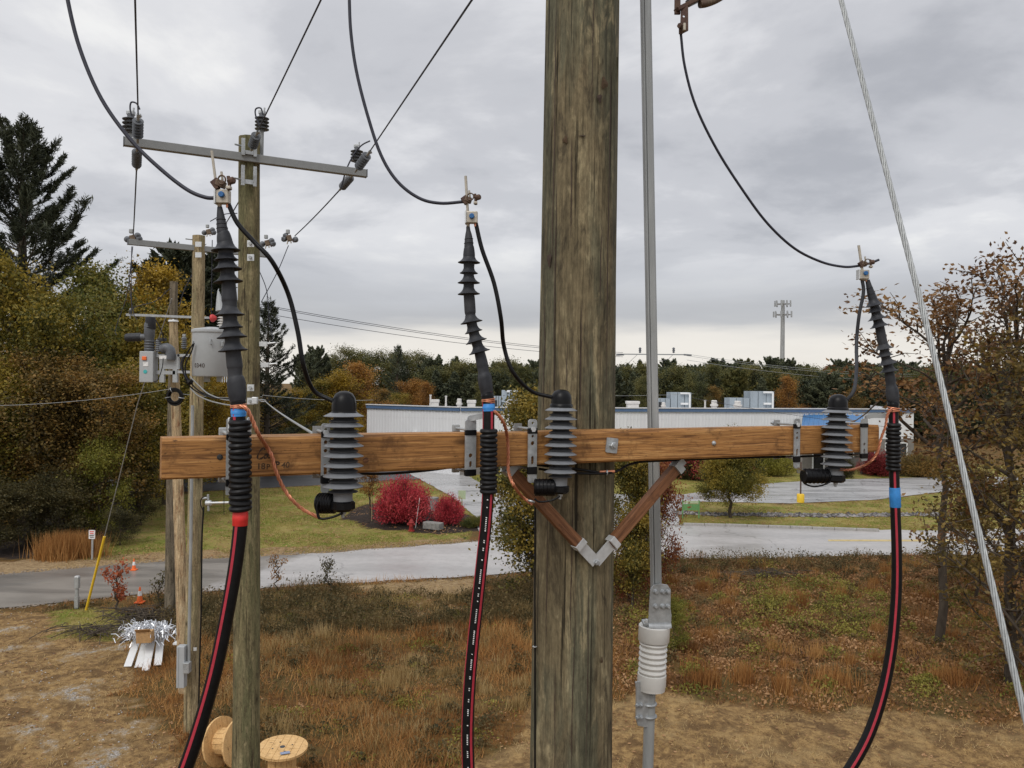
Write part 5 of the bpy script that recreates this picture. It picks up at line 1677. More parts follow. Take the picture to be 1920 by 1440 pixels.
# hardware on pole 2
ctr = P(468, 300, 10.42)
for zc in (z2 + .16, z2 - .28):
    MB().tube([P(440, 300, 10.4).lerp(P(440, 300, 10.4), 0) * 1.0 + Vector((0, 0, zc - P(440, 300, 10.4).z)), Vector((P(475, 300, 10.6).x, 10.6, zc))], .012, 8).build('through_bolt', M['galv_rod'], arm2)
for zc, hh in ((z2 + .12, .22), (z2 - .25, .26)):
    for s in (-.075, .075):
        MB().box(Vector((ctr.x, 10.40, zc)) + d2 * s, (.042, .03, hh), d2, n2, (0, 0, 1)).build('gain_plate', M['galv'], arm2)
    MB().box(Vector((ctr.x, 10.405, zc - hh * .3)), (.10, .025, hh * .22), d2, n2, (0, 0, 1)).build('gain_plate', M['galv'], arm2)
for zpy in (457, 483, 727, 752):
    q = P(470, zpy, 10.40)
    w = MB().box(q, (.085, .02, .085)).build('square_washer', M['galv_lite'], pole2)
    MB().lathe([(.022, 0), (.022, .03)], q + Vector((0, -.01, 0)), (0, -1, 0), n=6, smooth=False).build('nut', M['galv_rod'], w)

UP = 10.15                      # the spans run to the top of the main pole, above the frame
tl, tm, tr_ = Vector((-1.15, 2.25, UP)), Vector((pb.x, 3.1, UP + .5)), Vector((1.62, 3.6, UP))
i2l = a2l.lerp(a2r, .055); i2r = a2l.lerp(a2r, .955)
top_pin = Vector((P(492, 250, 10.7).x, 10.75, P(492, 250, 10.7).z))
e_l, e_m, e_r = P(262, 203, 9.45), P(486, 250, 10.15), P(700, 282, 10.75)
grp2 = 'insulators on the olive pole'
pin_insulator(Vector((P(245, 247, 9.95).x, 9.95, P(245, 250, 9.95).z)), .24, .10, 'grey post insulator on the left end of the long grey crossarm', grp2)
pin_insulator(Vector((P(491, 246, 10.8).x, 10.8, P(491, 246, 10.8).z)), .24, .095, 'grey post insulator standing on top of the olive pole', grp2)
pin_insulator(Vector((P(669, 305, 11.3).x, 11.3, P(669, 305, 11.3).z)), .22, .09, 'grey post insulator near the right end of the long grey crossarm', grp2)
MB().tube([P(489, 300, 10.75), P(490, 246, 10.8)], .035, 8).build('pin_bracket', M['fibre'], pole2)
deadend(P(258, 268, 9.78), P(259, 214, 9.45), .065, 'dead end insulator rising from the left end of the long grey crossarm', grp2)
deadend(P(257, 274, 10.0), P(256, 318, 10.7), .062, 'dead end insulator hanging below the left end of the long grey crossarm', grp2)
deadend(P(471, 282, 10.3), P(483, 246, 9.95), .062, 'dead end insulator leaning off the top of the olive pole', grp2)
deadend(P(666, 322, 11.0), P(694, 283, 10.6), .065, 'dead end insulator rising from the right end of the long grey crossarm', grp2)
deadend(P(663, 326, 11.3), P(637, 356, 11.9), .062, 'dead end insulator hanging below the right end of the long grey crossarm', grp2)


def span(name, p0, p1, r, drop, label, mat='wire', grp=None, n=8):
    path = sag(p0, p1, drop)
    return tag(MB().tube(path, r, n).build(name, M[mat], loc=p0), label, 'wire', grp)


gs = 'overhead conductors from the olive pole'
span('conductor', P(259, 214, 9.45), tl, .0085, .02, 'overhead wire climbing from the left insulator of the olive pole', grp=gs)
span('conductor', P(483, 246, 9.95), tm, .0085, .02, 'overhead wire climbing from the top of the olive pole', grp=gs)
span('conductor', P(694, 283, 10.6), P(886, -2, 5.9) + (P(886, -2, 5.9) - P(694, 283, 10.6)) * .5, .0085, .0, 'overhead wire climbing from the right insulator of the olive pole', grp=gs)
for pts, Y, lb in (([(262, 205), (256, 194), (246, 192), (244, 204), (247, 216)], 9.7, 'small wire loop over the left post insulator'), ([(486, 235), (479, 215), (480, 204), (489, 203), (493, 215)], 10.4, 'small wire loop over the top post insulator'),
                   ([(694, 264), (680, 271), (668, 283), (656, 303), (647, 325), (640, 352)], 11.2, 'wire loop behind the right post insulator')):
    wire('jumper_loop', pts, Y, .010, lb, 'wire', 'wire', 'jumper loops on the olive pole')

# pole 3: arm, insulators, transformer
a3l, a3r = P(240, 460, 15.3), P(501, 472, 16.7)
z3 = (a3l.z + a3r.z) / 2; a3l.z = a3r.z = z3
arm3 = arm_beam(a3l, a3r, .09, .11, 'short grey fibreglass crossarm on the tan transformer pole')
for py in (458, 478):
    q = P(372, py, 15.82); MB().box(q, (.12, .02, .10)).build('gain_plate', M['galv_lite'], arm3)
q = P(362, 448, 15.9); MB().tube([q + Vector((-.15, 0, 0)), q + Vector((.1, .2, 0))], .012, 8).build('through_bolt', M['galv_rod'], arm3)
grp3 = 'bell insulators on the tan pole'


def cluster(px, py, Y, s, label, flip=1):
    k = Y / F * s
    c = P(px, py, Y)
    t = thing('insulator_cluster', label, 'insulator', c, grp3)
    for dx, dz in ((-11, -2), (11, -1), (8, 5)):
        b_ = c + Vector((dx * k * flip, 0, dz * k))
        MB().lathe([(1.5 * k, -6 * k), (4 * k, -5 * k), (6.2 * k, -1 * k), (5.8 * k, 2 * k), (3 * k, 4 * k), (1.5 * k, 6 * k)], b_, (.5 * flip, -.8, .25), n=16).build('bell', M['poly'], t)
    MB().box(c + Vector((0, -.02, 0)), (10 * k, 8 * k, 12 * k), (.9, .2, .3), (-.2, .97, 0)).build('clamp', M['bronze'], t, bevel=.01)
    MB().box(c + Vector((-3 * k, -.02, 13 * k)), (7 * k, 6 * k, 8 * k)).build('saddle', M['galv_rod'], t, bevel=.01)
    for j, (dx, dz) in enumerate(((4, -10), (-4, -12), (9, -8))):
        MB().tube([c + Vector((dx * k * .4, -.03, 0)), c + Vector((dx * k, -.03, dz * k))], 1.3 * k, 6).build('bolt', M['tin'] if j < 2 else M['rust'], t)


cluster(250, 447, 15.4, 1.0, 'bell insulator cluster at the left end of the short grey crossarm')
cluster(392, 435, 16.2, .8, 'bell insulator cluster just right of the tan pole top')
cluster(502, 456, 16.8, .9, 'bell insulator cluster at the right end of the short grey crossarm')
cluster(543, 447, 16.9, .95, 'bell insulator cluster hanging in the span right of the olive pole', -1)
gs3 = 'wires running on to the tan pole'
span('conductor', P(256, 318, 10.7), P(250, 440, 15.3), .010, .03, 'wire dropping from the left insulator towards the short grey crossarm', grp=gs3)
span('conductor', P(637, 356, 11.9), P(553, 442, 16.6), .010, .02, 'wire sloping from the right insulator down to the span cluster', grp=gs3)
span('conductor', P(478, 322, 11.2), P(424, 418, 15.6), .010, .02, 'wire sloping down behind the olive pole', grp=gs3)
gl = 'thin drop wires on the left poles'
for i, (pts, Y, lb) in enumerate((
        ([(247, 462), (246, 520), (247, 588)], 17, 'thin drop wire straight down from the left cluster'), ([(249, 462), (243, 530), (250, 585), (257, 600)], 17.2, 'thin bowed drop wire beside the straight one'),
        ([(246, 500), (236, 560), (222, 600), (216, 622), (219, 628)], 17.5, 'thin loose wire end trailing to the left'),
        ([(398, 450), (397, 520), (396, 600)], 16.2, 'thin drop wire in front of the pine behind the tan pole'),
        ([(541, 460), (520, 510), (490, 566)], 16.9, 'thin wire slanting left from the span cluster'), ([(485, 505), (500, 545), (505, 600), (512, 640), (500, 647)], 16.9, 'thin wire curling down right of the olive pole'),
        ([(320, 540), (290, 565), (255, 575), (240, 590)], 19, 'thin dark wire arching left from the old pole'), ([(360, 515), (345, 545), (336, 575)], 17, 'thin dark wire between tan and old poles'),
        ([(394, 415), (420, 402), (445, 400)], 15, 'thin wire arching over to the olive pole'))):
    wire('drop_wire', pts, Y, .009, lb, 'wire', 'wire', gl, 6, 6)

# thin bar on the old pole
bar = thing('crossarm', 'thin grey bar crossing the two old poles on the left', 'crossarm', P(237, 590, 19))
MB().beam(P(237, 590, 19), P(392, 596, 19.2), .07, .055).build('beam', M['galv'], bar)
pin_insulator(P(244, 588, 18.95), .10, .04, 'tiny grey insulator on the left end of the thin grey bar', 'insulators on the thin bar')

# transformer
YT = 15.25; kt = YT / F
tc = P(397, 706, YT); tr_h = (706 - 618) * kt; tr_r = 35 * kt
tf = thing('transformer', 'grey pole mounted transformer tank numbered 0340', 'transformer', tc)
tank = MB().lathe([(tr_r * .96, 0), (tr_r, .02), (tr_r, tr_h * .93), (tr_r * 1.0, tr_h * .935)], tc, n=40).build('tank', M['tank'], tf)
MB().lathe([(tr_r * 1.05, tr_h * .93), (tr_r * 1.06, tr_h * .95), (tr_r * 1.05, tr_h * .985), (tr_r * .9, tr_h * 1.01), (tr_r * .3, tr_h * 1.05), (.001, tr_h * 1.055)], tc, n=40).build('lid', M['tank'], tf)
for px, py in ((396, 637), (364, 640), (418, 641)):
    q = P(px, py, YT - tr_r * (.98 if px == 396 else .6))
    MB().tube([q, q + Vector((0, -.05, .0)), q + Vector((0, -.05, -.08)), q + Vector((0, 0, -.08))], .012, 8).build('lifting_lug', M['galv'], tf)
for px in (388, 412):
    MB().box(P(px, 711, YT), (.09, .08, .10)).build('foot', M['tank'], tf)
for px in (417, 421, 425):
    q = P(px, 706, YT - tr_r * .5); MB().tube([q, q + Vector((0, 0, -.11))], .010, 8).build('drain_stud', M['galv_lite'], tf)
q = tc + Vector((.18, -.05, tr_h * 1.0))
bs = MB().tube([q, q + Vector((.03, 0, .33))], .035, 12).build('bushing', M['porc'], tf)
for i in range(5):
    MB().lathe([(.03, .03), (.075, 0), (.03, .005)], q + Vector((.003 * i, 0, .07 + .05 * i)), n=16, cap=False).build('shed', M['porc'], bs)
MB().lathe([(.10, 0), (.06, .2), (.02, .36), (.005, .4)], q + Vector((.0, 0, .36)), (-.15, 0, 1), n=12).build('wildlife_guard', M['tank'], tf)
MB().lathe([(.03, 0), (.07, .02), (.075, .06), (.03, .12)], P(394, 597, YT - .1), (1, 0, .1), n=12).build('red_cover', M['red'], tf)
tp = P(363.5, 688, YT - tr_r * .78)
tdir = Vector((.80, -.60, 0)).normalized()
# digits follow the tank's curve
for i, ch in enumerate('0340'):
    an = math.radians(233 + i * 9.5)
    rr = tr_r + .004
    o_ = Vector((tc.x + math.cos(an) * rr, tc.y + math.sin(an) * rr, P(370, 689, YT - tr_r * .7).z))
    tg = Vector((-math.sin(an), math.cos(an), 0))
    text_mb(ch, .115, o_, tg, (0, 0, 1), .001).build('number', M['ink'], tank)
# arrester and cabling beside the tank
ab = P(345, 655, YT + .2)
at_ = thing('surge_arrester', 'small grey arrester left of the transformer tank', 'surge arrester', ab)
MB().tube([ab, ab + Vector((0, 0, .24))], .03, 10).build('core', M['poly'], at_)
for i in range(6): MB().lathe([(.03, .02), (.06, 0), (.03, .004)], ab + Vector((0, 0, .03 + .036 * i)), n=14, cap=False).build('shed', M['shed'], at_)
MB().box(ab + Vector((0, 0, .27)), (.05, .05, .05)).build('cap', M['galv_rod'], at_)
gc = 'slack cables below the transformer'
for i, (pts, lb, mt) in enumerate((
        ([(362, 645), (352, 660), (343, 680), (346, 705), (360, 728), (395, 745), (432, 748)], 'outer black slack cable below the transformer', 'black'),
        ([(364, 643), (358, 662), (348, 682), (350, 706), (372, 732), (405, 746), (434, 747)], 'second black slack cable below the transformer', 'black'),
        ([(356, 706), (372, 722), (390, 738), (415, 748), (434, 751)], 'pale grey slack cable, upper, below the transformer', 'strand'),
        ([(357, 728), (372, 742), (395, 752), (420, 758), (434, 760)], 'pale grey slack cable, lowest, below the transformer', 'strand'),
        ([(352, 665), (342, 672), (340, 690), (352, 712), (356, 720)], 'thin black loop beside the small arrester', 'wire'))):
    wire('slack_cable', pts, YT - .35, .013, lb, 'cable', mt, gc, 6, 7)
MB_ = MB().lathe([(.02, 0), (.06, .02), (.06, .06), (.02, .09)], P(354, 714, YT - .36), (.7, -.3, -.6), n=8, smooth=False)
tag(MB_.build('cable_splice', M['black'], loc=P(354, 714, YT - .36)), 'small black cable splice under the transformer', 'splice')

# recloser on the peeled pole
YQ = 17.6; kq = YQ / F
rc = thing('recloser', 'grey pole mounted recloser with side bushing and control box', 'recloser', P(290, 717, YQ))
bx = MB().box((P(266, 688, YQ) + P(292, 688, YQ)) / 2, (26 * kq, .26, 58 * kq)).build('control_box', M['tank'], rc, bevel=.015)
fy = -.135
MB().box(P(278.5, 683, YQ) + Vector((0, fy, 0)), (10 * kq, .006, 8 * kq)).build('white_label', M['print'], bx)
MB().lathe([(3.6 * kq, 0), (3.6 * kq, .005)], P(277.5, 697, YQ) + Vector((0, fy + .003, 0)), (0, -1, 0), n=12).build('teal_sticker', M['teal'], bx)
MB().box(P(276, 672, YQ) + Vector((0, fy, 0)), (8 * kq, .05, 7 * kq)).build('orange_lever', M['orange'], bx, bevel=.01)
vbody = MB().lathe([(8.5 * kq, 0), (8.5 * kq, 28 * kq), (9.5 * kq, 30 * kq), (9.5 * kq, 52 * kq), (8 * kq, 56 * kq)], P(280, 660, YQ), n=20).build('vertical_bushing', M['poly'], rc)
for y in (655, 650, 645, 640, 617, 613): MB().torus(P(280.5, y, YQ), (0, 0, 1), 8.7 * kq, 1.4 * kq, 20, 6).build('rib', M['poly'], vbody)
MB().lathe([(9.3 * kq, 0), (9.8 * kq, .01), (9 * kq, 22 * kq), (7 * kq, 23 * kq)], P(282, 617, YQ), n=20).build('boot', M['rubber'], vbody)
hb = MB().tube([P(276, 632, YQ), P(262, 632, YQ - .02)], 6 * kq, 14).build('side_bushing', M['poly'], rc)
MB().tube([P(264, 632, YQ), P(240, 633, YQ - .05), P(235, 633, YQ - .06)], [8 * kq, 7.8 * kq, 6.5 * kq], 16).build('boot', M['rubber'], hb)
MB().tube(spline([P(304, 655, YQ), P(312, 652, YQ - .02), P(319, 657, YQ - .02), P(320, 668, YQ - .02), P(319, 674, YQ - .02)], 4), 9 * kq, 16).build('elbow', M['poly'], rc)
MB().box(P(310, 670, YQ) + Vector((0, -.1, 0)), (15 * kq, .02, 6 * kq)).build('name_plate', M['print'], rc)
pa3 = MB().tube([P(297, 660, YQ), P(297, 636, YQ)], 4 * kq, 12).build('arrester', M['shed'], rc)
for i in range(6): MB().lathe([(4 * kq, .02), (6 * kq, 0), (4 * kq, .003)], P(297, 658 - 3.6 * i, YQ), n=14, cap=False).build('shed', M['shed'], pa3)
MB().box(P(304, 637, YQ), (15 * kq, .10, 6 * kq)).build('terminal', M['rubber'], rc, bevel=.01)
for x0, x1, y0, y1 in ((292, 338, 664, 670), (300, 336, 670, 692), (292, 330, 695, 702), (300, 309, 692, 717), (325, 333, 692, 717), (334, 362, 664, 669), (334, 362, 695, 700)):
    MB().box((P((x0 + x1) / 2, (y0 + y1) / 2, YQ + .05)), ((x1 - x0) * kq, .08 + .004 * (x0 % 3), (y1 - y0) * kq)).build('mounting_frame', M['tank'], rc)
wire('recloser_lead', [(292, 600), (300, 615), (305, 628), (306, 640)], YQ - .1, .012, 'black lead arching over the recloser', 'wire', 'black', gl)
wire('recloser_lead', [(306, 672), (304, 690), (296, 712), (288, 716)], YQ - .2, .009, 'thin black lead looping down the recloser box', 'wire', 'black', gl)

# coil of spare cable
cc = P(328, 743, 17.55); ck = 17.55 / F
t = thing('cable_coil', 'coil of black cable hung on the peeled pole', 'cable coil', cc)
rg = random.Random(3)
for i in range(7):
    MB().torus(cc + Vector((rg.uniform(-.015, .015), -.03 + .02 * (i % 4), rg.uniform(-.02, .02))), (0.1 * rg.uniform(-1, 1), 1, .1 * rg.uniform(-1, 1)), (11.6 + (i % 3) * 1.7) * ck, 1.9 * ck, 30, 6).build('turn', M['black'], t)
for an in (-.2, math.pi + .2, 2.0): MB().torus(cc + Vector((math.cos(an) * 13 * ck, -.02, math.sin(an) * 13 * ck)), (-math.sin(an), 0, math.cos(an)), .06, .008, 14, 5).build('tie', M['galv'], t)

# meter trough and conduit on the tan pole
mt_ = thing('meter_cabinet', 'tall narrow grey metal cabinet fixed to the tan pole near the ground', 'cabinet', P(341, 1290, 15.7))
a, b = P(341, 1210, 15.65), P(341, 1288, 15.65)
MB().box((a + b) / 2, (.155, .16, (a - b).length)).build('trough', M['tank'], mt_, bevel=.012)
MB().box((a + b) / 2 + Vector((-.035, -.083, 0)), (.006, .006, (a - b).length * .94)).build('cover_seam', M['galv_rod'], mt_)
MB().box(P(351, 1251, 15.6), (.12, .14, .21)).build('disconnect_box', M['galv'], mt_, bevel=.01)
MB().box(P(346, 1258, 15.55), (.02, .03, .06)).build('handle', M['galv_rod'], mt_)
MB().tube([P(354, 1238, 15.68), P(358, 1000, 15.72), P(361, 760, 15.76)], .032, 10).build('conduit', M['galv_rod'], mt_)
MB().box(P(366, 1217, 15.68), (.06, .02, .06)).build('tag_plate', M['galv_lite'], pole3)
wire('riser_cable', [(382, 950), (379, 1000), (378, 1060), (377, 1150), (375, 1220), (373, 1300), (371, 1380)], 15.74, .016, 'thin black riser cable down the right side of the tan pole', 'cable', 'black')
# pipe bracket on the tan pole
pbk = thing('standoff_bracket', 'silver stand off bracket and rod on the tan pole', 'bracket', P(385, 942, 15.6))
MB().box(P(384, 934, 15.7), (.10, .05, .04)).build('arm', M['galv'], pbk, bevel=.01)
MB().tube([P(390, 927, 15.6), P(391, 958, 15.6)], .022, 8).build('upright', M['galv'], pbk)
MB().lathe([(.05, 0), (.05, .1)], P(386, 943, 15.6), (1, 0, 0), n=10).build('clamp', M['galv_lite'], pbk)
MB().tube([P(392, 943, 15.55), P(438, 942, 15.5)], .022, 10).build('rod', M['galv_lite'], pbk)
MB().tube([P(410, 942.4, 15.54), P(416, 942.4, 15.53)], .0235, 10).build('yellow_band', M['yellow'], pbk)
wire('aerial_rod', [(420, 918), (420, 965)], 15.5, .006, 'thin upright rod beside the stand off bracket', 'rod', 'black')
wire('drip_loop', [(386, 930), (378, 935), (376, 945), (381, 958)], 15.5, .010, 'small black drip loop on the tan pole', 'wire', 'black')
MB().tube(sag(P(490, 757, 10.5), P(618, 845, 3.0), .02), .0045, 7)
# anchor eye and span guy from the olive pole to the arm
q = P(478, 751, 10.35)
se = thing('guy_attachment', 'galvanised eye plate on the olive pole holding the span guy', 'guy hook', q)
MB().box(q, (.07, .06, .09)).build('eye_plate', M['galv_lite'], se, bevel=.008)
MB().torus(q + Vector((.1, -.02, 0)), (0, .3, 1), .045, .008, 16, 6).build('thimble', M['galv'], se)
o = MB().tube(sag(q + Vector((.14, -.04, 0)), A(602, 822, -ARM_D - .03), .015), .0055, 8).build('span_guy', M['strand'], loc=q); tag(o, 'pale span guy sloping from the olive pole to the crossarm', 'guy wire')
# low lines on the left
span('service_line', P(-40, 761, 26), P(322, 729, 23.8), .007, .12, 'thin pale service line low at the far left', 'strand', 'low service lines')
span('service_line', P(330, 737, 30), P(492, 744, 34), .010, .1, 'thin pale service line between the left poles', 'strand', 'low service lines')
span('service_line', P(492, 741, 34), P(700, 750, 48), .012, .1, 'thin pale service line right of the olive pole', 'strand', 'low service lines')
for px, py in ((494, 645), (497, 684)):
    q = P(px, py, 10.6)
    tag(MB().box(q, (.10, .05, .06)).tube([q, q + Vector((.16, 0, .02))], .012, 6).build('secondary_clevis', M['galv_lite'], loc=q), 'grey bracket on the right of the olive pole, %s one' % ('upper' if py < 660 else 'lower'), 'bracket')

# distant line behind the building
YF = 92
fpb = P(1221, 700, YF)
fp = thing('utility_pole', 'distant utility pole mostly hidden behind the galvanised pipe', 'utility pole', (fpb.x, YF, 0))
ztop = P(1221, 655, YF).z
MB().lathe([(.2, 0), (.15, ztop)], (fpb.x, YF, 0), n=12).build('shaft', M['pole_old'], fp)
MB().beam(P(1158, 664, YF), P(1286, 665, YF), .12, .12).build('arm', M['fibre'], fp)
for px in (1200, 1263):
    q = P(px, 662, YF); MB().lathe([(.06, 0), (.16, .1), (.1, .2), (.18, .3), (.1, .4), (.18, .5), (.08, .65)], q, n=10).build('insulator', M['poly'], fp)
for px in (1282, 1170):
    q = P(px, 665, YF); MB().tube([q, q + Vector((.9 if px > 1200 else -.9, 0, -.05))], .09, 8).build('insulator', M['poly'], fp)
gf = 'distant lines above the white building'
for i, (y0, y1) in enumerate(((567, 661), (570, 664), (583, 669))):
    span('far_conductor', P(470, y0, 60), P(1168, y1, YF), .022, .6, ('highest', 'middle', 'lowest')[i] + ' of the three lines crossing the sky left of the main pole', 'wire', gf, 5)
for i, (y0, y1) in enumerate(((664, 702), (667, 706), (675, 716))):
    span('far_conductor', P(1288, y0, YF), P(1720, y1, 108), .020, .5, ('highest', 'middle', 'lowest')[i] + ' of the three pale lines crossing the trees right of the pipe', 'strand', gf, 5)
for pts, lb in (([(1152, 690), (1172, 685), (1196, 664)], 'slack loop left of the distant pole'), ([(1235, 676), (1250, 675), (1262, 665)], 'slack loop right of the distant pole')):
    wire('far_loop', pts, YF, .02, lb, 'wire', 'wire', gf)
span('building_wire', P(1152, 742, 62), P(1300, 738, 66), .012, .05, 'thin wire above the roof right of the main pole', 'strand', gf)
span('building_wire', P(1298, 746, 60), P(1660, 800, 56), .013, .15, 'thin black wire sloping across the white wall', 'wire', gf)

# ------------------------------------------------------------------ reels, debris
def reel(c, axis, rr, w, label):
    """wooden cable reel: flange discs of boards on a drum"""
    ax = Vector(axis).normalized()
    t = thing('cable_reel', label, 'cable reel', c - Vector((0, 0, min(rr, c.z))), 'empty wooden cable reels')
    u, v, a = frame(ax)
    for s in (-1, 1):
        fc = c + ax * (s * w / 2)
        nb = 7
        for i in range(nb):
            x0 = -rr + 2 * rr * i / nb; x1 = x0 + 2 * rr / nb - .006
            pts = []
            for x in np.linspace(x0, x1, 5): pts.append((x, math.sqrt(max(0, rr * rr - x * x))))
            loop = pts + [(x, -y) for x, y in pts[::-1]]
            loop = [q for j, q in enumerate(loop) if j == 0 or (abs(q[0] - loop[j - 1][0]) + abs(q[1] - loop[j - 1][1])) > 1e-4]
            MB().prism([fc + u * x + v * y - ax * .02 for x, y in loop], ax * .04).build('board', M['ply'], t)
        hub = MB().lathe([(.045, 0), (.045, .003)], fc + ax * (s * .0205), ax * s, n=14).build('arbor_hole', M['dark'], t)
        for k in range(4):
            an = k * math.pi / 2 + .5
            MB().lathe([(.016, 0), (.016, .003)], fc + ax * (s * .0205) + (u * math.cos(an) + v * math.sin(an)) * .17, ax * s, n=8).build('bolt_hole', M['dark'], t)
    n_ = 16
    for k in range(n_):
        an = 2 * math.pi * k / n_
        p = c + (u * math.cos(an) + v * math.sin(an)) * rr * .52
        MB().box(p, (w - .04, 2 * math.pi * rr * .52 / n_ * .98, .025), ax, (-u * math.sin(an) + v * math.cos(an))).build('stave', M['ply'], t)
    return t


r2 = P(529, 1411, 13.9)
rl = reel(Vector((r2.x, 13.9, .36)), (0.03, -.05, 1), .43, .56, 'wooden cable reel lying flat beside the base of the olive pole')
q = Vector((r2.x + .12, 13.65, .664))
MB().box(q, (.16, .09, .003), (.9, .4, 0), (-.4, .9, 0)).build('blue_mark', pbr('blue_grey_stain', (.25, .3, .42), .7), rl)
reel(Vector((P(432, 1395, 14.4).x, 14.4, .50)), (.90, -.40, .16), .43, .46, 'wooden cable reel tipped on its rim left of the olive pole')
b = G(470, 1436)
tag(MB().box(b + Vector((-.25, .2, .05)), (.5, .14, .08), (.9, .4, 0), (-.4, .9, 0)).build('scrap_board', M['ply'], loc=b), 'short scrap board on the ground beside the tipped reel', 'board')

# pile of white planks, silver strips and carton
db = G(272, 1245)
rg = random.Random(8)
for i in range(4):
    s = i * .165
    o = Vector((db.x - .26 + s, db.y + .1 * (i % 2), .0))
    dirv = Vector((.10 + .06 * i, -.80, -.52 + .02 * i)).normalized()
    p0 = o + Vector((-.12, .52, .60 - .02 * i)); p1 = p0 + dirv * (1.02 + .07 * (i % 3))
    w = MB().beam(p0, p1, .175, .028).build('white_plank', M['white'], loc=(o.x, o.y, 0), bevel=.004)
    tag(w, ('leftmost', 'second from left', 'third from left', 'rightmost')[i] + ' of the white planks leaning in the scrap heap', 'plank', 'white planks in the scrap heap')
o = Vector((db.x + .62, db.y + .25, .45))
tag(MB().beam(o, o + Vector((.5, -.05, .0)), .2, .05).build('white_plank', M['white'], loc=(o.x, o.y, .3), bevel=.004), 'short white plank sticking out right of the scrap heap', 'plank', 'white planks in the scrap heap')
vs, fs = [], []
ct = Vector((db.x - .12, db.y + .42, .66))
for i in range(950):
    th = rg.uniform(0, 6.28); ph = rg.uniform(-.2, 1.2)
    d_ = Vector((math.cos(th) * math.cos(ph), math.sin(th) * math.cos(ph), math.sin(ph)))
    a_ = ct + Vector((rg.gauss(0, .26), rg.gauss(0, .16), rg.gauss(0, .07)))
    m_ = a_ + d_ * rg.uniform(.1, .2); e_ = a_ + d_ * rg.uniform(.18, .32) + Vector((0, 0, -.1))
    s_ = d_.cross(Vector((rg.uniform(-1, 1), rg.uniform(-1, 1), 1))).normalized() * .009
    k0 = len(vs); vs += [a_ - s_, a_ + s_, m_ + s_, m_ - s_, e_ + s_, e_ - s_]; fs += [(k0, k0 + 1, k0 + 2, k0 + 3), (k0 + 3, k0 + 2, k0 + 4, k0 + 5)]
mb = MB(); mb.add(vs, fs)
tag(mb.build('metal_shreds', M['foil'], loc=(ct.x, ct.y, .5)), 'tangle of shiny silver metal strips on top of the scrap heap', 'metal strips', kind='stuff')
q = Vector((db.x + .02, db.y - .05, .70))
ca = thing('carton', 'open brown cardboard carton on the scrap heap', 'carton', q - Vector((0, 0, .13)))
MB().box(q, (.36, .26, .27), (.98, .1, .05), (-.1, .98, 0)).build('box', M['card'], ca, bevel=.005)
MB().box(q + Vector((0, -.14, .17)), (.36, .16, .012), (.98, .1, .05), (0, -.7, .7)).build('flap', M['card'], ca)
o = db + Vector((-.9, .55, .35))
tag(MB().tube([o, o + Vector((.5, .1, .12))], .03, 8).build('dark_stake', M['bark'], loc=o), 'dark stake poking out left of the scrap heap', 'stake')
# ------------------------------------------------------------------ vegetation
def quads_mesh(name, V):
    """V: (N,4,3) quads"""
    n = len(V)
    me = bpy.data.meshes.new(name)
    me.vertices.add(n * 4); me.vertices.foreach_set('co', V.reshape(-1).astype(np.float32))
    me.loops.add(n * 4); me.loops.foreach_set('vertex_index', np.arange(n * 4, dtype=np.int32))
    me.polygons.add(n); me.polygons.foreach_set('loop_start', np.arange(0, n * 4, 4, dtype=np.int32))
    me.polygons.foreach_set('loop_total', np.full(n, 4, np.int32))
    me.update(calc_edges=True)
    return me


def tris_mesh(name, V):
    n = len(V)
    me = bpy.data.meshes.new(name)
    me.vertices.add(n * 3); me.vertices.foreach_set('co', V.reshape(-1).astype(np.float32))
    me.loops.add(n * 3); me.loops.foreach_set('vertex_index', np.arange(n * 3, dtype=np.int32))
    me.polygons.add(n); me.polygons.foreach_set('loop_start', np.arange(0, n * 3, 3, dtype=np.int32))
    me.polygons.foreach_set('loop_total', np.full(n, 3, np.int32))
    me.update(calc_edges=True)
    return me


def unit(a):
    return a / np.maximum(1e-9, np.linalg.norm(a, axis=-1, keepdims=True))


def leaves(C, size, rg, aspect=0.6, along=None, up=0.0):
    """leaf-shaped quads at C"""
    n = len(C)
    d = rg.normal(size=(n, 3))
    if along is not None: d = d * .55 + along
    d = unit(d)
    h = rg.normal(size=(n, 3)); h[:, 2] += up
    s = unit(np.cross(d, h))
    L_ = size * rg.uniform(.65, 1.35, (n, 1))
    a = C - d * L_ * .5; b = C + d * L_ * .5
    m = C + d * L_ * .08
    w = s * L_ * aspect * .5
    return np.stack([a, m + w, b, m - w], 1)


def seg_tubes(segs, n=5):
    mb = MB()
    for pts, rr in segs: mb.tube(pts, rr, n, cap=False)
    me = bpy.data.meshes.new('limbs')
    me.from_pydata([tuple(v) for v in mb.v], [], mb.f)
    me.polygons.foreach_set('use_smooth', mb.sm)
    return me


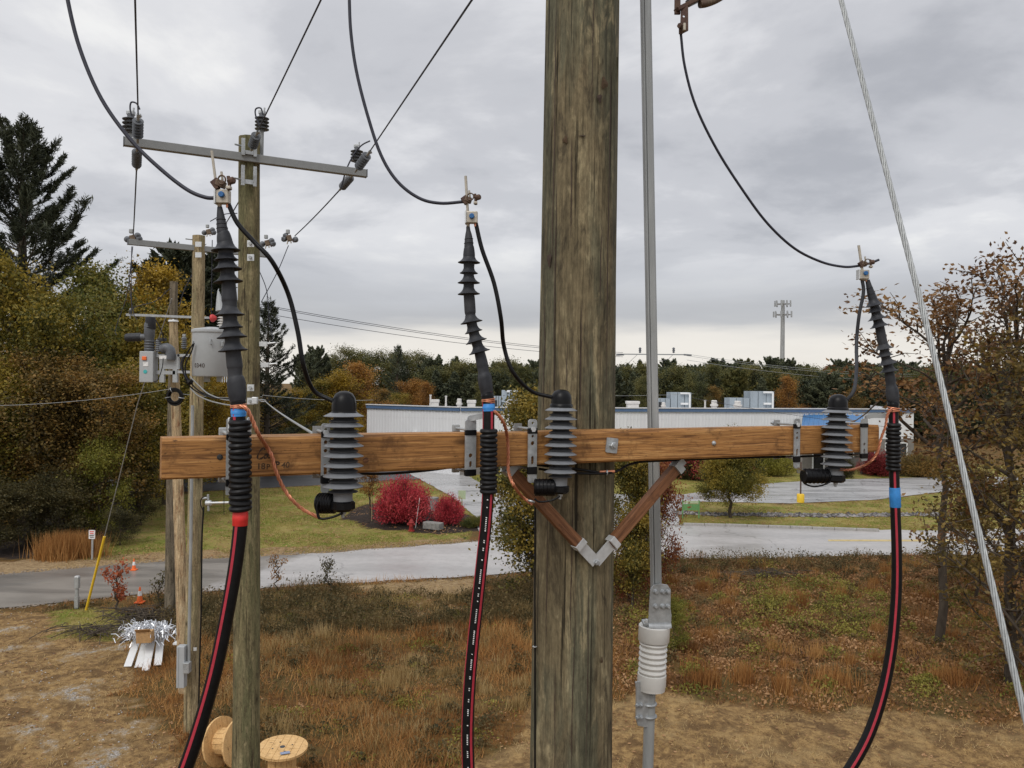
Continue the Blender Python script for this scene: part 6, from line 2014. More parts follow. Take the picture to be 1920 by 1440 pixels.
def dec_proto(seed, h=10.0, R_=3.4, limbs=16, subs=6, per=38, leaf=.17, spread=.42, start=.18, env=None, droop=0.0, top_r=.05, aspect=.6, trunk_r=.15, fork=0):
    rg = np.random.default_rng(seed)
    env = env or (lambda f: math.sin(math.pi * min(1, max(0.02, (f - start + .12) / (1.12 - start)))) ** .7)
    segs = []; cen = []
    tp = [np.zeros(3)]
    wob = rg.normal(0, .09, 2)
    for i in range(1, 9):
        f = i / 8
        tp.append(np.array([wob[0] * f * h * .25 + rg.normal(0, .07), wob[1] * f * h * .25 + rg.normal(0, .07), f * h * .9]))
    segs.append(([Vector(p) for p in tp], [trunk_r * (1 - .85 * i / 8) * h / 10 + .015 for i in range(9)]))

    def trunk_at(f):
        s = min(.999, f / .9) * 8; i = int(s); return tp[i] + (tp[i + 1] - tp[i]) * (s - i)
    for i in range(limbs):
        f = start + (0.88 - start) * ((i + rg.uniform(0, .9)) / limbs)
        az = i * 2.399 + rg.uniform(-.4, .4)
        el = R(rg.uniform(18, 50) + 30 * f - droop)
        ln = R_ * env(f) * rg.uniform(.72, 1.12)
        p = trunk_at(f); pts = [p]; dirv = np.array([math.cos(az) * math.cos(el), math.sin(az) * math.cos(el), math.sin(el)])
        for k in range(1, 6):
            dirv = unit(dirv + rg.normal(0, .16, 3) + np.array([0, 0, .06 - droop * .004]))
            pts.append(pts[-1] + dirv * ln / 5)
        r0 = max(.012, .045 * ln / R_ * h / 10 * 1.2)
        segs.append(([Vector(q) for q in pts], [r0 * (1 - .16 * k) for k in range(6)]))
        for j in range(subs):
            s = rg.uniform(.25, 1.0) * 5; a = min(4, int(s)); q = pts[a] + (pts[a + 1] - pts[a]) * (s - a)
            d2 = unit(dirv * .6 + rg.normal(0, .7, 3) + np.array([0, 0, .15]))
            l2 = ln * rg.uniform(.22, .42)
            q2 = q + d2 * l2 * .5 + rg.normal(0, .05, 3); q3 = q2 + unit(d2 + rg.normal(0, .3, 3)) * l2 * .5
            segs.append(([Vector(q), Vector(q2), Vector(q3)], [r0 * .4, r0 * .28, r0 * .12]))
            for c in (q2, q3):
                m = rg.integers(int(per * .5), int(per * 1.4))
                sc = spread * rg.uniform(.6, 1.3)
                cen.append(c + rg.normal(0, 1, (m, 3)) * np.array([sc, sc, sc * .7]))
        cen.append(pts[-1] + rg.normal(0, spread * .7, (per, 3)))
    cen.append(np.array(tp[-1]) + rg.normal(0, spread, (per * 2, 3)))
    C = np.concatenate(cen)
    return seg_tubes(segs), quads_mesh('leaves', leaves(C, leaf, rg, aspect, None, .6))


def pine_proto(seed, h=12.0, R_=3.0, whorl=.55, per_w=6, start=.12, needle=.30, dens=16, shape='cone', aspect=.16, upturn=.22, irr=.25, nleaf=7):
    rg = np.random.default_rng(seed)
    segs = [([Vector((0, 0, 0)), Vector((rg.normal(0, .05), rg.normal(0, .05), h * .5)), Vector((0, 0, h * .97))], [.022 * h, .014 * h, .01])]
    C, D = [], []
    z = h * start; w = 0
    while z < h * .97:
        f = z / h
        if shape == 'cone': env = (1 - f) ** .75 * (1 if f > .3 else .75 + .8 * f)
        elif shape == 'dome': env = max(.12, (1.0 - f) ** .5) * (1 if f > .45 else .55 + f)
        else: env = math.sin(math.pi * min(1, (1.02 - f) ** .62)) * .55 + (1 - f) * .45 + .06
        for j in range(per_w):
            az = w * .7 + j * 2 * math.pi / per_w + rg.uniform(-.35, .35)
            ln = max(.15, R_ * env * rg.uniform(1 - irr * 1.6, 1 + irr))
            pts = [np.array([0, 0, z + rg.uniform(-.15, .15)])]
            e0 = rg.uniform(-.06, .16) + f * .75
            for k in range(1, 6):
                el = e0 + upturn * (k / 5) ** 2 * 1.6
                d = np.array([math.cos(az) * math.cos(el), math.sin(az) * math.cos(el), math.sin(el)])
                pts.append(pts[-1] + d * ln / 5 + rg.normal(0, .02 * ln, 3))
            segs.append(([Vector(q) for q in pts], [max(.006, .018 * ln * (1 - .18 * k)) for k in range(6)]))
            n = max(3, int(dens * ln / R_ * 2.2))
            for q in range(n):
                s = rg.uniform(.22, 1.0) ** .8 * 5; a = min(4, int(s)); p = pts[a] + (pts[a + 1] - pts[a]) * (s - a)
                bd = unit(pts[a + 1] - pts[a]); side = unit(np.cross(bd, [0, 0, 1])) * rg.choice((-1, 1))
                tl = ln * .24 * (1.15 - s / 6) + .12
                td = unit(bd * .7 + side * rg.uniform(.1, .9) + np.array([0, 0, rg.uniform(-.02, .35)]))
                for u_ in range(nleaf):
                    C.append(p + td * tl * rg.uniform(.1, 1.0) + rg.normal(0, .045, 3)); D.append(td)
        z += whorl * rg.uniform(.75, 1.25) * (1.1 - .45 * f); w += 1
    for k in range(30):
        C.append(np.array([rg.normal(0, .08), rg.normal(0, .08), h * rg.uniform(.93, 1.0)])); D.append(np.array([0, 0, 1.0]))
    C = np.array(C); D = np.array(D)
    return seg_tubes(segs, 4), quads_mesh('needles', leaves(C, needle, rg, aspect, D, .3))


def bush_proto(seed, n=9000, leaf=.07, Rx=1.0, h=1.0, stems=60, full=.5):
    """dome of upward-fanning stems carrying small leaves; unit radius and height"""
    rg = np.random.default_rng(seed)
    segs = []; C = []; D = []
    for i in range(stems):
        az = rg.uniform(0, 6.283); t = math.acos(rg.uniform(0.05, 1.0))
        d = np.array([math.sin(t) * math.cos(az), math.sin(t) * math.sin(az), math.cos(t)])
        l = rg.uniform(.86, 1.08)
        tip = d * np.array([1, 1, .82]) * l + np.array([0, 0, .14]); mid = tip * .5 + np.array([0, 0, .04])
        segs.append(([Vector((rg.normal(0, .05), rg.normal(0, .05), 0)), Vector(mid), Vector(tip)], [.02, .012, .004]))
        m = n // stems
        s = rg.uniform(full, 1.06, m)
        c = mid[None] * 0 + tip[None] * s[:, None] + rg.normal(0, .085, (m, 3))
        C.append(c); D.append(np.repeat((d + np.array([0, 0, .35]))[None], m, 0))
    C = np.concatenate(C); D = np.concatenate(D)
    k = C[:, 2] > .02
    return seg_tubes(segs, 4), quads_mesh('leaves', leaves(C[k], leaf, rg, .5, unit(D[k]), .2))


def plant(name, label, cat, loc, proto, sc, mats, rz=0.0, group=None, parts=('trunk', 'crown')):
    t = thing(name, label, cat, loc, group)
    t.rotation_euler = (0, 0, rz)
    t.scale = sc if isinstance(sc, tuple) else (sc, sc, sc)
    a = link_mesh(parts[0], proto[0], mats[0], t)
    b = link_mesh(parts[1], proto[1], mats[1], t)
    return t


FM = {
    'olive': foliage('olive_autumn_leaves', [(0.034, 0.040, 0.010), (0.088, 0.088, 0.017), (0.18, 0.15, 0.024), (0.32, 0.23, 0.035)]),
    'green': foliage('late_green_leaves', [(0.025, 0.036, 0.009), (0.062, 0.080, 0.017), (0.125, 0.128, 0.026), (0.23, 0.19, 0.035)]),
    'gold': foliage('golden_leaves', [(0.05, 0.040, 0.008), (0.14, 0.098, 0.014), (0.28, 0.18, 0.020), (0.46, 0.30, 0.035)]),
    'brown': foliage('russet_leaves', [(0.036, 0.030, 0.012), (0.090, 0.066, 0.022), (0.165, 0.115, 0.032), (0.29, 0.165, 0.042)]),
    'orange': foliage('orange_leaves', [(0.08, 0.042, 0.014), (0.19, 0.09, 0.024), (0.31, 0.145, 0.035), (0.42, 0.22, 0.05)]),
    'oak': foliage('dull_oak_leaves', [(0.045, 0.024, 0.013), (0.11, 0.055, 0.024), (0.20, 0.10, 0.038), (0.28, 0.16, 0.06)], .3, .5),
    'oakmix': foliage('olive_oak_leaves', [(0.036, 0.030, 0.012), (0.090, 0.070, 0.022), (0.175, 0.12, 0.034), (0.28, 0.19, 0.05)], .3, .8),
    'young': foliage('young_tree_leaves', [(0.026, 0.032, 0.010), (0.070, 0.070, 0.016), (0.16, 0.135, 0.026), (0.34, 0.24, 0.045)], .3, .9),
    'maroon': foliage('maroon_leaves', [(0.055, 0.016, 0.013), (0.14, 0.038, 0.024), (0.24, 0.070, 0.030), (0.33, 0.14, 0.045)], .3, 1.1),
    'red': foliage('burning_red_leaves', [(0.15, 0.012, 0.020), (0.32, 0.025, 0.040), (0.48, 0.045, 0.062), (0.60, 0.10, 0.11)], .25, 1.5),
    'redsmall': foliage('red_orange_leaves', [(0.16, 0.03, 0.018), (0.30, 0.07, 0.03), (0.44, 0.12, 0.05), (0.5, 0.2, 0.08)]),
    'pine': foliage('pine_needles', [(0.010, 0.015, 0.009), (0.022, 0.031, 0.016), (0.042, 0.056, 0.027), (0.078, 0.092, 0.045)], .15),
    'pinedark': foliage('dark_pine_needles', [(0.010, 0.013, 0.009), (0.020, 0.025, 0.015), (0.038, 0.046, 0.026), (0.068, 0.076, 0.042)], .15),
    'pinehaze': foliage('hazed_pine_needles', [(0.038, 0.048, 0.034), (0.064, 0.078, 0.050), (0.10, 0.115, 0.068), (0.155, 0.165, 0.09)], .2),  # distance haze put into the colour: needles lifted paler and slightly bluer
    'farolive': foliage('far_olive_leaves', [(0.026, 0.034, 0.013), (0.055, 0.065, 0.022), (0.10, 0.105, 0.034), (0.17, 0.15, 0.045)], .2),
    'shrub': foliage('dark_shrub_leaves', [(0.020, 0.020, 0.010), (0.045, 0.042, 0.018), (0.085, 0.075, 0.028), (0.14, 0.11, 0.04)]),
    'hedge': foliage('yellow_green_leaves', [(0.05, 0.058, 0.010), (0.11, 0.12, 0.018), (0.20, 0.19, 0.028), (0.3, 0.27, 0.05)]),
    'hedgered': foliage('dull_red_hedge', [(0.07, 0.012, 0.014), (0.15, 0.022, 0.022), (0.26, 0.034, 0.036), (0.34, 0.06, 0.05)]),
}
D1 = dec_proto(1, per=80, leaf=.15, spread=.42)
D2 = dec_proto(2, R_=3.0, limbs=18, per=76, leaf=.145, start=.12)
D3 = dec_proto(3, R_=3.9, limbs=15, subs=7, per=72, leaf=.155, spread=.48, start=.15)
DS = dec_proto(7, h=4.0, R_=2.3, limbs=20, subs=6, per=50, leaf=.095, spread=.24, start=.06, trunk_r=.10)      # shrubby
P1 = pine_proto(11, 12, 2.9, whorl=.45, per_w=7, dens=18, needle=.42, aspect=.3)
P2 = pine_proto(12, 12, 2.7, whorl=.45, per_w=7, dens=18, needle=.42, aspect=.3, irr=.35)
P3 = pine_proto(13, 12, 3.3, whorl=.48, per_w=7, dens=20, needle=.45, aspect=.3, shape='round', irr=.35)
PB = pine_proto(14, 20, 6.2, whorl=.78, per_w=6, dens=44, needle=.34, aspect=.14, shape='dome', irr=.30, upturn=.26, start=.2, nleaf=10)
PN = pine_proto(15, 12, 3.4, whorl=.5, per_w=6, dens=20, needle=.28, aspect=.15, shape='cone', irr=.3, start=.05)


def put(px, top_py, Y, proto, ph, wid, mats, name, label, cat, rz, group=None):
    """plant a tree whose top shows at (px, top_py), Y metres ahead; wid scales its spread"""
    b = P(px, 720, Y); zt = P(px, top_py, Y).z
    s = zt / ph
    return plant(name, label, cat, (b.x, Y, -.03), proto, (s * wid, s * wid, s), mats, rz, group)


bk = M['bark']
# left: tall pine and the autumn wood across the road
put(38, 240, 46, PB, 20, 1.1, (bk, FM['pinedark']), 'pine_tree', 'tall dark pine rising above the wood at the far left', 'pine tree', 2.1)
LW = [(-70, 540, 41, D1, 'olive', 'olive'), (22, 512, 38, D2, 'olive', 'olive'), (80, 572, 37, D1, 'olive', 'olive'), (140, 590, 40, D3, 'green', 'green'), (195, 522, 45, D2, 'green', 'green'),
      (235, 600, 42, D1, 'olive', 'olive'), (268, 520, 50, D2, 'gold', 'golden'), (292, 560, 48, D1, 'gold', 'golden'), (60, 690, 35.5, D3, 'brown', 'brown'), (130, 700, 36, D1, 'brown', 'brown'),
      (205, 720, 36.5, D3, 'brown', 'brown'), (262, 690, 39, D1, 'olive', 'olive'), (-40, 700, 34.5, D3, 'olive', 'olive'), (15, 760, 34.5, D1, 'green', 'green'), (345, 640, 52, D2, 'gold', 'golden'), (310, 660, 45, D3, 'olive', 'olive'),
      (405, 690, 56, D1, 'gold', 'golden'), (450, 720, 60, D2, 'gold', 'golden'), (380, 730, 50, D3, 'gold', 'golden')]
LWL = ['olive tree cut by the left picture edge', 'olive and gold tree in front of the tall pine trunk', 'olive gold tree right of the tall pine, round topped', 'green tree in the wood below the pine branches', 'tall green tree whose top shows left of the drop wires',
       'olive tree behind the recloser bushing', 'tall golden tree right of the drop wires', 'golden tree behind the old pole top', 'brown tree low in the wood at the left', 'brown tree in the middle of the left wood', 'brown tree above the yellow guy guard',
       'olive tree left of the cable coil', 'low olive tree at the left picture edge', 'low green tree near the left picture edge', 'golden tree between the old pole and the tan pole', 'olive tree behind the cable coil', 'golden tree behind the transformer tank',
       'golden tree just left of the olive pole', 'low golden tree behind the tan pole']
for i, (px, py, Y, pr, mt, cn) in enumerate(LW):
    put(px, py, Y, pr, 10, 1.0 if py < 650 else 1.25, (bk, FM[mt]), 'autumn_tree', LWL[i], 'tree', i * 1.7, 'autumn trees in the left wood')
for i, (px, py, Y, w, pr, lb) in enumerate(((275, 488, 60, 1.0, P2, 'narrow dark pine above the golden tree right of the drop wires'), (352, 486, 62, 1.25, P3, 'broad dark pine behind the top of the tan pole'), (196, 515, 58, .9, P1, 'small dark pine tip right of the tall pine'),
                                           (390, 520, 66, 1.0, P1, 'dark pine behind the left termination'), (330, 540, 70, 1.2, P3, 'dark pine behind the old pole top'))):
    put(px, py, Y, pr, 12, w, (bk, FM['pinedark']), 'pine_tree', lb, 'pine tree', i * 2.2 + .4, 'pines behind the left poles')
put(502, 556, 60, PN, 12, 1.05, (bk, FM['pinedark']), 'pine_tree', 'dark pine with reaching branches just right of the olive pole', 'pine tree', .8)
# shrubs at the wood edge
for i, (px, py, hh, w, mt, lb) in enumerate(((185, 1010, 3.6, 1.0, 'hedge', 'rounded olive green shrub at the edge of the left wood'), (45, 1030, 2.3, 1.5, 'shrub', 'dark low shrub at the far left wood edge'), (110, 1022, 2.6, 1.3, 'shrub', 'dark low shrub beside the brown grass clump'), (225, 1022, 1.3, 1.5, 'shrub', 'low dark bush right of the roadside sign'),
                                             (265, 985, 2.6, 1.1, 'shrub', 'dark shrub at the corner of the left lawn'), (140, 1005, 3.2, 1.2, 'brown', 'brown bare shrub in front of the left wood'), (-30, 1040, 2.5, 1.4, 'shrub', 'dark low shrub at the left picture edge'), (20, 1010, 4.0, 1.1, 'brown', 'tall brown shrub at the far left'))):
    b = G(px, py)
    plant('shrub', lb, 'shrub', (b.x, b.y, -.03), DS, (hh / 4 * w, hh / 4 * w, hh / 4), (bk, FM[mt]), i * 1.3, 'shrubs along the wood edge', ('stems', 'foliage'))
# middle distance, behind the left lawn
MW = [(505, 745, 66, D3, 'olive', 1.2, 'olive'), (545, 735, 70, D1, 'gold', 1.2, 'golden'), (590, 720, 72, D2, 'olive', 1.4, 'olive'), (640, 702, 74, D1, 'gold', 1.4, 'golden'), (672, 690, 76, D2, 'orange', 1.3, 'orange'), (560, 780, 66, D3, 'green', 1.2, 'green'), (610, 790, 66, D1, 'olive', 1.2, 'olive'),
      (655, 770, 68, D3, 'gold', 1.1, 'golden'), (520, 820, 62, DS, 'shrub', 1.0, 'dark'), (740, 745, 95, D3, 'olive', 1.3, 'olive'), (770, 715, 100, D1, 'orange', 1.2, 'orange'), (712, 735, 92, D2, 'brown', 1.2, 'brown')]
MWL = ['olive tree touching the right side of the olive pole', 'golden tree right of the small service line bracket', 'olive tree below the twin far pines', 'golden tree left of the orange tree', 'orange topped tree nearest the building corner', 'low green tree behind the span guy',
       'low olive tree behind the left arrester cap', 'low golden tree beside the building corner', 'dark shrubby tree behind the left arm bracket', 'olive tree behind the left roof edge of the building', 'orange tree below the tall pointed pine', 'brown tree above the left building corner']
for i, (px, py, Y, pr, mt, w, cn) in enumerate(MW):
    put(px, py, Y, pr, 4 if pr is DS else 10, w, (bk, FM[mt]), 'autumn_tree', MWL[i], 'tree', i * 2.1, 'autumn trees left of the white building')
# far tree line
rg = random.Random(12)
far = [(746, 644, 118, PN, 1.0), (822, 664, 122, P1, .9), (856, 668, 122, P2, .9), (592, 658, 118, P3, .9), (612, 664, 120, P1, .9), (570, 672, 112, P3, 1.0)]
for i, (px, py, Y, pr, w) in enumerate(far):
    put(px, py, Y, pr, 12, w, (bk, FM['pinehaze']), 'pine_tree', ('tall pointed pine standing above the tree line left of the middle cable' if i == 0 else 'pine in the tree line left of the middle cable'), 'pine tree', i * 1.1, None if i == 0 else 'far pines left of the middle cable')
for i, px in enumerate(range(632, 800, 24)):
    put(px, 668 + rg.uniform(-4, 8), 126 + rg.uniform(-4, 4), (D1, D3)[i % 2], 10, 1.15, (bk, FM['farolive']), 'far_tree', 'rounded olive green tree on the skyline left of the middle cable', 'tree', rg.uniform(0, 6), 'far rounded trees left of the middle cable')
def zone_of(px):
    return ('behind the middle cable' if px < 1000 else 'behind the main pole' if px < 1150 else 'between main pole and pipe' if px < 1215 else 'above the left roof unit' if px < 1330
            else 'above the right roof unit' if px < 1450 else 'around the cell tower foot' if px < 1520 else 'left of the right termination' if px < 1640 else 'behind the right oak')


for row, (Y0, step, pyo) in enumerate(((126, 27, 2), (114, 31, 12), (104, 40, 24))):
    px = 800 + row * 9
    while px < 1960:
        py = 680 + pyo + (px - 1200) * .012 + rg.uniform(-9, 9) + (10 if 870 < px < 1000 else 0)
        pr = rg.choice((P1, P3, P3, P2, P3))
        put(px, py, Y0 + rg.uniform(-4, 4), pr, 12, rg.uniform(.95, 1.35), (bk, FM['pinehaze'] if rg.random() < .85 else FM['farolive']), 'pine_tree',
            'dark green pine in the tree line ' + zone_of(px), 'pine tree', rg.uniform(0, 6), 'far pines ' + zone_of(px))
        px += step * rg.uniform(.75, 1.25)
for i, px in enumerate(range(812, 1960, 37)):
    put(px + rg.uniform(-10, 10), 694 + (px - 1200) * .012 + rg.uniform(-6, 8), 109 + rg.uniform(-3, 3), (D1, D3, D2)[i % 3], 10, rg.uniform(1.1, 1.4), (bk, FM['farolive']), 'far_tree', 'rounded grey green tree in the tree line ' + zone_of(px), 'tree', rg.uniform(0, 6), 'far rounded trees ' + zone_of(px))
for px, py, mt in ((1300, 706, 'farolive'), (1205, 712, 'farolive'), (1478, 712, 'orange'), (1600, 730, 'brown'), (905, 722, 'farolive'), (1340, 730, 'brown'), (800, 722, 'orange'), (1570, 745, 'orange')):
    put(px, py, 98, D2, 10, .9, (bk, FM[mt]), 'autumn_tree', {'farolive': 'yellowish tree', 'orange': 'orange tree', 'brown': 'brown tree'}[mt] + ' set among the pines behind the white building', 'tree', px, 'autumn trees among the far pines, ' + mt.replace('far', ''))

# near oak at the right edge
OAK = dec_proto(31, h=10.0, R_=3.0, limbs=28, subs=8, per=12, leaf=.12, spread=.15, start=.08, trunk_r=.13, aspect=.55, env=lambda f: .9 if f < .5 else 1.15 - .5 * f, droop=2)
OAK3 = dec_proto(35, h=10.0, R_=2.7, limbs=18, subs=8, per=13, leaf=.12, spread=.15, start=.5, trunk_r=.08, aspect=.55, env=lambda f: 1.5 - .9 * f, droop=8)
OAK2 = dec_proto(33, h=10.0, R_=3.7, limbs=28, subs=8, per=18, leaf=.12, spread=.19, start=.05, trunk_r=.13, aspect=.55, env=lambda f: .95 - .45 * f)
put(1900, 505, 19.0, OAK, 9.6, 1.0, (bk, FM['oak']), 'oak_tree', 'russet oak reaching in from the right edge', 'oak tree', 1.0)
put(1965, 620, 17.5, OAK2, 9.6, 1.2, (bk, FM['oakmix']), 'oak_tree', 'olive brown oak at the far right edge behind the guy strand', 'oak tree', 2.6)
put(1765, 575, 22.0, OAK3, 9.6, 1.45, (bk, FM['oak']), 'oak_tree', 'smaller russet oak behind the right cable', 'oak tree', 4.4)
b = G(1830, 1120)
plant('shrub', 'olive brown sapling thicket low at the right edge', 'shrub', (b.x, b.y, 0), DS, (1.0, 1.0, .95), (bk, FM['oakmix']), 1.2, None, ('stems', 'foliage'))
# young tree behind the main pole
YG = dec_proto(41, h=7.0, R_=2.4, limbs=32, subs=8, per=62, leaf=.10, spread=.23, start=.05, trunk_r=.08, aspect=.6, env=lambda f: .95 - .55 * f if f > .25 else .75)
put(1012, 742, 25.5, YG, 6.7, 1.12, (bk, FM['young']), 'young_tree', 'bushy green and yellow young tree behind the main pole', 'tree', .6)
put(1190, 830, 25.0, YG, 6.7, .85, (bk, FM['young']), 'young_tree', 'narrow yellow green young tree between main pole and pipe', 'tree', 3.1)
b = G(1228, 1118)
plant('shrub', 'maroon leaved shrub right of the galvanised pipe', 'shrub', (b.x, b.y, 0), DS, (.58, .58, 1.0), (bk, FM['maroon']), 2.2, None, ('stems', 'foliage'))
b = G(1180, 1130)
plant('shrub', 'russet low shrub at the foot of the young trees', 'shrub', (b.x, b.y, 0), DS, (.6, .6, .55), (bk, FM['maroon']), 4.2, None, ('stems', 'foliage'))

# garden trees across the road
CR = dec_proto(51, h=3.2, R_=2.25, limbs=40, subs=9, per=100, leaf=.085, spread=.21, start=.22, trunk_r=.28, aspect=.5, env=lambda f: 1.05 - .5 * f, droop=6)
b = G(1370, 971)
plant('ornamental_tree', 'low spreading russet green ornamental tree on the right lawn', 'tree', (b.x, b.y, 0), CR, (1.0, 1.0, 1.05), (bk, FM['olive']), .4)
YT_ = dec_proto(52, h=3.4, R_=.9, limbs=12, subs=5, per=18, leaf=.10, spread=.16, start=.38, trunk_r=.2, aspect=.6)
b = G(694, 972)
st = plant('sapling', 'thin orange gold sapling beside the larger red bush', 'tree', (b.x, b.y, .1), YT_, (.78, .78, .72), (bk, FM['orange']), 1.4)
b = G(697, 980)
tag(MB().tube([b, b + Vector((0, 0, 1.3))], .025, 8).build('tree_stake', M['pole_tan'], loc=b), 'pale wooden stake beside the gold sapling', 'stake')
BU = bush_proto(61, 22000, .055, stems=190, full=.42)
b = G(755, 986)
plant('burning_bush', 'larger round crimson bush on the mulch bed', 'bush', (b.x, b.y + .3, .12), BU, (1.36, 1.36, 2.2), (bk, FM['red']), .3, None, ('stems', 'foliage'))
b = G(840, 984)
plant('burning_bush', 'smaller round crimson bush beside the driveway', 'bush', (b.x, b.y + .1, .05), BU, (.80, .80, 1.42), (bk, FM['red']), 2.0, None, ('stems', 'foliage'))
b = G(882, 985)
plant('juniper', 'low green ground shrub right of the smaller red bush', 'bush', (b.x + .3, b.y, 0), BU, (1.0, .7, .45), (bk, FM['green']), 1.0, None, ('stems', 'foliage'))
for px, py, sx, sz, mt, lb in ((1322, 903, 3.6, 2.6, 'hedgered', 'dark red hedge behind the ornamental tree'), (1458, 895, 2.0, 1.9, 'hedge', 'yellow green shrub beside the masonry entrance'), (1410, 893, 1.2, 2.2, 'pine', 'narrow dark evergreen left of the yellow green shrub'),
                               (1585, 896, 1.3, 1.7, 'shrub', 'dark shrub right of the masonry entrance'), (1660, 893, 2.6, 1.9, 'hedgered', 'dull red hedge below the right arm end'), (1290, 900, 1.4, 1.5, 'shrub', 'dark shrub at the left end of the red hedge'), (1740, 897, 2.2, 1.9, 'brown', 'brown shrub behind the right oak')):
    b = G(px, py)
    plant('hedge_shrub', lb, 'shrub', (b.x, b.y + sx * .5, 0), BU, (sx, sx * .6, sz), (bk, FM[mt]), px, 'shrubs along the building front', ('stems', 'foliage'))
b = G(218, 1145)
plant('red_shrub', 'small sparse red leaved shrub beside the near cone', 'shrub', (b.x, b.y, 0), dec_proto(71, h=1.2, R_=.55, limbs=9, subs=3, per=8, leaf=.10, spread=.08, start=.15, trunk_r=.2), (1, 1, 1), (bk, FM['redsmall']), 0, None, ('stems', 'foliage'))
for i, (px, py, hh, mt, lb) in enumerate(((520, 1108, .95, 'orange', 'spindly orange leaved weed sapling at the near road edge'), (616, 1118, 1.0, 'shrub', 'spindly dark weed at the near road edge'), (300, 1150, .9, 'shrub', 'dry weed beside the old pole foot'))):
    b = G(px, py)
    plant('weed_sapling', lb, 'weed', (b.x, b.y, 0), dec_proto(72 + i, h=1.2, R_=.45, limbs=8, subs=3, per=6, leaf=.07, spread=.08, start=.2, trunk_r=.12), (hh, hh, hh), (bk, FM[mt]), i, 'weeds at the road edge', ('stems', 'foliage'))

# ------------------------------------------------------------------ grass, weeds, fallen leaves
rn = np.random.default_rng(77)


def blades(x, y, h, w, lean, rg):
    n = len(x)
    z = ground_z(x, y)
    az = rg.uniform(0, 2 * np.pi, n); la = rg.uniform(0, 2 * np.pi, n)
    dx, dy = np.cos(az) * w * .5, np.sin(az) * w * .5
    tx, ty = np.cos(la) * lean * h, np.sin(la) * lean * h
    a = np.stack([x - dx, y - dy, z - .01], 1); b = np.stack([x + dx, y + dy, z - .01], 1)
    c = np.stack([x + tx, y + ty, z + h * np.sqrt(np.maximum(.05, 1 - lean ** 2))], 1)
    return np.stack([a, b, c], 1)


def scatter(n, x0, x1, y0, y1):
    return rn.uniform(x0, x1, n), rn.uniform(y0, y1, n)


GC = {
    'tawny': foliage('tawny_grass', [(0.10, 0.048, 0.018), (0.23, 0.098, 0.030), (0.36, 0.165, 0.048), (0.50, 0.28, 0.10)], .25, .35, .8),
    'weeds': foliage('dark_weeds', [(0.030, 0.026, 0.014), (0.055, 0.052, 0.022), (0.11, 0.085, 0.036), (0.20, 0.14, 0.06)], .25, 1.6, .8),
    'straw': foliage('straw', [(0.17, 0.11, 0.042), (0.31, 0.205, 0.08), (0.43, 0.30, 0.125), (0.54, 0.40, 0.20)], .2, .6, .8),
    'ygreen': foliage('yellow_green_cover', [(0.06, 0.062, 0.014), (0.12, 0.12, 0.024), (0.20, 0.19, 0.038), (0.32, 0.275, 0.06)], .25, .6, .8),
    'lawn': foliage('lawn_blades', [(0.10, 0.13, 0.022), (0.16, 0.20, 0.034), (0.26, 0.26, 0.055), (0.38, 0.30, 0.10)], .25, .3, .8),
    'litter': foliage('fallen_leaf_litter', [(0.07, 0.034, 0.017), (0.16, 0.08, 0.034), (0.28, 0.145, 0.06), (0.44, 0.26, 0.13)], .1, .8, .8),
}
x, y = scatter(330000, -14, 22, 10.0, 34)
z = zones(x, y)
open_ = ~(z['paved'] | z['dirt_l'] | z['dirt_r'] | z['straw'] | z['green_l'] | z['shoulder'])
near_side = inpoly(x, y, [(a, b) for a, b in wpoly(ROAD_NEAR)] + [(60, 5), (-60, 5)])
open_ &= near_side
px, py = PX(x, y, 0 * x)
nz = fbm(x, y, .45, 31); nz2 = fbm(x, y, 1.4, 33)
# distance in front of the near road edge, in photograph rows
edge = np.interp(px, [p[0] for p in ROAD_NEAR], [p[1] for p in ROAD_NEAR])
drow = py - edge
right = px > 1150
weedband = (drow < 95) & (drow > 8) & ~right & (nz2 + nz > .86) | (right & (drow < 30) & (nz2 > .44))
yg = (inpoly(px, py, [(1380, 1110), (1520, 1090), (1660, 1120), (1680, 1180), (1500, 1190), (1400, 1160)]) | inpoly(px, py, [(1160, 1150), (1260, 1140), (1290, 1230), (1200, 1240)])) & (nz2 > .4)
tall = open_ & ~weedband & ~yg
dens_r = np.where(right, np.where(drow < 150, .38, .75), 1.0)
keep = tall & (rn.uniform(size=len(x)) < dens_r * np.clip((nz2 - .28) * 4.5, .22, 1))
xx, yy = x[keep], y[keep]
hh = (.09 + .30 * np.clip((nz[keep] - .36) * 2.6, 0, 1)) * rn.uniform(.5, 1.35, keep.sum()) * np.where(right[keep], .72, 1.0)
stuff = quads = None
o = link_mesh('tall_grass', tris_mesh('tall_grass', blades(xx, yy, hh, rn.uniform(.010, .022, len(xx)), rn.uniform(.2, .92, len(xx)), rn)), GC['tawny'])
tag(o, 'tawny orange dry grass covering the field below the poles', 'grass', kind='stuff')
keep = open_ & weedband
xx, yy = x[keep], y[keep]
C = np.stack([xx, yy, ground_z(xx, yy)], 1)
hh = rn.uniform(.15, .65, len(xx)) * np.clip((nz[keep] - .2) * 2.2, .4, 1.2)
C2 = C + np.stack([rn.normal(0, .08, len(xx)), rn.normal(0, .08, len(xx)), hh * rn.uniform(.1, 1, len(xx))], 1)
V1 = leaves(C2, .085, rn, .45, None, .5)
o = link_mesh('roadside_weeds', quads_mesh('roadside_weeds', V1), GC['weeds'])
tag(o, 'dark grey green weeds along the near road edge', 'weeds', kind='stuff')
o = link_mesh('weed_stalks', tris_mesh('weed_stalks', blades(xx[::2], yy[::2], hh[::2] * 1.1, .012, rn.uniform(0, .4, len(xx[::2])), rn)), GC['weeds'])
tag(o, 'thin dark stalks of the roadside weeds', 'weeds', kind='stuff')
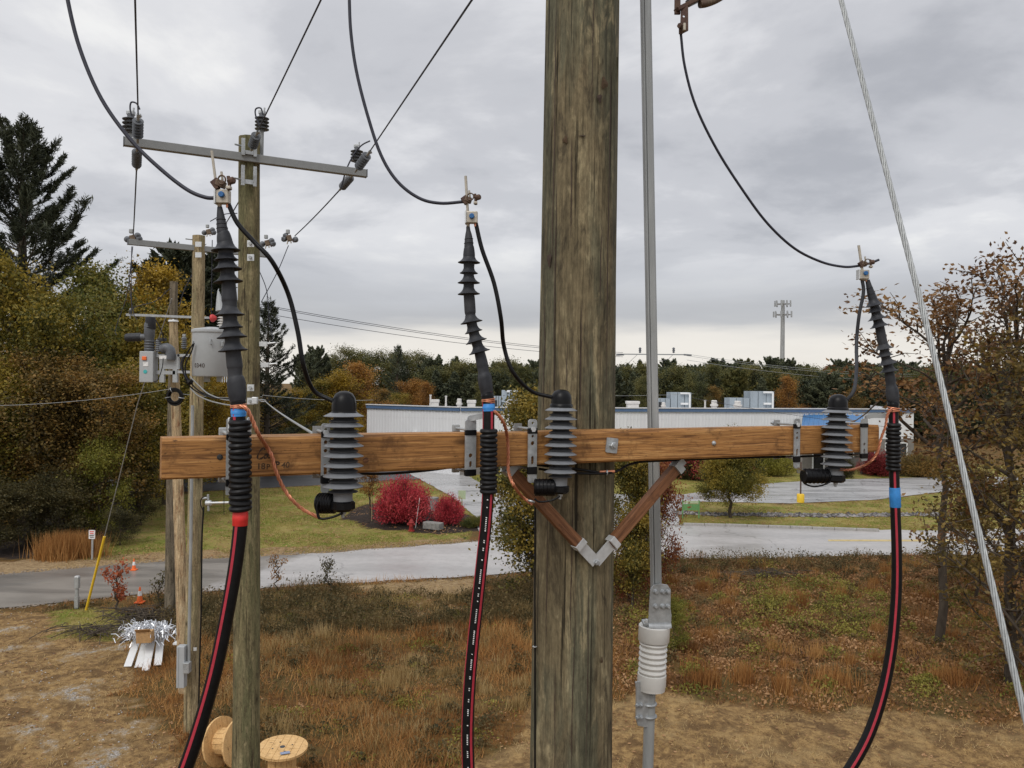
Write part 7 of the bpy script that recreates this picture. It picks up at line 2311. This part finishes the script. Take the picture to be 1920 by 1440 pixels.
keep = open_ & yg
xx, yy = x[keep], y[keep]
C2 = np.stack([xx + rn.normal(0, .1, len(xx)), yy + rn.normal(0, .1, len(xx)), ground_z(xx, yy) + rn.uniform(.02, .35, len(xx))], 1)
o = link_mesh('ground_cover', quads_mesh('ground_cover', leaves(C2, .075, rn, .5, None, .8)), GC['ygreen'])
tag(o, 'yellow green low ground cover on the right bank', 'ground cover', kind='stuff')
# low leafy brush on the right bank and fallen leaves everywhere on the near side
keep = open_ & right & (rn.uniform(size=len(x)) < np.where(drow < 230, .8, .35)) & (nz2 > .38)
xx, yy = x[keep] + .03, y[keep]
C2 = np.stack([xx + rn.normal(0, .1, len(xx)), yy + rn.normal(0, .1, len(xx)), ground_z(xx, yy) + rn.uniform(.0, .22, len(xx)) * nz[keep]], 1)
o = link_mesh('brush_cover', quads_mesh('brush_cover', leaves(C2, .085, rn, .6, None, .8)), GC['litter'])
tag(o, 'brown leafy brush covering the right bank', 'ground cover', kind='stuff')
x, y = scatter(60000, -16, 22, 9.0, 34)
z = zones(x, y)
ns = inpoly(x, y, wpoly(ROAD_NEAR) + [(60, 5), (-60, 5)])
keep = ns & ~z['paved'] & (rn.uniform(size=len(x)) < np.where(z['dirt_r'] | z['dirt_l'], .32, .6)) & (fbm(x, y, .8, 41) > .40)
xx, yy = x[keep], y[keep]
C2 = np.stack([xx, yy, ground_z(xx, yy) + .012], 1)
V = leaves(C2, .075, rn, .65, None, 3.0); V[:, :, 2] = C2[:, None, 2] + (V[:, :, 2] - C2[:, None, 2]) * .25
o = link_mesh('fallen_leaves', quads_mesh('fallen_leaves', V), GC['litter'])
tag(o, 'scattered dry brown fallen leaves on the near ground', 'leaves', kind='stuff')
# straw strips, verge and thin dry grass on the dirt
x, y = scatter(240000, -17, 24, 9.0, 36)
z = zones(x, y)
k1 = (z['straw'] | z['straw2'] | z['shoulder']) & ~z['paved']
k2 = z['dirt_r'] & (fbm(x, y, 1.1, 43) > .44) & (rn.uniform(size=len(x)) < .6)
k3 = z['dirt_l'] & (fbm(x, y, 1.3, 44) > .42) & (rn.uniform(size=len(x)) < .5)
keep = k1 | k2 | k3
xx, yy = x[keep], y[keep]
o = link_mesh('dry_straw', tris_mesh('dry_straw', blades(xx, yy, rn.uniform(.05, .16, len(xx)), .014, rn.uniform(.6, .97, len(xx)), rn)), GC['straw'])
tag(o, 'flattened straw and dry grass on the verge and bare ground', 'straw', kind='stuff')
# lawns
x, y = scatter(420000, -19, 30, 31, 62)
z = zones(x, y)
keep = (z['lawn_l'] | z['lawn_r'] | z['lawn_b']) & ~z['paved'] & ~z['mulch'] & (fbm(x, y, .5, 51) * .6 + fbm(x, y, 2.2, 53) * .4 > .45)
xx, yy = x[keep], y[keep]
x2, y2 = scatter(16000, -15, -7, 20, 28); z2_ = zones(x2, y2)['green_l']
xx = np.concatenate([xx, x2[z2_]]); yy = np.concatenate([yy, y2[z2_]])
o = link_mesh('lawn_grass', tris_mesh('lawn_grass', blades(xx, yy, rn.uniform(.03, .09, len(xx)), .026, rn.uniform(.1, .7, len(xx)), rn)), GC['lawn'])
tag(o, 'short green lawn grass beyond the road', 'grass', kind='stuff')
# leaves on the lawn
x, y = scatter(46000, -19, 30, 31, 56)
z = zones(x, y); keep = (z['lawn_l'] | z['lawn_r']) & ~z['paved'] & (fbm(x, y, .6, 52) * .5 + fbm(x, y, 2.5, 54) * .5 > .47)
C2 = np.stack([x[keep], y[keep], 0 * x[keep] + .05], 1)
V = leaves(C2, .10, rn, .7, None, 3.0); V[:, :, 2] = .05 + (V[:, :, 2] - .05) * .3
o = link_mesh('lawn_leaves', quads_mesh('lawn_leaves', V), GC['litter'])
tag(o, 'dry leaves scattered over the lawns', 'leaves', kind='stuff')
# weed clumps over the field and bank
def clumps(name, label, n, poly, per, hgt, spread, mat, leaf, seed, blade=False):
    rg_ = np.random.default_rng(seed)
    w = wpoly(poly); xs = [q[0] for q in w]; ys = [q[1] for q in w]
    cx, cy = rg_.uniform(min(xs), max(xs), n * 4), rg_.uniform(min(ys), max(ys), n * 4)
    zz = zones(cx, cy)
    k = inpoly(cx, cy, w) & ~zz['paved'] & ~zz['dirt_r'] & ~zz['dirt_l']
    cx, cy = cx[k][:n], cy[k][:n]
    out = []
    for a, b in zip(cx, cy):
        m = int(per * rg_.uniform(.4, 1.4)); h = hgt * rg_.uniform(.5, 1.3); sp = spread * rg_.uniform(.5, 1.4)
        x_ = a + rg_.normal(0, sp, m); y_ = b + rg_.normal(0, sp * .8, m)
        if blade: out.append(blades(x_, y_, h * rg_.uniform(.5, 1.2, m), rg_.uniform(.010, .02, m), rg_.uniform(0, .55, m), rg_))
        else:
            c_ = np.stack([x_, y_, ground_z(x_, y_) + h * rg_.uniform(.05, 1, m) * np.exp(-((x_ - a) ** 2 + (y_ - b) ** 2) / (2 * (sp * 1.2) ** 2))], 1)
            out.append(leaves(c_, leaf, rg_, .5, None, .5))
    V = np.concatenate(out)
    o = link_mesh(name, (tris_mesh if blade else quads_mesh)(name, V), mat)
    tag(o, label, 'weeds', kind='stuff')


BANK = [(1150, 1060), (1350, 1052), (1720, 1048), (1960, 1050), (1990, 1320), (1600, 1305), (1350, 1300), (1160, 1300)]
FIELD = [(330, 1140), (500, 1112), (700, 1110), (990, 1100), (1000, 1320), (860, 1425), (600, 1440), (440, 1440), (350, 1300)]
clumps('green_weeds', 'grey green weed clumps dotted over the right bank', 120, BANK, 150, .32, .22, GC['ygreen'], .075, 101)
clumps('dark_weed_clumps', 'dark brown weed clumps dotted over the right bank', 130, BANK, 130, .34, .20, GC['weeds'], .075, 102)
clumps('russet_grass_tufts', 'russet grass tufts dotted over the right bank', 110, BANK, 160, .42, .16, GC['tawny'], .07, 103, True)
clumps('field_weeds', 'dark weed clumps dotted through the tawny field', 150, FIELD, 130, .30, .20, GC['weeds'], .07, 104)
clumps('field_green', 'yellow green patches in the tawny field', 60, FIELD, 150, .16, .28, GC['ygreen'], .06, 105)
clumps('pale_grass_tufts', 'pale straw grass tufts in the tawny field', 110, FIELD, 150, .34, .18, GC['straw'], .06, 106, True)
b = G(1262, 1225)
plant('shrub', 'small yellow green bush right of the porcelain insulator', 'shrub', (b.x, b.y, 0), DS, (.28, .28, .30), (bk, FM['hedge']), 2.2, None, ('stems', 'foliage'))


def clods(name, label, n, key, seed, smin, smax, mat):
    rg_ = np.random.default_rng(seed)
    x_, y_ = rg_.uniform(-16, 20, n), rg_.uniform(10, 28, n)
    zz = zones(x_, y_); k = zz[key] & (fbm(x_, y_, .7, seed) > .42); x_, y_ = x_[k], y_[k]
    m = len(x_); s_ = rg_.uniform(smin, smax, m) ** 1.0
    bs = np.array([[1, 0, 0], [0, 1, 0], [-1, 0, 0], [0, -1, 0], [0, 0, .8]])
    V = bs[None] * s_[:, None, None] * rg_.uniform(.6, 1.4, (m, 5, 3))
    an = rg_.uniform(0, 6.28, m); c_, n_ = np.cos(an)[:, None], np.sin(an)[:, None]
    V = np.stack([V[:, :, 0] * c_ - V[:, :, 1] * n_ + x_[:, None], V[:, :, 0] * n_ + V[:, :, 1] * c_ + y_[:, None], V[:, :, 2] + ground_z(x_, y_)[:, None] - .004], 2)
    T = np.stack([V[:, [0, 1, 4]], V[:, [1, 2, 4]], V[:, [2, 3, 4]], V[:, [3, 0, 4]]], 1).reshape(-1, 3, 3)
    o = link_mesh(name, tris_mesh(name, T), mat); tag(o, label, 'clods', kind='stuff')


soil = NT('soil_clods'); sg = soil.n('ShaderNodeNewGeometry')
soil.bsdf(soil.ramp(soil.noise(soil.pos(), 14, 3), [(0.35, (0.14, 0.085, 0.038)), (0.65, (0.40, 0.26, 0.115))]), 0.95, spec=.1)
peb = NT('gravel_stones'); peb.bsdf(peb.ramp(peb.noise(peb.pos(), 18, 3), [(0.35, (0.20, 0.185, 0.165)), (0.65, (0.50, 0.48, 0.46))]), 0.9, spec=.2)
clods('soil_clods', 'small clods of earth on the bare right ground', 26000, 'dirt_r', 201, .008, .04, soil.m)
clods('lot_clods', 'small clods of earth on the bare left ground', 30000, 'dirt_l', 202, .008, .035, soil.m)
clods('gravel', 'scattered pale gravel on the bare left ground', 12000, 'dirt_l', 203, .008, .026, peb.m)
# brown grass clump by the sign
def tuft(pxs, n, h, mat, name, label):
    xs, ys = [], []
    for px, py, sx, sy in pxs:
        b = G(px, py); xs.append(b.x + rn.normal(0, sx, n)); ys.append(b.y + rn.normal(0, sy, n))
    xs, ys = np.concatenate(xs), np.concatenate(ys)
    o = link_mesh(name, tris_mesh(name, blades(xs, ys, h * rn.uniform(.5, 1.2, len(xs)), .022, rn.uniform(0, .4, len(xs)), rn)), mat)
    tag(o, label, 'grass', kind='stuff')


tuft([(125, 1045, .5, .2), (150, 1043, .4, .2), (108, 1048, .35, .2)], 1500, 1.0, GC['tawny'], 'ornamental_grass', 'clump of tall russet grass beside the roadside sign')
tuft([(1395, 1285, .12, .1), (1468, 1305, .09, .08), (1320, 1290, .2, .1), (1560, 1290, .3, .15)], 260, .55, GC['tawny'], 'bunch_grass', 'upright russet grass bunches at the edge of the bare dirt')
# brush heaps
def brush(px, py, n, sx, sy, label):
    b = G(px, py); mb = MB(); r_ = random.Random(px)
    for i in range(n):
        c = Vector((b.x + r_.gauss(0, sx), b.y + r_.gauss(0, sy), r_.uniform(.03, .22)))
        a = r_.uniform(0, 6.28); l = r_.uniform(.15, .6)
        d = Vector((math.cos(a), math.sin(a), r_.uniform(-.2, .3))) * l
        mb.tube([c - d, c + Vector((0, 0, .04)), c + d], [.012, .010, .004], 4, cap=False)
    o = mb.build('brush_heap', M['bark'], loc=(b.x, b.y, 0)); tag(o, label, 'brush', kind='stuff')


brush(262, 1160, 170, .55, .3, 'dark heap of cut branches behind the scrap heap')
brush(185, 1190, 90, .6, .2, 'dark strip of twigs at the edge of the green patch')
brush(1435, 1082, 90, .7, .25, 'dark dead branches on the right bank')
bpy.context.view_layer.update()
